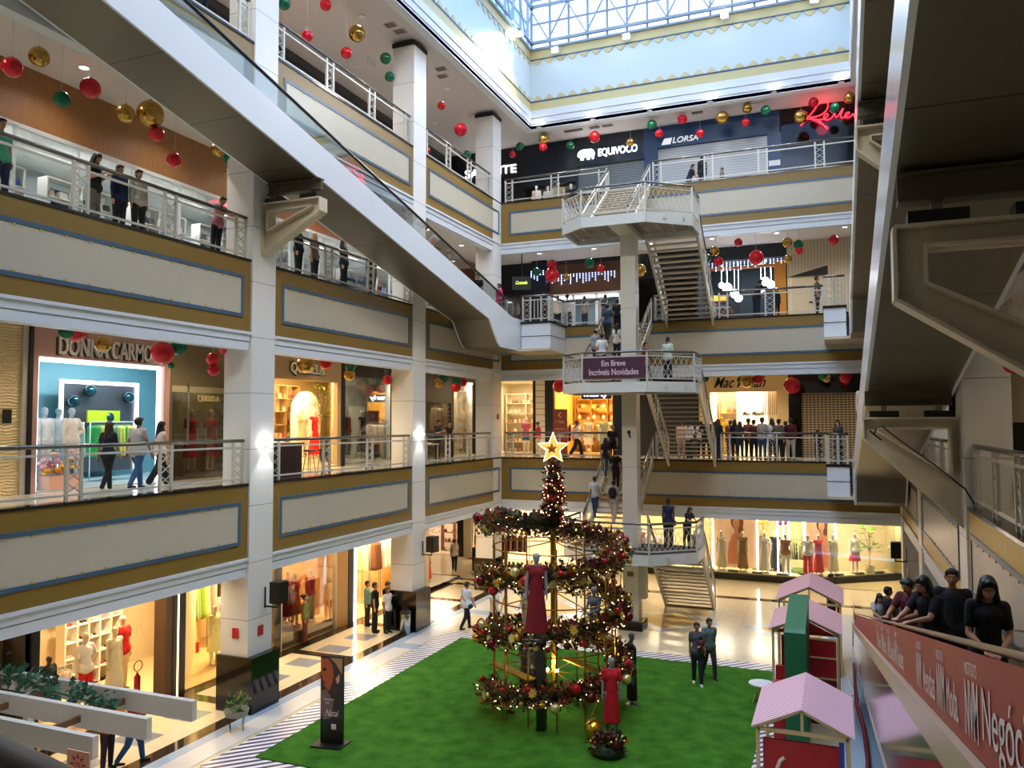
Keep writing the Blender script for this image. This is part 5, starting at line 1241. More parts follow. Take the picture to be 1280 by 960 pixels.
# arch frame
t=MB();sbox(t,W,-17.1,-16.85,-.1,.3,0,3.2,0);sbox(t,W,-16.85,-16.7,-.12,.3,0,3.3,1);sbox(t,W,-16.7,-16.66,-.14,-.1,0,3.2,2);sbox(t,W,-16.66,-16.4,-.12,.3,0,3.6,1);sbox(t,W,-20.7,-16.4,-.1,.3,3.3,3.8,1)
for i in range(6):
    a=-16.68-.55*(1-math.cos(i*PI/10));sbox(t,W,a-.12,a,-.14,-.1,3.1+.06*i,3.16+.06*i,2)
o=t.build('arch_portal',[mat('walnut','#6a4d33',.4,fn=wood('#4a3220',3)),M_c('#3a3733',.3),M_ledw]);tag(o,'rounded portal edged with a thin gold light strip before the dress shop','portal')
interior('L',XS,-16.35,-12.5,0,'#e9cf9b','#dcb877',330,(1,.82,.5),dep=3.6)
rack('L',XS,AL(226,2.6,760),AL(260,2.6,760),2.6,0,2.3,RAIN,'long','rail of yellow and green dresses in the ground-floor dress shop','long dress on the yellow-green rail of the ground-floor dress shop','yellow-green rail',gap=.085)
rack('L',XS,AL(261,2.5,760),AL(282,2.5,760),2.5,0,2.3,PEA[:3],'long','rail of peach dresses beside the yellow-green rail','long dress on the peach rail of the ground-floor dress shop','peach rail',gap=.085)
rack('L',XS,AL(276,1.2,800),AL(296,1.2,800),1.2,0,1.85,[('#b9b3dc','lilac'),('#c9c6e6','pale lilac'),('#e9e4c0','cream')],'long','rail of lilac dresses near the column','long dress on the lilac rail near the column','lilac rail')
t=MB();sbox(t,W,AL(234,2.5,800),AL(246,2.5,800),2.4,2.8,.03,.35);tag(t.build('red_box',cloth('#a01a1a')),'red box under the yellow-green dresses','box')
mannequin(W(AL(268,1.0,800),1.0,.03),PI/2,'stand','legless mannequin in a pale yellow dress on a chrome stand near the lilac dresses',dress='dress',dc='#e9df9a',col='#e8dcc0')
t=MB();sbox(t,W,-15.0,-13.9,-.02,.06,2.35,3.25);tag(t.build('directory_sign',M_c('#8a6a35',.4)),'golden brown directory panel with text lines left of the bracket column','sign')
wallpiece('L',XS,-12.5,-12.15,0,m_=mat('mirror_post','#6b6255',.1,.8))
# red display window
interior('L',XS,-12.1,-9.05,0,'#eebf7c','#e6c184',300,(1,.78,.46),dep=2.6)
o,W=front('L',XS,-12.15,-9.0,0,3.3,'display_window','bright display window with red outfits right of the bracket column','#cfc4b0',jamb=.05,glass=True)
t=MB();sbox(t,W,-12.0,-9.1,.1,1.4,.03,.42);t.build('window_platform',M_c('#d9b77c'),o)
rack('L',XS,AL(352,.8,760),AL(371,.8,760),.8,.3,1.75,[('#c4161c','red')],'long','rail of long red dresses at the left of the bright display window','long red dress on the left rail of the bright display window','red rail',gap=.09)
for a,d,lb,kw in((-11.1,.9,'mannequin in a cream suit in the bright display window',dict(top='long',tc='#efdcb6',bot='wide',bc='#e6cf9f')),(-10.6,.6,'mannequin in a short red dress in the bright display window',dict(dress='dress',dc='#cf1a1e')),
   (-10.35,1.1,'mannequin in a beige dress behind the red one in the bright display window',dict(dress='dress',dc='#e6c894')),(-9.8,.55,'mannequin in a red blazer and cream trousers in the bright display window',dict(top='long',tc='#cf1a1e',bot='wide',bc='#e9d3a4'))):
    mannequin(W(a,d,.42),PI/2,'stand',lb,col='#efe3cb',h=1.8,**kw)
leafy(W(AL(420,.9,730),.9,.42),2.2,.35,190,'white and yellow flowering tree at the right of the bright display window','plant',mat('leaf_bloom','#7fae4a',.5,var=.5,vs=14),M_c('#7a5a30'))
t=MB();sbox(t,W,-9.0,-8.3,-.02,.2,0,3.7,0);sbox(t,W,-8.3,-7.95,-.04,.2,0,3.7,1);struct('wall_left',t,[M_c('#b98d55',.4),M_dark])
t=MB();sbox(t,W,-7.95,-7.8,-.06,.0,.02,3.5);tag(t.build('light_column',M_led),'vertical white light strip between the display window and the cream dress shop','light')
interior('L',XS,-7.75,-3.4,0,'#eccb8e','#e2c48c',330,(1,.82,.52),dep=2.0)
rack('L',XS,AL(452,1.3,720),AL(461,1.3,720),1.3,0,2.5,[('#ecd9ae','cream')],'long','rail with one long cream dress right of the white light strip','long cream dress right of the white light strip','cream single rail',gap=.2)
rack('L',XS,AL(462,1.3,720),AL(474,1.3,720),1.3,0,2.5,[('#6b4022','brown')],'long','rail of brown patterned dresses','long brown patterned dress','brown rail')
rack('L',XS,AL(475,1.3,720),AL(499,1.3,720),1.3,0,2.5,CRE,'long','rail of cream dresses left of the litter-bin column','long pale dress on the rail left of the litter-bin column','cream dress rail')
wallpiece('L',XS,-2.2,-1.9,0,m_=M_c('#d9cdb4'))
t=MB().box(-5.6,XS,-1.9,1.1,0,.1);t.box(-5.6,XS+.06,1.1,1.2,0,.12,1);t.box(XS,XS+.08,-1.9,1.2,0,.12,1);o=t.build('display_platform',[M_c('#efe9dc',.15),M_blackgl]);tag(o,'low white platform with black edge at the corner of the ground-floor corridor','platform')
mannequin((-3.5,-.6,.1),1.2,'stand','mannequin in a long coral red dress on the low white platform',dress='gown',dc='#e23a26',col='#efe6d6')
# corridor end, far left ground floor
t=MB().box(-14,-9.5,-1.8,14,0,3.8);struct('wall_left',t,M_c('#d9c9a8'))
interior('B',6.9,-9,-5.55,0,'#efe0cf','#e3d0ac',200,(1,.88,.7),dep=2.6)
interior('B',6.9,-5.2,2.2,0,'#e9d8b8','#e3d0ac',260,(1,.86,.64),dep=2.6)
t=MB();W=fr('B',6.9);sbox(t,W,-5.55,-5.2,-.05,.3,0,3.8,0);sbox(t,W,-5.2,-4.7,.0,.3,0,3.8,1);sbox(t,W,-4.7,-3.6,.35,.45,0,3.8,2);sbox(t,W,-3.5,-3.4,-.05,.2,0,3.8,0);sbox(t,W,-2.9,-2.6,-.05,.2,0,3.8,0)
struct('wall_back',t,[M_dark,M_c('#efe6d2'),M_c('#e07f14',.5)])
shelf('B',6.9,-7.2,-5.65,1.2,0,3.2,6,'#c89a6a','brown shelf of bags left of the dark corridor post',[('#9b5b36','brown','bag'),('#d8b48a','beige','bag'),('#e0c7b0','pink','bag')],'bag on the shelf left of the dark corridor post','corridor shelf',2)
o=thing('blossom_tree','pink blossom tree display in the corridor window','blossom tree',W(-7.9,.5,0))
t=MB();t.tube([W(-7.9,.5,0),W(-7.8,.5,1.2),W(-8.1,.5,2.2)],.06,8);t.tube([W(-7.8,.5,1.2),W(-7.3,.5,2.1)],.04,6);t.build('trunk',M_c('#7a5a4a'),o)
fl=MB()
for i in range(420):
    p=V(W(min(-7.0,max(-8.6,-7.8+random.gauss(0,.5))),.5+random.uniform(-.25,.3),min(3.4,2.4+random.gauss(0,.5))));fl.ball(p,.045,5)
fl.build('blossoms',mat('blossom_pink','#d9a79a',.7,var=.3,vs=9),o)
mannequin(W(-4.1,-.3,.35),.1,'stand','tall black dressed mannequin with a handbag before the orange panel',dress='dress',dc='#141316',col='#dcd4c8',h=2.0)
o=thing('trestle_stand','white and pink box stand under the black dressed mannequin','stand',W(-4.1,-.3,0));t=MB();sbox(t,W,-4.5,-3.7,-.6,0,0,.33);t.build('box',M_c('#efe0d6'),o);t=MB();sbox(t,W,-4.55,-4.2,-.7,-.6,.0,.07);sbox(t,W,-4.0,-3.65,-.7,-.6,0,.07);t.build('red_feet',M_c('#c8403a'),o)
rack('B',6.9,-3.1,-.8,-1.2,0,1.6,[('#2a2426','black'),('#8a3040','wine'),('#e6d6c0','cream')],'mid','black clothes rack in the corridor behind the tree','garment on the corridor rack behind the tree','corridor rack','#1a1a1a')
t=MB().box(-2.95,-2.1,3.2,4.0,0,1.15);tag(t.build('black_counter',M_dark),'black counter box in the corridor left of the tree','counter')
# ground floor rear windows: bay with a kink
def bay(p0,p1,nm):
    p0=V((*p0,0));p1=V((*p1,0));d=(p1-p0).normalized();n=V((-d.y,d.x,0))
    return lambda s,dd,z_:tuple(p0+d*s+n*dd+V((0,0,z_))),(p1-p0).length,math.atan2(d.y,d.x)
def bb(t,W,s0,s1,d0,d1,z0,z1,mi=0):
    P=[W(s,d,z_) for z_ in(z0,z1) for d in(d0,d1) for s in(s0,s1)];t.add(P,[(0,2,3,1),(4,5,7,6),(0,1,5,4),(2,6,7,3),(0,4,6,2),(1,3,7,5)],mi)
t=MB();t.box(2.2,20,9.6,9.8,0,3.8,0);t.box(2.2,2.4,5.4,9.8,0,3.8,0);t.box(17.6,17.8,8.6,9.8,0,3.8,0);t.box(2.2,20,5.3,9.8,3.72,3.85,1);t.box(2.2,17.6,5.2,9.7,.01,.02,2)
struct('wall_back',t,[M_c('#e3cfa4'),M_c('#f3e8cf'),M_c('#dcc594',.25)])
for x in(3.5,6,8.5,11,13.5,15.8):
    l=bpy.data.lights.new('shop_light','AREA');l.shape='RECTANGLE';l.size=1.6;l.size_y=.8;l.energy=80;l.color=(1,.86,.6);lo=bpy.data.objects.new('shop_ceiling_light',l);COL.objects.link(lo);lo.location=(x,6.9,3.68)
o=thing('shop_window_bay','long bright kinked shop window with white lit frames on the ground floor','shop window',(12,5.4,0))
for i,(a,b) in enumerate((((2.4,5.7),(13.0,5.35)),((13.0,5.35),(17.3,8.5)))):
    W,ln,an=bay(a,b,'')
    t=MB();bb(t,W,0,ln,-.05,.15,0,.3);t.build('black_kerb',M_blackgl,o)
    t=MB();bb(t,W,0,ln,.15,1.1,.0,.34);t.build('window_platform',M_c('#f0dfae',.3),o)
    t=MB();bb(t,W,0,ln,-.04,.1,3.35,3.8);t.build('head_panel',M_c('#efe3c6'),o)
    t=MB();bb(t,W,0,ln,.02,.032,.3,3.35);t.build('glass_pane',glassmat('shop_glass'),o)
    n=int(ln/1.1)
    for k in range(n):
        t=MB();bb(t,W,.3+k*1.1,.75+k*1.1,.16,.3,.34,.42);t.build('floor_grille',M_c('#5a4a30'),o)
W1,ln1,an1=bay((2.4,5.7),(13.0,5.35),'');W2,ln2,an2=bay((13.0,5.35),(17.3,8.5),'')
def frame_poster(W,s0,s1,d,lab,skin='#e8a884',hairc='#a04a28'):
    o=thing('lit_poster_frame',lab,'poster',W((s0+s1)/2,d,.4))
    t=MB();bb(t,W,s0,s1,d,d+.05,.45,3.2);t.build('print',mat('poster_peach','#f0c39a',.5,emit='#f0b98a',es=.15),o)
    t=MB()
    for q in((s0-.06,s0,.4,3.25),(s1,s1+.06,.4,3.25)):bb(t,W,q[0],q[1],d-.03,d+.05,q[2],q[3])
    bb(t,W,s0,s1,d-.03,d+.05,3.18,3.25);t.build('led_frame',em('frame_led','#f4f6ff',6),o)
    c=(s0+s1)/2;t=MB()
    def ell(cx,cz,rx,rz,mi,dd):
        P=[W(cx+rx*math.cos(a),d-dd,cz+rz*math.sin(a)) for a in[i*PI/10 for i in range(20)]];t.add(P+[W(cx,d-dd,cz)],[(i,(i+1)%20,20) for i in range(20)],mi)
    ell(c+.12,2.62,.3,.36,1,.004);ell(c+.2,2.3,.2,.42,1,.005);ell(c+.08,2.55,.17,.24,0,.010);ell(c+.1,2.25,.07,.2,0,.009)
    P=[(-.42,.6),(.5,.6),(.45,1.4),(.36,1.95),(.2,2.12),(.0,2.12),(-.18,2.0),(-.34,1.5)];t.add([W(c+.05+x,d-.006,z_) for x,z_ in P],[tuple(range(8))],2)
    t.build('portrait',[M_c(skin),M_c(hairc),M_c('#e9976e')],o)
frame_poster(W1,6.1,8.15,.9,'tall lit poster frame with a red-haired woman behind two mannequins')
frame_poster(W2,.35,1.95,.9,'tall lit poster frame with a brown-haired woman right of the playhouses',hairc='#6a4026')
t=MB()
for s in(9.1,9.35,9.6):bb(t,W1,s,s+.07,.6,.66,.34,3.3)
tag(t.build('light_columns',M_led),'three slim white light columns in the middle of the rear shop window','light')
def wman(W,an,s,d,lab,**k):mannequin(W(s,d,.36),an,'stand',lab,col='#f0e4cc',h=1.85,**k)
wman(W1,an1,6.55,.5,'mannequin in a long cream gown before the left lit poster frame',dress='gown',dc='#efe0b8')
wman(W1,an1,7.55,.5,'mannequin in a gold brown dress before the left lit poster frame',dress='gown',dc='#9a6a30')
wman(W1,an1,8.55,.55,'mannequin in a cream dress between lit frame and light columns',dress='gown',dc='#f0e6cc')
wman(W1,an1,9.5,.35,'mannequin with a bronze top and white legs before the light columns',top='vest',tc='#b06a30',bot='trousers',bc='#f0ead8')
wman(W1,an1,10.45,.5,'mannequin in a white top and long red skirt behind the playhouses',top='vest',tc='#f2ead8',dress=None,bot='wide',bc='#d81a1a')
wman(W2,an2,.75,.5,'mannequin in an asymmetric red gown before the right lit poster frame',dress='gown',dc='#d81a1a')
wman(W2,an2,1.55,.5,'mannequin in a pale cream gown before the right lit poster frame',dress='gown',dc='#ece6b8')
wman(W2,an2,2.7,.5,'mannequin in a white top and short red skirt right of the lit frames',top='long',tc='#f2ead8',bot='skirt',bc='#d81a1a')
leafy(W2(3.5,.5,.36),2.2,.5,60,'tall broad-leaved green plant at the right of the rear shop window','plant',mat('leaf_fresh','#86b84a',.5,var=.3,vs=5),M_c('#e6d9a0'),lw_=.3)
leafy(W1(10.2,1.8,.3),2.3,.3,60,'bright green plant behind the red skirt mannequin','plant',mat('leaf_bright','#8fd24a',.5,var=.3,vs=5),lw_=.15)
for s in(2.6,4.0,5.3):wman(W1,an1,s,.5,f'mannequin in {["a dark","a pink","a beige"][int(s/1.5)%3]} dress in the rear window behind the christmas tree',dress='gown',dc=['#3a2a2a','#d98a94','#d9b98a'][int(s/1.5)%3])
rack('B',7.6,3.2,6.5,0,0,1.7,CRE+PEA,'mid','clothes rack in the rear shop behind the christmas tree','garment in the rear shop behind the christmas tree','rear shop rack behind tree')
rack('B',7.8,11.2,12.8,0,0,1.7,[('#2a2426','black'),('#c9bfa0','beige'),('#7a8a4a','olive')],'mid','clothes rack deep in the rear shop behind the playhouses','garment deep in the rear shop behind the playhouses','deep rear rack')
shelf('B',8.6,8.0,10.8,0,0,3.0,6,'#d9b978','pale gold shelf wall deep in the rear shop',[('#caa05a','gold','folded'),('#6a4a2a','brown','bag'),('#efe2c4','cream','folded')],'goods on the pale gold shelf wall of the rear shop','pale gold shelf wall',3,dense=.34)
t=MB();t.lathe([(.9,0),(.9,2.6),(.5,3.2)],(16.9,8.9,.35),20,sx=.6);tag(t.build('curved_screen',M_c('#d3cd9a')),'pale olive curved screen at the right end of the rear shop window','screen')
t=MB()
pts=[(0,-.25,1.1),(0,.1,1.5),(0,.35,1.1),(0,.45,.6),(0,.3,.9),(0,.05,1.25)];t.prism([(16.5+y*.9,.4+z_) for _,y,z_ in pts],'Y',7.75,7.8);tag(t.build('white_swoosh',M_c('#f3f0ea',.2)),'white curved swoosh ornament at the right end of the rear window','ornament')
# right side walls
wallpiece('R',XW+3.2,YF-6,14,H,m_=M_c('#8f7d63'));wallpiece('R',XW+3.2,YF-6,14,2*H,m_=M_c('#8f7d63'));wallpiece('R',XW+3.2,YF-6,14,3*H,h=4,m_=M_c('#5a544c'))
t=MB();t.box(XW+.9,XW+1.1,YF-6,3,0,3.8);t.box(XW,XW+1.1,-.3,0,0,3.8);struct('wall_right',t,mat('beige_side_tile','#d8cdb8',.3,fn=lines(spy=1.2,spz=1.2,w=.012,dark='#a89c84')))
t=MB();W=fr('R',XW+3.2)
for i in range(22):sbox(t,W,-17.4,-13.5,-.06,-.02,H+.05+i*.12,H+.13+i*.12)
tag(t.build('roller_shutter',M_c('#85745a',.4)),'bronze roller shutter behind the right walkway','shutter')
t=MB();t.box(XW+.2,XW+1.4,-15.6,-15.3,H,H+1.55);tag(t.build('black_kiosk_panel',M_dark),'black panel behind the right walkway railing','panel')
t=MB();t.box(XW+.2,XW+.26,-8.2,-7.9,H+.6,H+1.8);tag(t.build('red_banner',M_c('#b01a24')),'narrow red banner seen through the ramp bracket opening','banner')
# front side (behind the camera) closure
t=MB()
for k in range(4):t.box(-14,23,YF-6.2,YF-6,k*H,k*H+(4.1 if k==3 else 3.82))
t.box(-14.2,-14,YF-6,14,0,24);t.box(23,23.2,YF-6,14,0,24);t.box(-14,23,14,14.2,0,21.7);struct('wall_front',t,M_c('#c9bea8'))

# cafe counters on the first-floor left walkway
o=thing('reception_counter','dark brown wooden counter behind the middle first-floor railing left','counter',(-.95,-14.9,H));MB().box(-1.35,-.55,-15.75,-14.0,H,H+.95).build('cabinet',mat('dark_walnut','#3d2420',.35,fn=wood('#2a1614',3,1)),o);MB().box(-1.4,-.5,-15.8,-13.95,H+.95,H+1.0).build('counter_top',mat('dark_walnut'),o)
t=MB();t.prism([(-1.1,H+1.02),(-.7,H+1.02),(-.7,H+1.03),(-.9,H+1.07),(-1.1,H+1.03)],'Y',-15.1,-14.6);tag(t.build('open_book',M_c('#f1f1f1')),'open white book lying on the dark brown counter','book')
for i in range(3):
    x,y=-1.2,-13.5+i*.75;o=thing('bar_stool',['dark stool nearest the dark brown counter','middle dark stool in the row right of the counter','dark stool farthest right of the counter'][i],'stool',(x,y,H))
    MB().lathe([(.18,0),(.2,.02),(.18,.06)],(x,y,H+.68),14).build('seat',M_c('#4a2c24'),o)
    for a in(.8,2.4,3.9,5.5):MB().tube([(x+.1*math.cos(a),y+.1*math.sin(a),H+.68),(x+.2*math.cos(a),y+.2*math.sin(a),H)],.014,5).build('leg',M_c('#6a4434'),o)
o=thing('display_table','low cream table with a small white card behind the far-bay first-floor railing','table',(-.9,-5.5,H));MB().box(-1.2,-.6,-6.0,-5.0,H+.7,H+.75).build('table_top',M_c('#bdb49c'),o)
for x,y in((-1.15,-5.95),(-.65,-5.95),(-1.15,-5.05),(-.65,-5.05)):MB().box(x-.02,x+.02,y-.02,y+.02,H,H+.7).build('leg',M_c('#bdb49c'),o)
t=MB().box(-1.0,-.8,-5.6,-5.3,H+.76,H+.78);tag(t.build('white_card',M_c('#f1f1f1')),'small white card on the low cream table','card')

wman(W1,an1,8.95,1.2,'black dressed mannequin behind the cream dress between frame and light columns',dress='gown',dc='#141214')
for s_,d_,c_,lb in((8.2,1.5,'#5a6a2a','olive green ottoman right of the left lit frame'),(10.0,1.3,'#6a7a34','olive green ottoman beside the light columns'),(8.9,2.2,'#2a2422','dark round ottoman deep behind the cream dress')):
    t=MB();t.lathe([(.3,0),(.36,.08),(.36,.42),(.3,.5)],W1(s_,d_,.02),18);tag(t.build('ottoman',cloth(c_)),lb,'ottoman')
for s_,c_,cn in((8.3,'#c9b23a','yellow'),(9.2,'#7a3a5a','plum'),(10.9,'#3a2a26','black')):
    t=MB();p=W1(s_,1.9,2.6);t.ball(p,.28,12,0,(1,.5,.6));tag(t.build('hanging_lampshade',cloth(c_)),f'{cn} fabric lampshade hanging in the rear shop window','lampshade')
    t=MB().cyl((p[0],p[1],p[2]+.15),(p[0],p[1],3.7),.01,n=5);t.build('cord',M_dark,bpy.data.objects[-1]) if False else None
# ------------------------------------------------------------------ christmas tree
TC=V((7.25,-13.75,0));TR=1.72
M_goldf=mat('gold_frame','#a67c1f',.3,.7);M_goldb=mat('gold_ball','#d9a63a',.25,.85);M_redb=mat('red_ball','#b3121c',.2,.3);M_champ=mat('champagne_ball','#d9cc8a',.25,.6)
tree=thing('christmas_tree','tall gold-framed spiral christmas tree of garlands standing on the lawn','christmas tree',TC)
def tp(a,r,z_):return (TC.x+r*math.cos(a),TC.y+r*math.sin(a),z_)
NP=14
for k in range(NP):
    a=2*PI*k/NP+.15;top=4.4+.35*math.sin(k*1.7)
    MB().tube([tp(a,TR-.12,.03),tp(a,TR-.12,top)],.022,6).build('upright_pole',M_goldf,tree)
t=MB();t.box(TC.x-.05,TC.x+.05,TC.y-.05,TC.y+.05,.03,6.2);t.build('centre_post',M_goldf,tree)
for z_ in(.85,1.75,2.9,4.2):
    t=MB();P=[tp(2*PI*k/28,TR-.12,z_) for k in range(28)];t.tube(P,.018,6,closed=True);
    for k in range(0,NP,3):a=2*PI*k/NP+.15;t.bar(tp(a,TR-.12,z_),(TC.x,TC.y,z_+.12),.025)
    t.build('hoop',M_goldf,tree)
t=MB()
for k in range(0,NP,2):
    a=2*PI*k/NP+.15;b=a+2*PI/NP;t.bar(tp(a,TR-.12,.1),tp(b,TR-.12,.9),.02);t.bar(tp(b,TR-.12,1.8),tp(a,TR-.12,2.9),.02)
t.build('diagonal_braces',M_goldf,tree)
# helix garland: angle measured ccw; left-front start, rising once round in 1.42 m
LEFT=YAW+PI         # direction of image-left seen from the tree
def helix(s):       # s in turns, 0..3.1
    a=LEFT+2*PI*s;z_=.55+1.42*s-.10*math.cos(2*PI*s)*0
    return V(tp(a,TR,z_)),a
def leaf_cloud(mb,c,r,n,cols):
    for i in range(n):
        d=V((random.gauss(0,1),random.gauss(0,1),random.gauss(0,1))).normalized();q=c+d*r*random.uniform(.2,1.0)
        s_=d.cross(V((random.random(),random.random(),1))).normalized();u=d.lerp(s_.cross(d),random.random()*.6).normalized();l=random.uniform(.07,.15);w=l*.42
        mb.add([q,q+u*l*.5+s_*w,q+u*l,q+u*l*.5-s_*w],[(0,1,2,3)],random.choice(cols))
gl=[mat('garland_green','#1f3a1f',.6,var=.4,vs=20),mat('garland_burgundy','#5a1420',.55,var=.3,vs=20),mat('garland_bronze','#7a5a24',.4,.4),mat('garland_olive','#46522a',.6),mat('garland_red','#8f1822',.5),em('fairy_light','#ffe7b0',2.5),mat('garland_goldleaf','#d9b450',.4,.4),mat('poinsettia_pale','#dcd884',.5)]
def garland_seg(s0,s1,n,r,name='garland'):
    mb=MB();core=MB();P=[]
    for i in range(n+1):
        s=s0+(s1-s0)*i/n;c,a=helix(s);P.append(c)
        leaf_cloud(mb,c,r*(1+.15*math.sin(i*1.9)),120,(0,0,1,1,1,2,2,3,4,4,6,6))
        if i%3==1:
            d=V((math.cos(a),math.sin(a),random.uniform(-.8,.8))).normalized();q=c+d*r*.95;u1=d.orthogonal().normalized();u2=d.cross(u1);mi=random.choice((6,6,7,4))
            for e in range(9):
                t_=e*.698;w1=u1*math.cos(t_)+u2*math.sin(t_);w2=u1*-math.sin(t_)+u2*math.cos(t_);l=.13;mb.add([q,q+w1*l*.5+w2*.035+d*.03,q+w1*l+d*.01,q+w1*l*.5-w2*.035+d*.03],[(0,1,2,3)],mi)
            mb.ball(q+d*.02,.02,6,6)
        for _ in range(3):
            d=V((random.gauss(0,1),random.gauss(0,1),random.gauss(0,1))).normalized();q=c+d*r*1.02;mb.box(q.x-.009,q.x+.009,q.y-.009,q.y+.009,q.z-.009,q.z+.009,5)
    mb.tube(P,r*.3,8,0);return mb.build(name,gl,tree)
for k in range(13):garland_seg(k*.24,(k+1)*.24,12,.32)
# upper cone garland with star
mb=MB()
for i in range(34):
    f=i/33;z_=4.75+1.55*f;c=V((TC.x+.05*math.sin(i*1.3),TC.y+.05*math.cos(i*1.3),z_));leaf_cloud(mb,c,.36-.18*f,48,(0,1,1,2,4,4,4,0,2));
    for _ in range(3):
        d=V((random.gauss(0,1),random.gauss(0,1),0)).normalized();q=c+d*(.36-.18*f);mb.box(q.x-.009,q.x+.009,q.y-.009,q.y+.009,q.z-.009,q.z+.009,5)
mb.tube([(TC.x,TC.y,4.7),(TC.x,TC.y,6.3)],[.2,.07],8,0)
mb.build('crown_garland',gl,tree)
# arm joining crown to the helix (right)
mb=MB()
for i in range(14):
    f=i/13;q,a=helix(3.1);c=V((TC.x,TC.y,4.85)).lerp(q,f);leaf_cloud(mb,c,.26,46,(0,0,1,2,3,4))
mb.tube([(TC.x,TC.y,4.85),tuple(helix(3.1)[0])],.12,8,0);mb.build('crown_branch',gl,tree)
def star(c,R_,r_,th,m_,parent,name,yaw=YAW):
    P=[];u=V((math.cos(yaw),math.sin(yaw),0));n=V((-math.sin(yaw),math.cos(yaw),0))
    for k in range(10):
        a=PI/2+k*PI/5;rr=R_ if k%2==0 else r_;P.append(c+u*rr*math.cos(a)+V((0,0,rr*math.sin(a))))
    mb=MB();vs=P+[c+n*th,c-n*th];mb.add(vs,[f for k in range(10) for f in((k,(k+1)%10,10),((k+1)%10,k,11))]);
    return mb,P,mb.build(name,m_,parent)
sc_=V((TC.x,TC.y,6.75))
_,P,so=star(sc_,.42,.18,.09,em('star_glow','#e8b850',.7),tree,'star')
t=MB();t.tube([tuple(p) for p in P],.022,6,closed=True);t.build('star_outline',em('star_edge','#fff0b8',1.5),so)
star(sc_+V((0,-.1,0)),.15,.07,.05,M_c('#b8651f'),so,'star_centre')
t=MB();c=px(693,838,'Y',TC.y-.1)
for dx in(-.12,.14):t.ball((TC.x+dx,TC.y-.2,1.05),.05,10)
t.build('uplight_lamp',em('tree_lamp','#fff3c0',15),tree)
l=bpy.data.lights.new('tree_light','POINT');l.energy=14;l.color=(1,.85,.5);l.shadow_soft_size=.08;lo=bpy.data.objects.new('tree_lamp',l);COL.objects.link(lo);lo.location=(TC.x,TC.y-.25,1.2)
for q,lb in((( -.9,-.5,.95),0),((.7,.5,1.0),0),((.2,-.3,3.35),0)):
    t=MB();p=TC+V(q);t.add([p+V((-.6,.1,.2)),p+V((.6,-.1,-.05)),p+V((.5,-.45,-.02)),p+V((-.6,-.25,.22)),p+V((-.6,.1,.24)),p+V((.6,-.1,-.01)),p+V((.5,-.45,.02)),p+V((-.6,-.25,.26))],[(0,1,2,3),(7,6,5,4),(0,4,5,1),(1,5,6,2),(2,6,7,3),(3,7,4,0)])
    t.build('gold_shelf',mat('gold_sheet','#b8902a',.35,.6),tree)
# baubles (each its own thing)
def sphere_mesh(m_,r,seg=16):
    k=('sph',m_.name,round(r,3))
    if k not in GAR:
        t=MB();t.ball((0,0,0),r,seg);t.cyl((0,0,r*.97),(0,0,r*1.12),r*.16,n=8);GAR[k]=t.mesh('bauble',[m_])
    return GAR[k]
def bauble(p,r,m_,nm,grp):
    o=bpy.data.objects.new('bauble',sphere_mesh(m_,r));COL.objects.link(o);o.location=p;tag(o,nm,'bauble',grp)
BL=[(M_redb,'red'),(M_goldb,'gold'),(M_champ,'champagne'),(M_redb,'red'),(mat('dark_red_ball','#5e0d16',.25,.3),'dark red')]
tier=['bottom coil','second coil','third coil','top coil']
for i in range(96):
    s=.02+3.05*(i+.5*random.random())/96;c,a=helix(s);m_,cn=BL[i%5];out=random.uniform(-1.1,1.1)
    d=V((math.cos(a)*math.cos(out),math.sin(a)*math.cos(out),math.sin(out)));big=random.random()<.35
    r=.125 if big else random.choice((.06,.075,.085));tt=tier[min(3,int(s))]
    bauble(c+d*.32,r,m_,f'{"large " if big else ""}{cn} bauble on the {tt} of the christmas tree garland',f'{cn} {"large " if big else ""}baubles {tt}')
for i in range(26):
    f=random.random();a=LEFT+random.uniform(-.2,PI+.2);rr=.34-.16*f;m_,cn=random.choice(BL)
    bauble((TC.x+rr*math.cos(a),TC.y+rr*math.sin(a),4.8+1.4*f),.05,m_,f'small {cn} bauble on the crown of the christmas tree',f'{cn} small baubles crown')
# mannequins of the tree display
def at(u,v,z_=0):return px(u,v,'Z',z_)
p=at(675,790,1.75)
mannequin((7.58,-15.95,2.4),YAW+.05,'stand','grey mannequin in a dark red halter gown standing inside the spiral tree',dress='gown',dc='#7a0f1a',col='#8d8f94',h=1.95)
t=MB();t.box(7.36,7.56,-15.4,-15.2,.03,2.34);t.box(7.3,7.8,-16.15,-15.1,2.34,2.38);tag(t.build('display_pedestal',mat('pedestal_dark','#1c1d20',.3)),'dark pedestal under the red gown mannequin inside the tree','pedestal')
mannequin((6.35,-13.2,1.3),YAW+.6,'stand','grey mannequin in a cream dress behind the tree frame at left',dress='dress',dc='#cfc3a8',col='#8d8f94',h=1.75)
t=MB().cyl((6.35,-13.2,.03),(6.35,-13.2,1.3),.28,n=20);tag(t.build('display_pedestal',mat('pedestal_dark')),'round dark pedestal under the cream dress mannequin','pedestal')
mannequin((8.25,-13.3,2.25),YAW-.8,'sit','grey seated mannequin on the gold shelf inside the tree',dress=None,col='#7b7d83',h=1.7,stand=False,top='vest',tc='#6a6c72',dz=-.45)
mannequin(at(765,918,.04),YAW-.05,'stand','grey mannequin in a red button-front dress standing before the tree at right',dress='robe',dc='#c01424',col='#8d8f94',h=1.78)
p=at(790,880,.04);mannequin(p,PI/2+YAW,'stand','dark grey mannequin in a black strapless gown behind the red dressed one',dress='column',dc='#101114',col='#5c5f66',h=1.83)
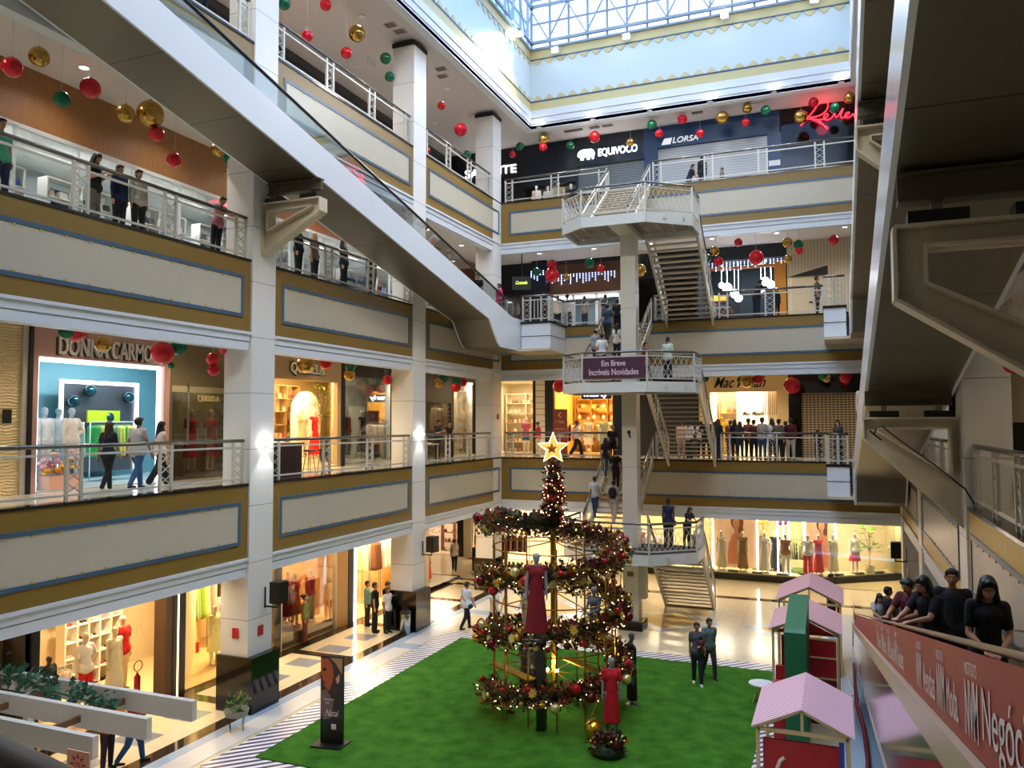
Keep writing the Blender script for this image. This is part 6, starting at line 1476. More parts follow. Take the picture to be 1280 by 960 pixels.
# flower heap and gold ball in front
p=at(760,942,.04);o=thing('flower_mound','burgundy and gold flower mound on the lawn before the red mannequin','flowers',p);mb=MB()
for i in range(30):
    a=random.uniform(0,2*PI);r=.3*random.random()**.5;leaf_cloud(mb,V(p)+V((r*math.cos(a),r*math.sin(a),.28-.35*r+random.uniform(0,.12))),.16,26,(0,0,1,1,2,4))
mb.lathe([(.38,0),(.36,.14),(.2,.32),(.02,.4)],p,14,0);mb.build('foliage',gl,o)
for i in range(22):
    a=random.uniform(0,2*PI);r=random.uniform(.1,.42);m_,cn=random.choice([BL[0],BL[1],BL[2],BL[2]]);bauble((p[0]+r*math.cos(a),p[1]+r*math.sin(a),p[2]+.42-.7*r*r),.04,m_,f'small {cn} bauble in the flower mound on the lawn',f'{cn} baubles flower mound')
p=at(742,925,.04);o=thing('giant_bauble','large shiny gold ball with a loop standing left of the red mannequin','ornament',p);t=MB();t.ball((p[0],p[1],p[2]+.24),.22,24);t.build('sphere',mat('bright_gold','#d9ab3a',.15,.95),o);t=MB();t.cyl((p[0],p[1],p[2]+.45),(p[0],p[1],p[2]+.5),.05,n=10);t.tube([(p[0]+.05*math.cos(a),p[1],p[2]+.55+.05*math.sin(a)) for a in[i*PI/5 for i in range(10)]],.008,5,closed=True);t.build('cap_loop',M_goldf,o)
# ------------------------------------------------------------------ playhouses, slide, table
M_redp=mat('red_panel','#b50f1d',.45);M_dred=mat('dark_red_panel','#7a0d17',.45);M_pine=mat('pine_frame','#d9c08a',.5)
M_roof=mat('striped_awning','#eecfd8',.7,fn=stripes('#a34c78',.105,.38,ax=(0,1,0)));M_roof2=mat('pink_awning','#e3b4b4',.7,fn=stripes('#d39a9f',.12,.4,ax=(0,1,0)))
def house(x0,x1,y0,y1,ze,zr,lab,rm,panels=True,zp=1.25):
    o=thing('playhouse',lab,'playhouse',((x0+x1)/2,(y0+y1)/2,0));xm=(x0+x1)/2;ov=.1
    for nm,xa,za,xb,zb in(('roof_slope',x0-ov,ze,xm,zr),('roof_slope',xm,zr,x1+ov,ze)):
        t=MB();t.prism([(xa,za),(xb,zb),(xb,zb+.03),(xa,za+.03)],'Y',y0-.08,y1+.08);t.build(nm,rm,o)
    for x in(x0,x1):
        for y in(y0,y1):MB().box(x-.03,x+.03,y-.03,y+.03,0,ze).build('corner_post',M_pine,o)
    t=MB()
    for y in(y0,y1):
        t.bar((x0,y,ze-.03),(x1,y,ze-.03),.06);t.bar((x0,y,ze),(xm,y,zr-.02),.05);t.bar((xm,y,zr-.02),(x1,y,ze),.05);t.bar((xm,y,ze),(xm,y,zr-.03),.05)
    for x in(x0,x1):t.bar((x,y0,ze-.03),(x,y1,ze-.03),.06)
    t.build('eave_frame',M_pine,o)
    return o
h1=house(12.8,14.27,-18.9,-16.85,2.1,2.48,'nearest playhouse with pink and purple striped roof and red front panel',M_roof)
t=MB().box(12.88,14.2,-18.86,-18.8,0,1.9);fp=t.build('front_panel',M_redp,h1)
t=MB();q=[(13.0+.09*i,.95+.16*math.sin(i*.9)) for i in range(4)]
t.tube([(13.1,-18.88,1.2),(13.11,-18.88,1.4),(13.17,-18.88,1.56),(13.24,-18.88,1.62)],.035,8);t.tube([(13.6,-18.88,1.1),(13.6,-18.88,1.38)],.03,8);t.build('white_lettering',M_ltr,fp)
MB().box(14.24,14.3,-18.8,-16.9,0,2.0).build('side_panel',M_dred,h1)
MB().box(14.12,14.2,-18.93,-18.87,0,2.0).build('blue_post',M_c('#2b3fae',.4),h1)
h2=house(12.6,14.12,-12.3,-10.2,2.2,2.56,'middle playhouse with plain pink roof and red panelled walls behind the green tower',M_roof2)
t=MB();t.prism([(12.65,2.16),(14.08,2.16),(13.36,2.5)],'Y',-12.33,-12.29);t.build('gable_panel',M_redp,h2)
for k,(z0,z1) in enumerate(((0,1.1),(1.13,1.6),(1.63,2.04))):
    MB().box(13.35,14.08,-12.34,-12.29,z0,z1).build('front_panel',M_dred if k==0 else M_redp,h2)
t=MB()
for z_ in(1.115,1.615,2.06):t.box(13.3,14.08,-12.36,-12.28,z_-.02,z_+.02)
t.build('panel_trim',M_pine,h2)
MB().box(14.1,14.16,-12.3,-10.2,0,2.15).build('side_panel',M_dred,h2);MB().box(12.65,12.9,-12.3,-12.2,0,1.3).build('front_panel',M_redp,h2);MB().box(12.75,12.9,-11.6,-11.5,0,1.9).build('front_panel',M_redp,h2)
h3=house(12.5,14.2,-8.3,-6.0,2.1,2.55,'farthest playhouse with faded pink roof on pine posts',M_roof2)
MB().box(14.1,14.2,-8.2,-6.1,0,2.0).build('side_panel',M_c('#c05a2a'),h3)
t=MB();t.prism([(-14.95,0),(-14.95,2.8),(-14.85,2.86),(-12.45,3.15),(-12.45,0)],'X',13.03,13.47);o=tag(t.build('slide_tower',mat('green_plywood','#0f6b45',.5)),'tall narrow dark green box slide standing between the playhouses','slide')
t=MB();p=at(952,855,.5);t.cyl((p[0],p[1],.5),(p[0],p[1],.53),.33,n=24);o=thing('side_table','small round white table with splayed wooden legs beside the playhouses','table',(p[0],p[1],.0));t.build('table_top',M_c('#e9ecef',.3),o)
for a in(0.5,2.1,3.6,5.2):MB().tube([(p[0]+.12*math.cos(a),p[1]+.12*math.sin(a),.5),(p[0]+.26*math.cos(a),p[1]+.26*math.sin(a),.01)],.013,6).build('leg',M_pine,o)
t=MB();t.box(12.72,12.98,-14.2,-13.6,0,1.35);tag(t.build('red_play_panel',M_redp),'small red panel left of the green slide tower','panel')
t=MB();t.tube([at(1068,872,.02)+V((0,0,.9)),at(1071,880,.6),at(1080,910,.3),at(1085,950,.15),at(1084,975,.1)],[.03,.05,.05,.045,.04],8);tag(t.build('painted_branch',M_c('#7a1a1c')),'dark red painted branch standing beside the mirror-clad ramp','branch')
t=MB();t.tube([at(1062,846,.5),at(1066,858,.5),at(1072,870,.5)],.012,5);t.tube([at(1060,872,.3),at(1070,868,.35),at(1078,880,.3)],.012,5);tag(t.build('thin_twigs',M_c('#9a7a50')),'thin brown twigs next to the red painted branch','twigs')
# ------------------------------------------------------------------ poster totem
p=at(415,930,.04);yw=.12
o=thing('advert_totem','dark advertising totem with a woman\'s face and the word Natal on the lawn corner','totem',p,rz=0)
def loc2(x,y,z_,R_=None):
    c,s_=math.cos(yw),math.sin(yw);return (p[0]+x*c-y*s_,p[1]+x*s_+y*c,p[2]+z_)
def tbox(x0,x1,y0,y1,z0,z1,t,mi=0):
    P=[loc2(x,y,z_) for z_ in(z0,z1) for y in(y0,y1) for x in(x0,x1)];t.add(P,[(0,2,3,1),(4,5,7,6),(0,1,5,4),(2,6,7,3),(0,4,6,2),(1,3,7,5)],mi)
t=MB();tbox(-.28,.28,-.04,.04,.02,2.0,t);tb=t.build('board',mat('totem_black','#171213',.3),o)
t=MB();tbox(-.4,.36,-.3,.25,0,.03,t);t.build('foot_plate',M_dark,o)
t=MB()
def poly(P,mi,dd):t.add([loc2(x,-.04-dd,z_) for x,z_ in P],[tuple(range(len(P)))],mi)
poly([(-.27,1.98),(.27,1.98),(.27,1.45),(.2,1.2),(.05,1.15),(-.27,1.3)],3,.001)
poly([(-.27,1.93),(-.1,1.95),(.02,1.8),(.05,1.55),(.0,1.35),(-.06,1.22),(-.14,1.28),(-.2,1.36),(-.2,1.42),(-.24,1.46),(-.23,1.52),(-.27,1.55)],0,.003)
poly([(-.05,1.97),(.27,1.97),(.27,1.6),(.2,1.7),(.1,1.85)],1,.004);poly([(.1,1.5),(.2,1.62),(.2,1.45),(.14,1.38)],2,.005)
poly([(-.25,1.7),(-.16,1.74),(-.13,1.68),(-.2,1.65)],4,.006);poly([(-.23,1.43),(-.13,1.42),(-.17,1.37)],5,.006)
poly([(-.27,1.2),(-.12,1.25),(.05,.95),(.0,.6),(-.2,.55),(-.27,.7)],6,.002)
t.build('portrait_print',[M_c('#b5532c'),M_c('#b08a62'),M_c('#d9a088'),M_c('#3a2a26'),M_c('#1a0e10'),M_c('#8a2f28'),M_c('#7d5f62')],tb)
def ttext(s,x,z_,w,h_,sh=0,c=M_ltr):
    mb=text_mb(s,width=w,height=h_,ext=.002,shear=sh);mb.v=[loc2(x+a,b-.05,z_+c2) for a,b,c2 in mb.v];mb.build('lettering',c,tb)
ttext('Natal',.02,.72,.34,.15,.3);ttext('PROMOÇÃO',-.06,1.02,.26,.05);ttext('DE',-.1,.94,.08,.04)
t=MB();tbox(.0,.12,-.045,-.04,.35,.47,t);t.build('white_square',M_ltr,tb)
# ------------------------------------------------------------------ litter bin, planter, speakers, small signs
p=V((-.02,-8.72,0));o=thing('litter_bin','cylindrical stainless steel litter bin beside the black column base','litter bin',p)
MB().lathe([(.19,0),(.19,.72),(.185,.73)],p,24).build('drum',mat('polished_steel','#c9c9c6',.12,.95),o);MB().lathe([(.195,.74),(.195,.8),(.12,.83),(.11,.78)],p,24).build('lid_ring',M_dark,o)
p=V((.55,-17.95,0));o=thing('planter_bowl','grey bowl planter with green and red leaves by the black column base','planter',p)
MB().lathe([(.1,.3),(.26,.36),(.3,.5),(.28,.5),(.22,.44)],p,20).build('bowl',M_c('#8d8a80'),o)
t=MB()
for a in(0,1.57,3.14,4.71):t.tube([p+V((.2*math.cos(a),.2*math.sin(a),.0)),p+V((.24*math.cos(a),.24*math.sin(a),.42))],.01,5)
t.tube([p+V((.24*math.cos(a),.24*math.sin(a),.36)) for a in[i*PI/6 for i in range(12)]],.01,5,closed=True);t.build('wire_stand',M_dark,o)
mb=MB();leaf_cloud(mb,p+V((0,0,.62)),.3,130,(0,0,1,0,2));mb.build('foliage',[M_leaf,M_c('#7a3a34'),M_leafd],o)
def speaker(c,d,lab):
    o=thing('wall_speaker',lab,'loudspeaker',c);c=V(c)
    MB().prism([(-.16+c.x,-.17+c.y),(.16+c.x,-.17+c.y),(.2+c.x,.15+c.y),(-.12+c.x,.19+c.y)],'Z',c.z-.28,c.z+.28).build('cabinet',M_black,o)
    t=MB();t.bar(c+V((-.02,0,-.3)),c+V((-.02,0,-.4)),.03);t.bar(c+V((-.02,0,-.4)),c+V(d)+V((0,0,-.4)),.04);t.bar(c+V(d)+V((0,0,-.45)),c+V(d)+V((0,0,.1)),.03);t.build('bracket_arm',M_black,o)
speaker((.5,-16.35,3.0),(-.43,.0,0),'black wall speaker on the column that carries the ramp bracket')
speaker((.45,-7.6,3.02),(-.38,0,0),'black wall speaker on the column with the litter bin')
speaker((16.05,-2.2,2.9),(.35,0,0),'black wall speaker at the right end of the rear shop window')
def plate(c,sx,sy,sz,colr,lab,cat,nm):
    t=MB().box(c[0]-sx,c[0]+sx,c[1]-sy,c[1]+sy,c[2]-sz,c[2]+sz);return tag(t.build(nm,M_c(colr,.4)),lab,cat)
plate((-.35,-16.99,2.0),.1,.012,.13,'#c01c22','red emergency sign on the near face of the bracket column','sign','safety_sign')
plate((.05,-16.5,2.0),.012,.1,.13,'#c01c22','red emergency sign on the atrium face of the bracket column','sign','safety_sign')
plate((.05,-.5,7.7),.012,.1,.12,'#a82024','small red sign on the corner column at first-floor height','sign','safety_sign')
plate((16.36,-3.3,2.3),.012,.16,.14,'#b02024','red double pictogram sign on the right side wall','sign','safety_sign')
# cone wall lights on railings (bright spots)
def spotbar(p,lab):
    o=thing('column_spotlight',lab,'spotlight',p);p=V(p);t=MB();t.tube([p+V((-.05,0,-.1)),p+V((.02,0,0)),p+V((.16,0,.06))],.02,6);t.build('arm',M_steel,o);t=MB().cyl(p+V((.12,0,.1)),p+V((.12,0,.02)),.06,n=12);t.build('lamp_head',em('spot_head','#ffffff',30),o)
    l=bpy.data.lights.new('spot','SPOT');l.energy=25;l.spot_size=1.6;l.color=(.95,.98,1);l.shadow_soft_size=.05;lo=bpy.data.objects.new('spot_lamp',l);COL.objects.link(lo);lo.location=p+V((.14,0,0));lo.rotation_euler=(0,-.25,0)
spotbar((.06,-16.4,H+.98),'bright white spotlight washing down the bracket column at first-floor level')
spotbar((.06,-7.85,H+1.1),'bright white spotlight washing down the litter-bin column at first-floor level')
# ------------------------------------------------------------------ kiosk with white slats and ivy (lower left)
ks=thing('pergola_kiosk','white slatted kiosk canopy with ivy in the lower left corner','kiosk',(2.5,-24.6,0))
M_slat=mat('kiosk_slat','#e3ddd6',.4)
for (y,xe) in((-23.77,4.73),(-24.6,4.66),(-25.39,4.5)):
    MB().box(.16,xe,y-.05,y+.05,2.76,3.07).build('slat',M_slat,ks)
for x in(.5,1.7,3.3):MB().bar((x,-23.8,2.9),(x,-25.4,2.9),.05,.1).build('cross_batten',M_c('#7a5236'),ks)
for x,y in((1.2,-23.9),(1.2,-25.6),(.3,-23.9),(.3,-25.6)):MB().box(x-.06,x+.06,y-.06,y+.06,0,2.8).build('post',M_slat,ks)
t=MB().box(.4,1.1,-25.5,-24.0,0,1.05);t.box(.3,1.2,-25.6,-23.9,1.05,1.1,1);t.build('counter',[M_c('#5a3a28'),M_c('#7a5236')],ks)
iv=MB()
for i in range(520):
    u=random.random();q=px(-5+u*150,(836+u*50) + random.gauss(0,9),'Y',-24.1+random.uniform(-.15,.15))
    if u>.52 and u<.6:continue
    d=V((random.gauss(0,1),random.gauss(0,1),random.gauss(0,1))).normalized();s_=d.orthogonal().normalized();l=random.uniform(.05,.12)
    iv.add([q,q+d*l*.4+s_*l*.45,q+d*l,q+d*l*.4-s_*l*.45],[(0,1,2,3)],random.randint(0,1))
pts=[px(-5,842,'Y',-24.1),px(50,860,'Y',-24.1),px(95,872,'Y',-24.1),px(145,885,'Y',-24.1)];iv.tube(pts,.015,5,0)
tag(iv.build('ivy_garland',[M_leafd,mat('leaf_ivy','#3f7a5c',.5,var=.3,vs=12)]),'trailing dark green ivy draped between the white kiosk slats','ivy')
o=thing('menu_card','small peach card with a red flower logo under the kiosk slats','sign',px(98,963,'Y',-26.0))
q=V(px(98,963,'Y',-26.0));t=MB().box(q.x-.2,q.x+.2,q.y-.01,q.y+.01,q.z-.25,q.z+.25);t.build('card',M_c('#efb09a'),o)
t=MB()
for k in range(8):a=k*PI/4;t.add([q+V((.08*math.cos(a-.3),-.015,.08+.08*math.sin(a-.3))),q+V((.16*math.cos(a),-.015,.08+.16*math.sin(a))),q+V((.08*math.cos(a+.3),-.015,.08+.08*math.sin(a+.3)))],[(0,1,2)])
t.build('flower_logo',M_c('#c8402c'),o);place(text_mb('m',width=.09,ext=.002),q+V((0,-.02,.08))).build('logo_letter',M_c('#c8402c'),o)
# ------------------------------------------------------------------ people placement
B_=YAW+PI   # facing away from the camera (local -Y is the front)
def P0(u,v,L=0):return px(u,v,'Z',L)
G=0
P=person
a=P(P0(583,787),YAW+2.3,'walk','man in a white t-shirt with a dark crossbody bag walking left of the tree',tc='#e6e9ee',bc='#15161a',heavy=True,h=1.72);bag(a,'cross','#2a2c36','dark crossbody bag worn by the man in the white t-shirt left of the tree')
P(P0(618,793),YAW+.5,'walk','woman in a white sleeveless top and black trousers walking behind the tree at left',top='vest',tc='#efe8de',bc='#101014',hc='b',skin=3,h=1.62,shoes=True)
P((3.75,-6.6,0),YAW-.6,'walk','person in a black top and pale trousers just left of the tree garland',tc='#16161a',bc='#c9c4c0',h=1.6)
P((-1.9,-8.2,0),PI/2+.2,'stand','woman in a mint green shirt looking into the cream dress shop',top='long',tc='#8fc0a9',bot='trousers',bc='#3a2430',hc='b',h=1.62)
P((-1.15,-8.9,0),PI/2+.4,'stand','tall person all in black beside the mint shirt woman',top='tee',tc='#0d0e12',bot='wide',bc='#0d0e12',h=1.75)
P((-1.0,-8.35,0),PI/2,'phone','second person all in black between the mint shirt woman and the bin',top='tee',tc='#121318',bc='#101116',h=1.7)
P((-.7,-8.05-.75,0),PI/2-.2,'stand','woman in a cream t-shirt and black trousers next to the litter bin',top='tee',tc='#e6ddd2',bc='#131418',h=1.6,hc='k',skin=1)
P(P0(381,804),PI/2+.5,'stand','woman in a green and brown floral blouse and patterned trousers at the bright display window',top='long',tc='#8a8a4a',bot='wide',bc='#7a3a3a',hair='bun',h=1.62)
P(P0(568,714),YAW+PI,'walk','woman in a pale t-shirt and black trousers walking away in the left corridor',tc='#d9cfc8',bc='#1a1a22',hc='b',h=1.6)
a=P(P0(872,857),YAW-.15,'carry','man in a grey t-shirt and dark jeans carrying a child across the lawn edge',tc='#4c5358',bc='#1a2230',skin=1,h=1.76,shoe='#eceff2',face=True)
w=a.location+Matrix.Rotation(YAW-.15,3,'Z')@V((.08,-.2,.8));c=P(tuple(w+V((0,0,-.05))),YAW-.15+PI*.9,'sit','small child in a dark red shirt held in the arms of the man in grey',tc='#5c1f26',bc='#b98f7f',h=.8,skin=1);c.location.z=a.location.z+.62
P(P0(887,848),YAW+.1,'walk','man in a grey-green t-shirt walking directly behind the man with the child',tc='#5f7670',bc='#28303a',h=1.75,skin=1,face=True)
P((-.21,-20.35,0),PI*.75,'walk','person in a red top and blue jeans walking past under the kiosk slats',tc='#b01426',bc='#1f4a78',h=1.62,skin=2)
P((-.5,-20.75,0),PI/2,'reach','person in an orange shirt bending beside the kiosk in dark trousers',top='long',tc='#e08a1e',bc='#2a1626',h=1.6,skin=2)
P((13.9,-1.6,0),YAW+.4,'stand','man in a dark shirt standing behind the farthest playhouse roof',tc='#1a1c24',bc='#1a1a1e',h=1.78,skin=2)
# ramp D riders
def rider(u,dp,h,rz,ps,label,T=TD,**k):
    q=CAM+(CF+CR*((u-640)/F_PX))*dp;k.setdefault('face',True);return P((q.x,q.y,T(q.y)+.02),rz,ps,label,h=h,**k)
FC=-.05
rider(1090,20.8,1.62,FC+.3,'lean','woman in a white and black top at the left edge of the ramp riders',tc='#b9bcc2',bc='#1a1a20',hair='long')
rider(1104,19.8,1.72,PI*.6,'stand','man in a black t-shirt and cap standing with his back turned on the lower ramp',tc='#101116',bc='#15161c',skin=1)
rider(1115,21.6,1.6,FC,'stand','person with brown hair behind the man in the black cap',tc='#2a2c34',bc='#1a1a20',hair='long',hc='b')
rider(1127,20.0,1.6,FC-.2,'phone','woman in a grey t-shirt looking down at her phone on the lower ramp',tc='#6a6e76',bc='#1a1a20',hair='bun')
rider(1137,12.2,1.68,FC-.6,'lean','man with glasses in a maroon shirt leaning on the ramp handrail',tc='#5a1020',bc='#15161c',skin=1,heavy=True)
rider(1160,10.3,1.64,FC-.75,'lean','woman with long black hair in a black t-shirt reaching to the ramp handrail',tc='#0f1016',bc='#111218',hair='long',heavy=True)
rider(1183,11.4,1.76,FC-.1,'stand','man with short hair in a black t-shirt standing between the two black-haired women',tc='#0e0f13',bc='#15161c',heavy=True,skin=1)
rider(1225,7.2,1.5,FC+.05,'join','smiling woman with long loose black hair in a black t-shirt nearest on the ramp',tc='#0c0d12',bc='#111218',hair='long')
# stairs: left flight landing01 -> L1 (x 5.1-7), people climbing
def fl(x,y,k):   # floor height on left flights
    z0=LZ[k];return z0+(min(0,y)+4.1)/4.1*((k+1)*H-z0) if y>-4.1 else z0
for u,y,k,rz,ps,lb,kw in((743,-3.0,0,PI,'walk','boy in a striped t-shirt and jeans climbing the lower stair flight',dict(tc='#c9ccd0',bc='#1f3a66',h=1.6)),
  (767,-3.3,0,PI,'walk','man with a black and white backpack climbing the lower stair flight',dict(tc='#a9acb2',bc='#c7bbac',h=1.7)),
  (757,-1.0,0,PI,'walk','person in a dark top and blue jeans near the top of the lower stair flight',dict(tc='#1a1c22',bc='#2f4a6a',hair='long',h=1.66)),
  (770,-1.7,0,PI*.9,'stand','person in black beside the post on the lower stair flight',dict(tc='#101114',bc='#111216',h=1.65)),
  (766,-.3,0,PI*1.1,'stand','blond person at the top of the lower stair flight',dict(tc='#17181c',bc='#15161a',hc='y',h=1.66)),
  (759,-1.5,1,PI,'walk','man in a dark blue shirt and black trousers near the top of the upper flight',dict(tc='#25405c',bc='#0e0f12',h=1.75,skin=1)),
  (772,-1.0,1,PI,'stand','person in black close to the post on the upper flight',dict(tc='#121317',bc='#101114',h=1.62)),
  (752,-3.5,1,PI,'walk','man in a white t-shirt climbing the upper flight',dict(tc='#e6eaf0',bc='#15161a',h=1.7)),
  (771,-2.7,1,PI,'stand','woman in a white blouse beside the post on the upper flight',dict(tc='#d9dbe0',bc='#17181c',hair='long',h=1.55)),
  (766,-3.95,1,PI,'walk','child in a pink patterned shirt on the upper flight',dict(tc='#b8566c',bc='#22222a',h=1.25)),
  (744,-2.9,1,PI,'walk','person in a grey top at the left rail of the upper flight',dict(tc='#9a9ca0',bc='#3a1a24',h=1.5))):
    x=px(u,(600,410)[k],'Y',y).x
    q=P((x,y,fl(x,y,k)),rz,ps,lb,**kw)
    if 'backpack' in lb:bag(q,'backpack','#16181e','black backpack with white panel on the climbing man')
P((7.85,-5.2,LZ[1]),PI/2,'stand','boy in a dark red shirt standing behind the purple sign on the middle landing',tc='#8a1a26',bc='#22222a',h=1.5)
P((8.75,-5.7,LZ[1]),PI,'phone','woman in a pale green shirt and black skirt on the middle landing',top='long',tc='#c3d0c0',bot='wide',bc='#101114',hair='tail',h=1.6,face=True)
a=P((8.55,-4.9,LZ[0]),YAW+PI-.4,'stand','man in a navy sleeveless shirt on the lowest landing, seen from behind',top='vest',tc='#1f2c4a',bc='#15161c',skin=2,h=1.76);bag(a,'cross','#202126','large dark bag slung on the man on the lowest landing')
P((9.2,-4.8,LZ[0]),YAW+.4,'lean','person in black leaning on the lowest landing rail',tc='#0f1014',bc='#101114',h=1.5,hair='long')
# first floor, left
P((-1.3,-20.2,H),PI+.25,'walk','woman with curly dark hair in a black top and leggings passing the ice-blue shop',tc='#1a1d2a',bc='#101216',hair='long',hc='b',skin=1,h=1.64,shoe='#c9b8a8')
P((-1.4,-19.27,H),PI+.1,'walk','man in a light grey t-shirt and blue jeans passing the ice-blue shop',tc='#a9abad',bc='#2f5580',skin=1,h=1.74,heavy=True)
P((-1.6,-18.38,H),PI-.3,'walk','woman in a white top and long black skirt walking towards the column',top='vest',tc='#d6d3ce',bot='wide',bc='#15171d',hair='long',h=1.64,shoe='#d9d4cc')
P((-1.5,-3.4,H),PI/2,'phone','man in a dark grey t-shirt on the first floor in the far bay',tc='#2f3338',bc='#22262c',h=1.7)
P((-1.6,-2.1,H),YAW,'stand','woman in a black top beside the man in dark grey in the far bay',top='vest',tc='#121318',bc='#15161a',hair='tail',h=1.62)
P((1.0,2.2,H),-PI/2+.3,'phone','woman in a red t-shirt and beige trousers on the first-floor rear walkway',tc='#c41e2c',bc='#c9b596',hair='short',h=1.62)
P((3.0,2.0,H),PI/2+.3,'walk','woman in a white top and flared black trousers before the golden shop',tc='#d8d3cf',bot='wide',bc='#0f1013',hair='bun',hc='b',h=1.66)
P((7.9,1.5,H),PI,'stand','person in a pale pink top seen right of the stair post on the first floor',top='long',tc='#d9b3a8',bc='#b08a80',h=1.6,hc='b')
CR_=[(9.0,.9,'long','#e6e4df','wide','#17181c','long','k','woman with a white top under a black vest at the left end of the crowd'),(9.7,1.3,'tee','#1a1a1e','trousers','#15161a','short','k','man in black just behind the crowd at left'),
 (10.3,.8,'long','#23262e','wide','#1c2434','long','b','woman with brown hair in a long dark coat in the crowd'),(11.0,1.0,'long','#141519','trousers','#15171c','long','k','broad woman in black in the middle of the crowd'),
 (11.5,1.9,'tee','#7a3a3a','trousers','#20242c','short','b','person in a rust top deeper in the crowd'),(11.8,1.2,'tee','#4a1c26','trousers','#16181c','short','k','man in a dark wine shirt at the centre of the crowd'),
 (12.2,.8,'tee','#a9a39b','trousers','#2f4f78','short','b','man in a beige t-shirt and blue jeans in the crowd'),(12.6,1.0,'tee','#dfe0e0','trousers','#101114','long','k','woman in a white top holding a phone above the crowd'),
 (13.1,1.7,'tee','#222228','trousers','#1a1a1e','short','k','man in charcoal at the rear right of the crowd'),(13.35,1.2,'long','#5a1422','trousers','#bfb4a4','short','k','man in a burgundy sweater and beige trousers at the right end of the crowd'),
 (10.0,2.0,'tee','#c9b89a','trousers','#3a3a40','short','k','person in a sand top deeper in the crowd at left')]
CR_+=[(10.7,1.8,'tee','#8a4a44','trousers','#22242a','short','b','red-haired person in a brick t-shirt deep in the crowd'),(11.25,.7,'tee','#2f333c','trousers','#26364e','long','k','woman in slate blue close to the railing in the crowd'),
 (12.9,.75,'long','#6a5a4a','trousers','#15161a','short','k','man in a brown shirt close to the railing at the right of the crowd'),(9.35,1.9,'tee','#e8e6e2','trousers','#101114','short','k','person in a white t-shirt by the cream shop entrance')]
for x,y,tp_,tc,bt,bc,hr,hc,lb in CR_:P((x*.94-.1,y,H),PI+random.uniform(-.5,.5),random.choice(['stand','phone','hip','stand']) if 'phone' not in lb else 'phone',lb,top=tp_,tc=tc,bot=bt,bc=bc,hair=hr,hc=hc,h=random.uniform(1.58,1.76),skin=random.randint(0,2))
P((14.25,-1.1,H),-.4,'stand','woman with long dark hair in a brown top on the landing block at right',tc='#4a4038',bc='#15161a',hair='long',h=1.62)
P((13.5,.9,H),PI,'stand','child in black near the right end of the first-floor rear railing',tc='#121316',bc='#3a2c28',h=1.25)
# second floor
P((-.9,-21.06,2*H),PI/2+.3,'phone','woman with long black hair and grey-brown trousers on the second floor at left',tc='#1a1a1d',bot='wide',bc='#6f665e',hair='long',h=1.68)
P((-1.0,-20.3,2*H),PI/2,'stand','man in a navy jacket behind the railing on the second floor at left',top='long',tc='#1c3050',bc='#1a1c22',h=1.65)
a=P((-.9,-19.85,2*H),PI/2-.2,'stand','person in a cream shirt on the second floor beside the navy jacket',top='long',tc='#d6cdbb',bc='#2a2c30',h=1.66)
P((-.9,-23.2,2*H),PI/2,'stand','person in a green shirt cut by the left frame edge on the second floor',tc='#4a9a7a',bc='#1f2c44',h=1.7,skin=1)
P((-.6,-17.2-.55+.9,2*H),PI/2+.4,'reach','person in a black jacket near the column on the second floor',tc='#15161a',bc='#101114',h=1.6) if False else None
P((-.5,-17.7,2*H),PI/2,'lean','woman in a dusty pink top leaning over beside the bracket column on the second floor',tc='#b9707a',bc='#121317',h=1.55,hc='b')
for y,lb,kw in((-14.0,'person in a dark jacket right of the bracket column on the second floor',dict(top='long',tc='#14151b',bc='#15161c',h=1.72)),(-13.2,'blond woman beside the dark jacket on the second floor',dict(tc='#6a6258',bc='#2a2a30',hc='y',hair='long',h=1.6)),
   (-11.6,'person in a black hooded coat at the second-floor railing in the middle bay',dict(top='long',tc='#0b0c10',bot='wide',bc='#0d0e12',hair='long',h=1.76)),(-9.9,'person in black with a white paper at the second-floor railing',dict(top='long',tc='#0e0f14',bc='#101116',h=1.7))):
    P((-.75,y,2*H),PI/2+random.uniform(-.3,.3),'stand',lb,**kw)
P((1.0,-2.6,2*H+.02),-.5,'stand','woman in a bright pink top stepping onto the left ramp',tc='#d81e6a',bc='#8a1a44',hair='bun',h=1.6,skin=1)
P((.6,-3.9,2*H+.15),.2,'stand','person in a black cap and black clothes riding down the left ramp',tc='#101217',bc='#16202a',hc='k',h=1.7)
for x,y,lb,kw in((2.2,1.6,'woman in a long cream coat on the second-floor rear walkway',dict(top='long',tc='#d9cdb4',bc='#22262c')),(2.75,1.4,'person in a white jacket beside the cream coat on the second floor',dict(top='long',tc='#e0dcd0',bc='#1c2028')),
   (3.4,2.0,'woman with dark hair before the white kiosk window on the second floor',dict(tc='#9a948a',bc='#3a3c42',hair='long')),(4.3,2.4,'person in dark clothes at the right kiosk window on the second floor',dict(tc='#2a2e34',bc='#22242a')),
   (1.2,2.6,'person in black at the left kiosk window on the second floor',dict(tc='#17191d',bc='#1c1e24'))):
    P((x,y,2*H),PI+random.uniform(-.4,.4),'stand',lb,h=random.uniform(1.58,1.7),**kw)
P((11.2,1.1,2*H),PI*.75,'reach','waiter in a black t-shirt bending behind the second-floor railing right of the stairs',tc='#0e0f12',bc='#1a2230',h=1.76,skin=1)
P((9.3,1.9,2*H-.3),PI/2,'sit','seated diner in a pale shirt behind the second-floor railing',tc='#b9bfc6',bc='#2a2e36',h=1.65,hc='b')
P((10.0,2.3,2*H-.3),-PI/2,'sit','seated diner in a pink-brown top facing the pale shirt diner',tc='#b08078',bc='#2a2a30',h=1.62,hc='b',hair='long')
P((12.0,1.2,2*H),.4,'stand','person in a dark coat and long hair before the cream slatted wall',top='long',tc='#15171c',bc='#15161a',h=1.3,hair='long')
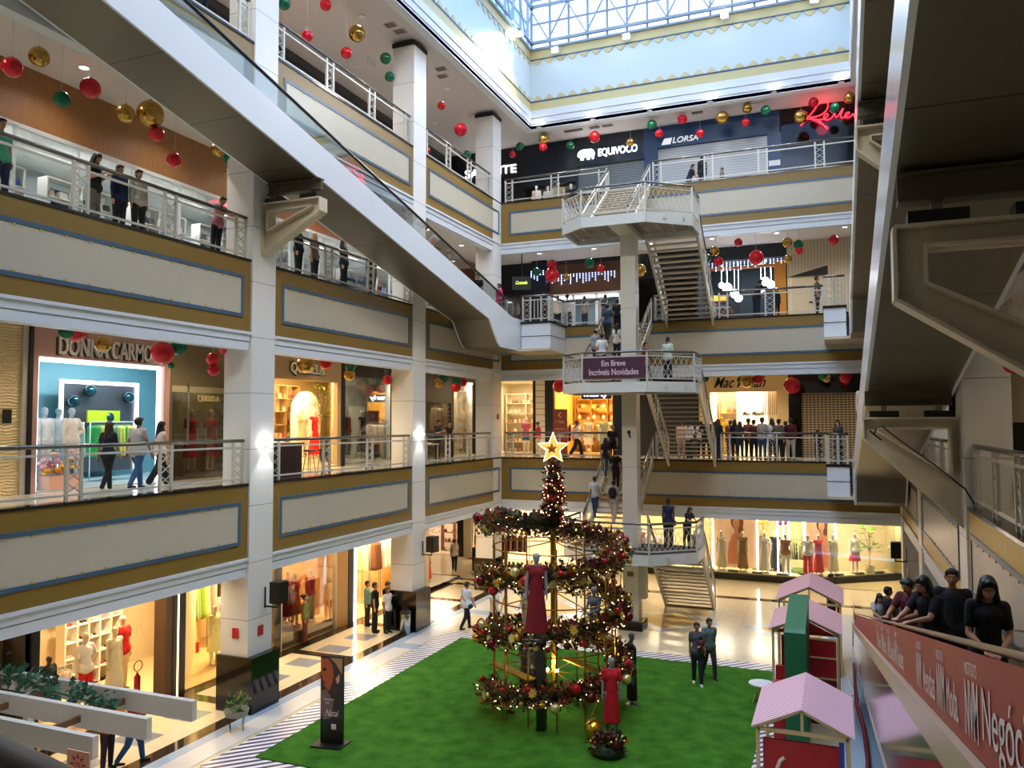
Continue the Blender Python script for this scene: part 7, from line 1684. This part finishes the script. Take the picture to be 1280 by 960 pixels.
P((13.6,.8,2*H),PI/2,'stand','person in a brown checked shirt at the end of the second-floor rear railing',tc='#6a5040',bc='#2a2622',h=1.62)
P((14.95,-8.2,TA(-8.2)),0,'stand','woman in a cream cardigan riding the lower right ramp, just visible past its edge',top='long',tc='#c9b9a2',bc='#3a3430',hair='long',hc='b',h=1.66)
# restaurant table
o=thing('dining_table','small round dining table behind the second-floor railing','table',(9.65,2.1,2*H));MB().cyl((9.65,2.1,2*H+.72),(9.65,2.1,2*H+.75),.38,n=20).build('table_top',M_c('#dcdcd8'),o);MB().cyl((9.65,2.1,2*H),(9.65,2.1,2*H+.72),.03,n=8).build('pedestal',M_dark,o)
for x,lb in((9.15,'left'),(10.15,'right')):
    o=thing('dining_chair',f'dark chair at the {lb} of the small dining table','chair',(x,2.1,2*H));MB().box(x-.2,x+.2,1.9,2.3,2*H+.42,2*H+.46).build('seat',M_dark,o)
    s=-1 if lb=='left' else 1;MB().box(x+s*.18,x+s*.21,1.9,2.3,2*H+.46,2*H+.9).build('backrest',M_dark,o)
    for dx in(-.17,.17):
        for dy in(1.93,2.27):MB().box(x+dx-.015,x+dx+.015,dy-.015,dy+.015,2*H,2*H+.42).build('leg',M_dark,o)
# top floor
P((8.9,2.0,3*H),YAW+PI,'stand','person in a black jacket and jeans before the light grey LORSA shutter',top='long',tc='#101217',bc='#1c2638',h=1.7,hair='long')
P((8.2,2.6,3*H),PI/2,'reach','person in dark blue bent over a pram on the top floor',tc='#1a2436',bc='#1a1c22',h=1.6)
P((9.7,2.4,3*H),-PI/2,'hip','child in grey-green beside the person before the LORSA shutter',tc='#5a6a62',bc='#22262a',h=1.2)
P((-.7,-17.2-.9,3*H),PI/2,'lean','person in a grey shirt leaning at the top-floor railing upper left',tc='#8a929c',bc='#1a1d26',h=1.7)
P((-.7,-18.9,3*H),PI/2,'stand','person in a dark jacket beside the grey shirt upper left',top='long',tc='#14161c',bc='#1a1d26',h=1.75)
# pram / transparent dome thing by the shutter
t=MB();q=V((7.7,2.4,3*H));t.tube([q+V((-.35,0,.1)),q+V((-.3,0,.5)),q+V((0,0,.75)),q+V((.3,0,.6)),q+V((.4,0,.9))],.02,6);t.ball(q+V((0,0,.5)),.3,14,0,(1.2,.8,.8));t.ball(q+V((-.3,0,.09)),.09,10);t.ball(q+V((.3,0,.09)),.09,10)
tag(t.build('pram',M_c('#9aa8b0',.4)),'pale grey pram on the top floor before the light shutter','pram')
# right walkway
P((17.2,-15.0,H),PI/2,'stand','person in black standing behind the right first-floor railing',tc='#101115',bc='#14151a',h=1.72)
P((17.9,-18.2,H),PI/2,'stand','person in a black t-shirt partly cut by the right frame edge',tc='#0f1014',bc='#14151a',h=1.72,skin=1)
P((17.5,-17.6,H),PI*.4,'phone','person in dark clothes beside the right column on the first floor',tc='#22242a',bc='#15161a',h=1.68)
# ------------------------------------------------------------------ hanging balls
CM={'R':(mat('foil_red','#d8182a',.18,.15),'red'),'G':(mat('foil_gold','#c49a4a',.16,.9),'gold'),'E':(mat('foil_green','#0f6b48',.18,.15),'green')}
ORD=['','second ','third ','fourth ','fifth ','sixth ','seventh ','eighth ','ninth ','tenth ','eleventh ','twelfth ','thirteenth ']
ZN=[('X',-.9,2*H+3.8,'before the wood-panelled wall',[(15,84,12,'R'),(49,71,12,'G'),(77,124,10,'E'),(113,110,12,'R'),(157,142,11,'G'),(188,142,16,'G'),(196,168,9,'R'),(218,200,9,'R'),(273,187,9,'G'),(286,196,8,'E'),(288,217,7,'G')]),
('X',-.9,ZC,'under the left top-floor ceiling',[(355,4,8,'E'),(407,6,7,'R'),(384,45,7,'R'),(446,42,10,'G'),(433,66,7,'R'),(482,73,7,'E'),(487,96,6,'E'),(552,132,5,'R'),(576,162,8,'R'),(604,179,5,'R'),(584,193,5,'E'),(534,188,4,'R')]),
('X',-.9,H+3.8,'left of the bracket column',[(93,413,14,'R'),(84,414,10,'E'),(129,430,10,'G'),(203,441,14,'R'),(223,434,10,'E'),(214,457,4,'E'),(266,449,8,'R'),(282,436,8,'R'),(267,463,7,'R')]),
('X',-.9,H+3.8,'in the middle first-floor bay',[(347,440,6,'E'),(382,455,11,'G'),(407,455,7,'R'),(438,457,7,'E'),(437,469,7,'G'),(484,475,6,'R'),(494,470,6,'R'),(498,464,6,'R'),(494,484,5,'E')]),
('X',-.9,H+3.8,'in the far first-floor bay',[(554,473,6,'E'),(548,479,6,'G'),(571,478,6,'E'),(570,484,6,'R'),(579,478,5,'R'),(612,480,4,'E')]),
('Y',1.2,H+3.8,'under the first-floor rear ceiling',[(699,483,8,'R'),(881,473,5,'E'),(934,476,9,'G'),(948,474,6,'R'),(925,475,4,'E'),(990,482,10,'R'),(1029,470,6,'E'),(1033,473,5,'G'),(1057,472,7,'R')]),
('Y',1.2,2*H+3.8,'under the second-floor rear ceiling',[(690,331,6,'R'),(690,344,9,'R'),(737,329,6,'E'),(751,336,5,'R'),(671,340,5,'E'),(708,346,4,'G'),(800,338,8,'G'),(884,323,5,'E'),(893,314,6,'G'),(898,327,6,'R'),(923,303,5,'R'),(945,322,9,'R'),(984,303,6,'G'),(998,306,6,'E'),(999,313,5,'R'),(985,324,5,'G'),(1042,300,6,'R')]),
('X',-.9,2*H+3.8,'seen past the left ramp',[(531,285,4,'R'),(541,301,5,'R'),(563,318,5,'G'),(601,340,7,'G')]),
('Y',2.6,ZC,'under the top-floor rear ceiling',[(650,183,5,'E'),(680,174,7,'G'),(679,184,5,'R'),(641,193,4,'R'),(713,182,5,'E'),(743,171,7,'R'),(788,178,5,'G'),(815,156,6,'E'),(824,167,5,'R'),(853,149,6,'R'),(875,167,5,'R'),(903,147,8,'G'),(934,135,6,'G'),(932,153,5,'R'),(957,138,6,'E'),(1001,146,8,'G'),(1017,128,6,'R'),(1043,135,6,'E'),(1062,122,7,'G')]),
('X',16.9,H+3.8,'over the right walkway',[(1264,421,10,'R'),(1277,438,6,'R'),(1267,455,12,'R')])]
bm_={}
for ax,val,zc,wh,lst in ZN:
    cnt={}
    for u,v,r,c in sorted(lst,key=lambda q:q[0]):
        m_,cn=CM[c];q=px(u,v,ax,val);R=r*depth(q)/F_PX*1.02
        k=cnt.get(c,0);cnt[c]=k+1;tot=sum(1 for e in lst if e[3]==c)
        pos='the only '+cn+' one' if tot==1 else (ORD[k]+cn+' from left' if k else 'leftmost '+cn)
        o=bpy.data.objects.new('hanging_ball',None)
        if c not in bm_:
            t=MB();t.ball((0,0,0),1,26);t.cyl((0,0,.96),(0,0,1.1),.13,n=10);bm_[c]=t.mesh('hanging_ball',[m_])
        o=bpy.data.objects.new('hanging_ball',bm_[c]);COL.objects.link(o);o.location=q;o.scale=(R,)*3
        tag(o,f'glossy {cn} ball hanging {wh}, {pos}','ball')
        s=MB();s.cyl((0,0,1.05),(0,0,max(1.2,(zc-q[2])/R)),.004/R,n=4);so=bpy.data.objects.new('string',s.mesh('string',[M_c('#dddddd')]));COL.objects.link(so);so.parent=o
# ------------------------------------------------------------------ ceiling downlights and vents
dl=None
def downlight(x,y,z_,e,col,lab,grp):
    global dl
    if dl is None:
        dl=thing('ceiling_downlight',lab,'downlight',(x,y,z_),grp)
        t=MB().lathe([(.13,-.02),(.13,0),(.1,0),(.1,-.02)],(x,y,z_),20);t.build('trim_ring',M_white,dl)
        t=MB().cyl((x,y,z_-.012),(x,y,z_-.005),.1,n=16);t.build('lens',em('downlight_lens','#fff4e0',30),dl)
    else:dup(dl,(x,y,z_),label=lab,group=grp)
    l=bpy.data.lights.new('downlight','SPOT');l.energy=e;l.spot_size=2.5;l.spot_blend=.8;l.shadow_soft_size=.1;l.color=col;lo=bpy.data.objects.new('downlight_lamp',l);COL.objects.link(lo);lo.location=(x,y,z_-.05)
WARM=(1,.82,.58);NEU=(1,.93,.86)
for k,zc,e,cl in((1,3.81,85,WARM),(2,H+3.81,85,WARM),(3,2*H+3.81,75,NEU),(4,ZC,60,NEU)):
    nm=['ground floor','first floor','second floor','top floor'][k-1]
    for i in range(8):
        y=-24.2+i*3.3+(0 if k%2 else .6)
        for x in((-1.5,) if k<4 else (-3.2,-.9)):downlight(x,y,zc,e,cl,f'round recessed downlight in the {nm} left walkway ceiling',f'{nm} left downlights')
    for i in range(6):
        x=1.2+i*2.7;downlight(x,1.9,zc,e,cl,f'round recessed downlight in the {nm} rear walkway ceiling',f'{nm} rear downlights')
    for i in range(4):
        y=-26+i*6.5;downlight(XW+1.6,y,zc,e*.8,cl,f'round recessed downlight in the {nm} right walkway ceiling',f'{nm} right downlights')
for i,(u,v) in enumerate(((488,31),(500,39),(551,86),(553,95))):
    q=px(u,v,'Z',ZC-.01)
    t=MB().box(q.x-.22,q.x+.22,q.y-.16,q.y+.16,ZC-.03,ZC)
    for k in range(5):t.box(q.x-.18,q.x+.18,q.y-.13+k*.06,q.y-.11+k*.06,ZC-.04,ZC-.03,1)
    tag(t.build('ceiling_vent',[M_c('#b9b4ae'),M_c('#4a4744')]),'small square vent in the top-floor left ceiling','vent','top-floor left vents')
for u in(706,718,742,760,870):
    q=px(u,158 if u<800 else 137,'Z',ZC-.01);t=MB().box(q.x-.25,q.x+.25,2.75,3.0,ZC-.03,ZC);tag(t.build('ceiling_vent',M_c('#6a6763')),'dark slot vent in the top-floor rear ceiling','vent','top-floor rear vents')
q=px(464,78,'X',-2.0);t=MB().box(q.x-.02,q.x+.02,q.y-.25,q.y+.25,q.z-.13,q.z+.13);o=tag(t.build('exit_sign',M_c('#dfe3e0')),'small white hanging direction sign under the top-floor ceiling','sign')
# ------------------------------------------------------------------ world and colour
w=bpy.data.worlds.new('sky');SC.world=w;w.use_nodes=True;nt=w.node_tree;bg=nt.nodes['Background']
tc=N(nt,'TexCoord');n=N(nt,'TexNoise');n.inputs['Scale'].default_value=3.2;n.inputs['Detail'].default_value=7;nt.links.new(tc.outputs['Generated'],n.inputs['Vector'])
r=N(nt,'ValToRGB');r.color_ramp.elements[0].color=hexc('#4a90e2');r.color_ramp.elements[0].position=.4;r.color_ramp.elements[1].color=hexc('#eef5ff');r.color_ramp.elements[1].position=.62
nt.links.new(n.outputs['Fac'],r.inputs[0]);nt.links.new(r.outputs[0],bg.inputs['Color']);bg.inputs['Strength'].default_value=WORLD
vs=SC.view_settings;vs.view_transform='Standard';vs.look='None';vs.gamma=1;vs.use_curve_mapping=False;vs.exposure=EXPO
cy=SC.cycles
cy.use_denoising=True;cy.max_bounces=7;cy.diffuse_bounces=3;cy.glossy_bounces=3;cy.transmission_bounces=4;cy.transparent_max_bounces=12;cy.sample_clamp_indirect=6;cy.caustics_reflective=False;cy.caustics_refractive=False
try:cy.use_light_tree=True
except Exception:pass
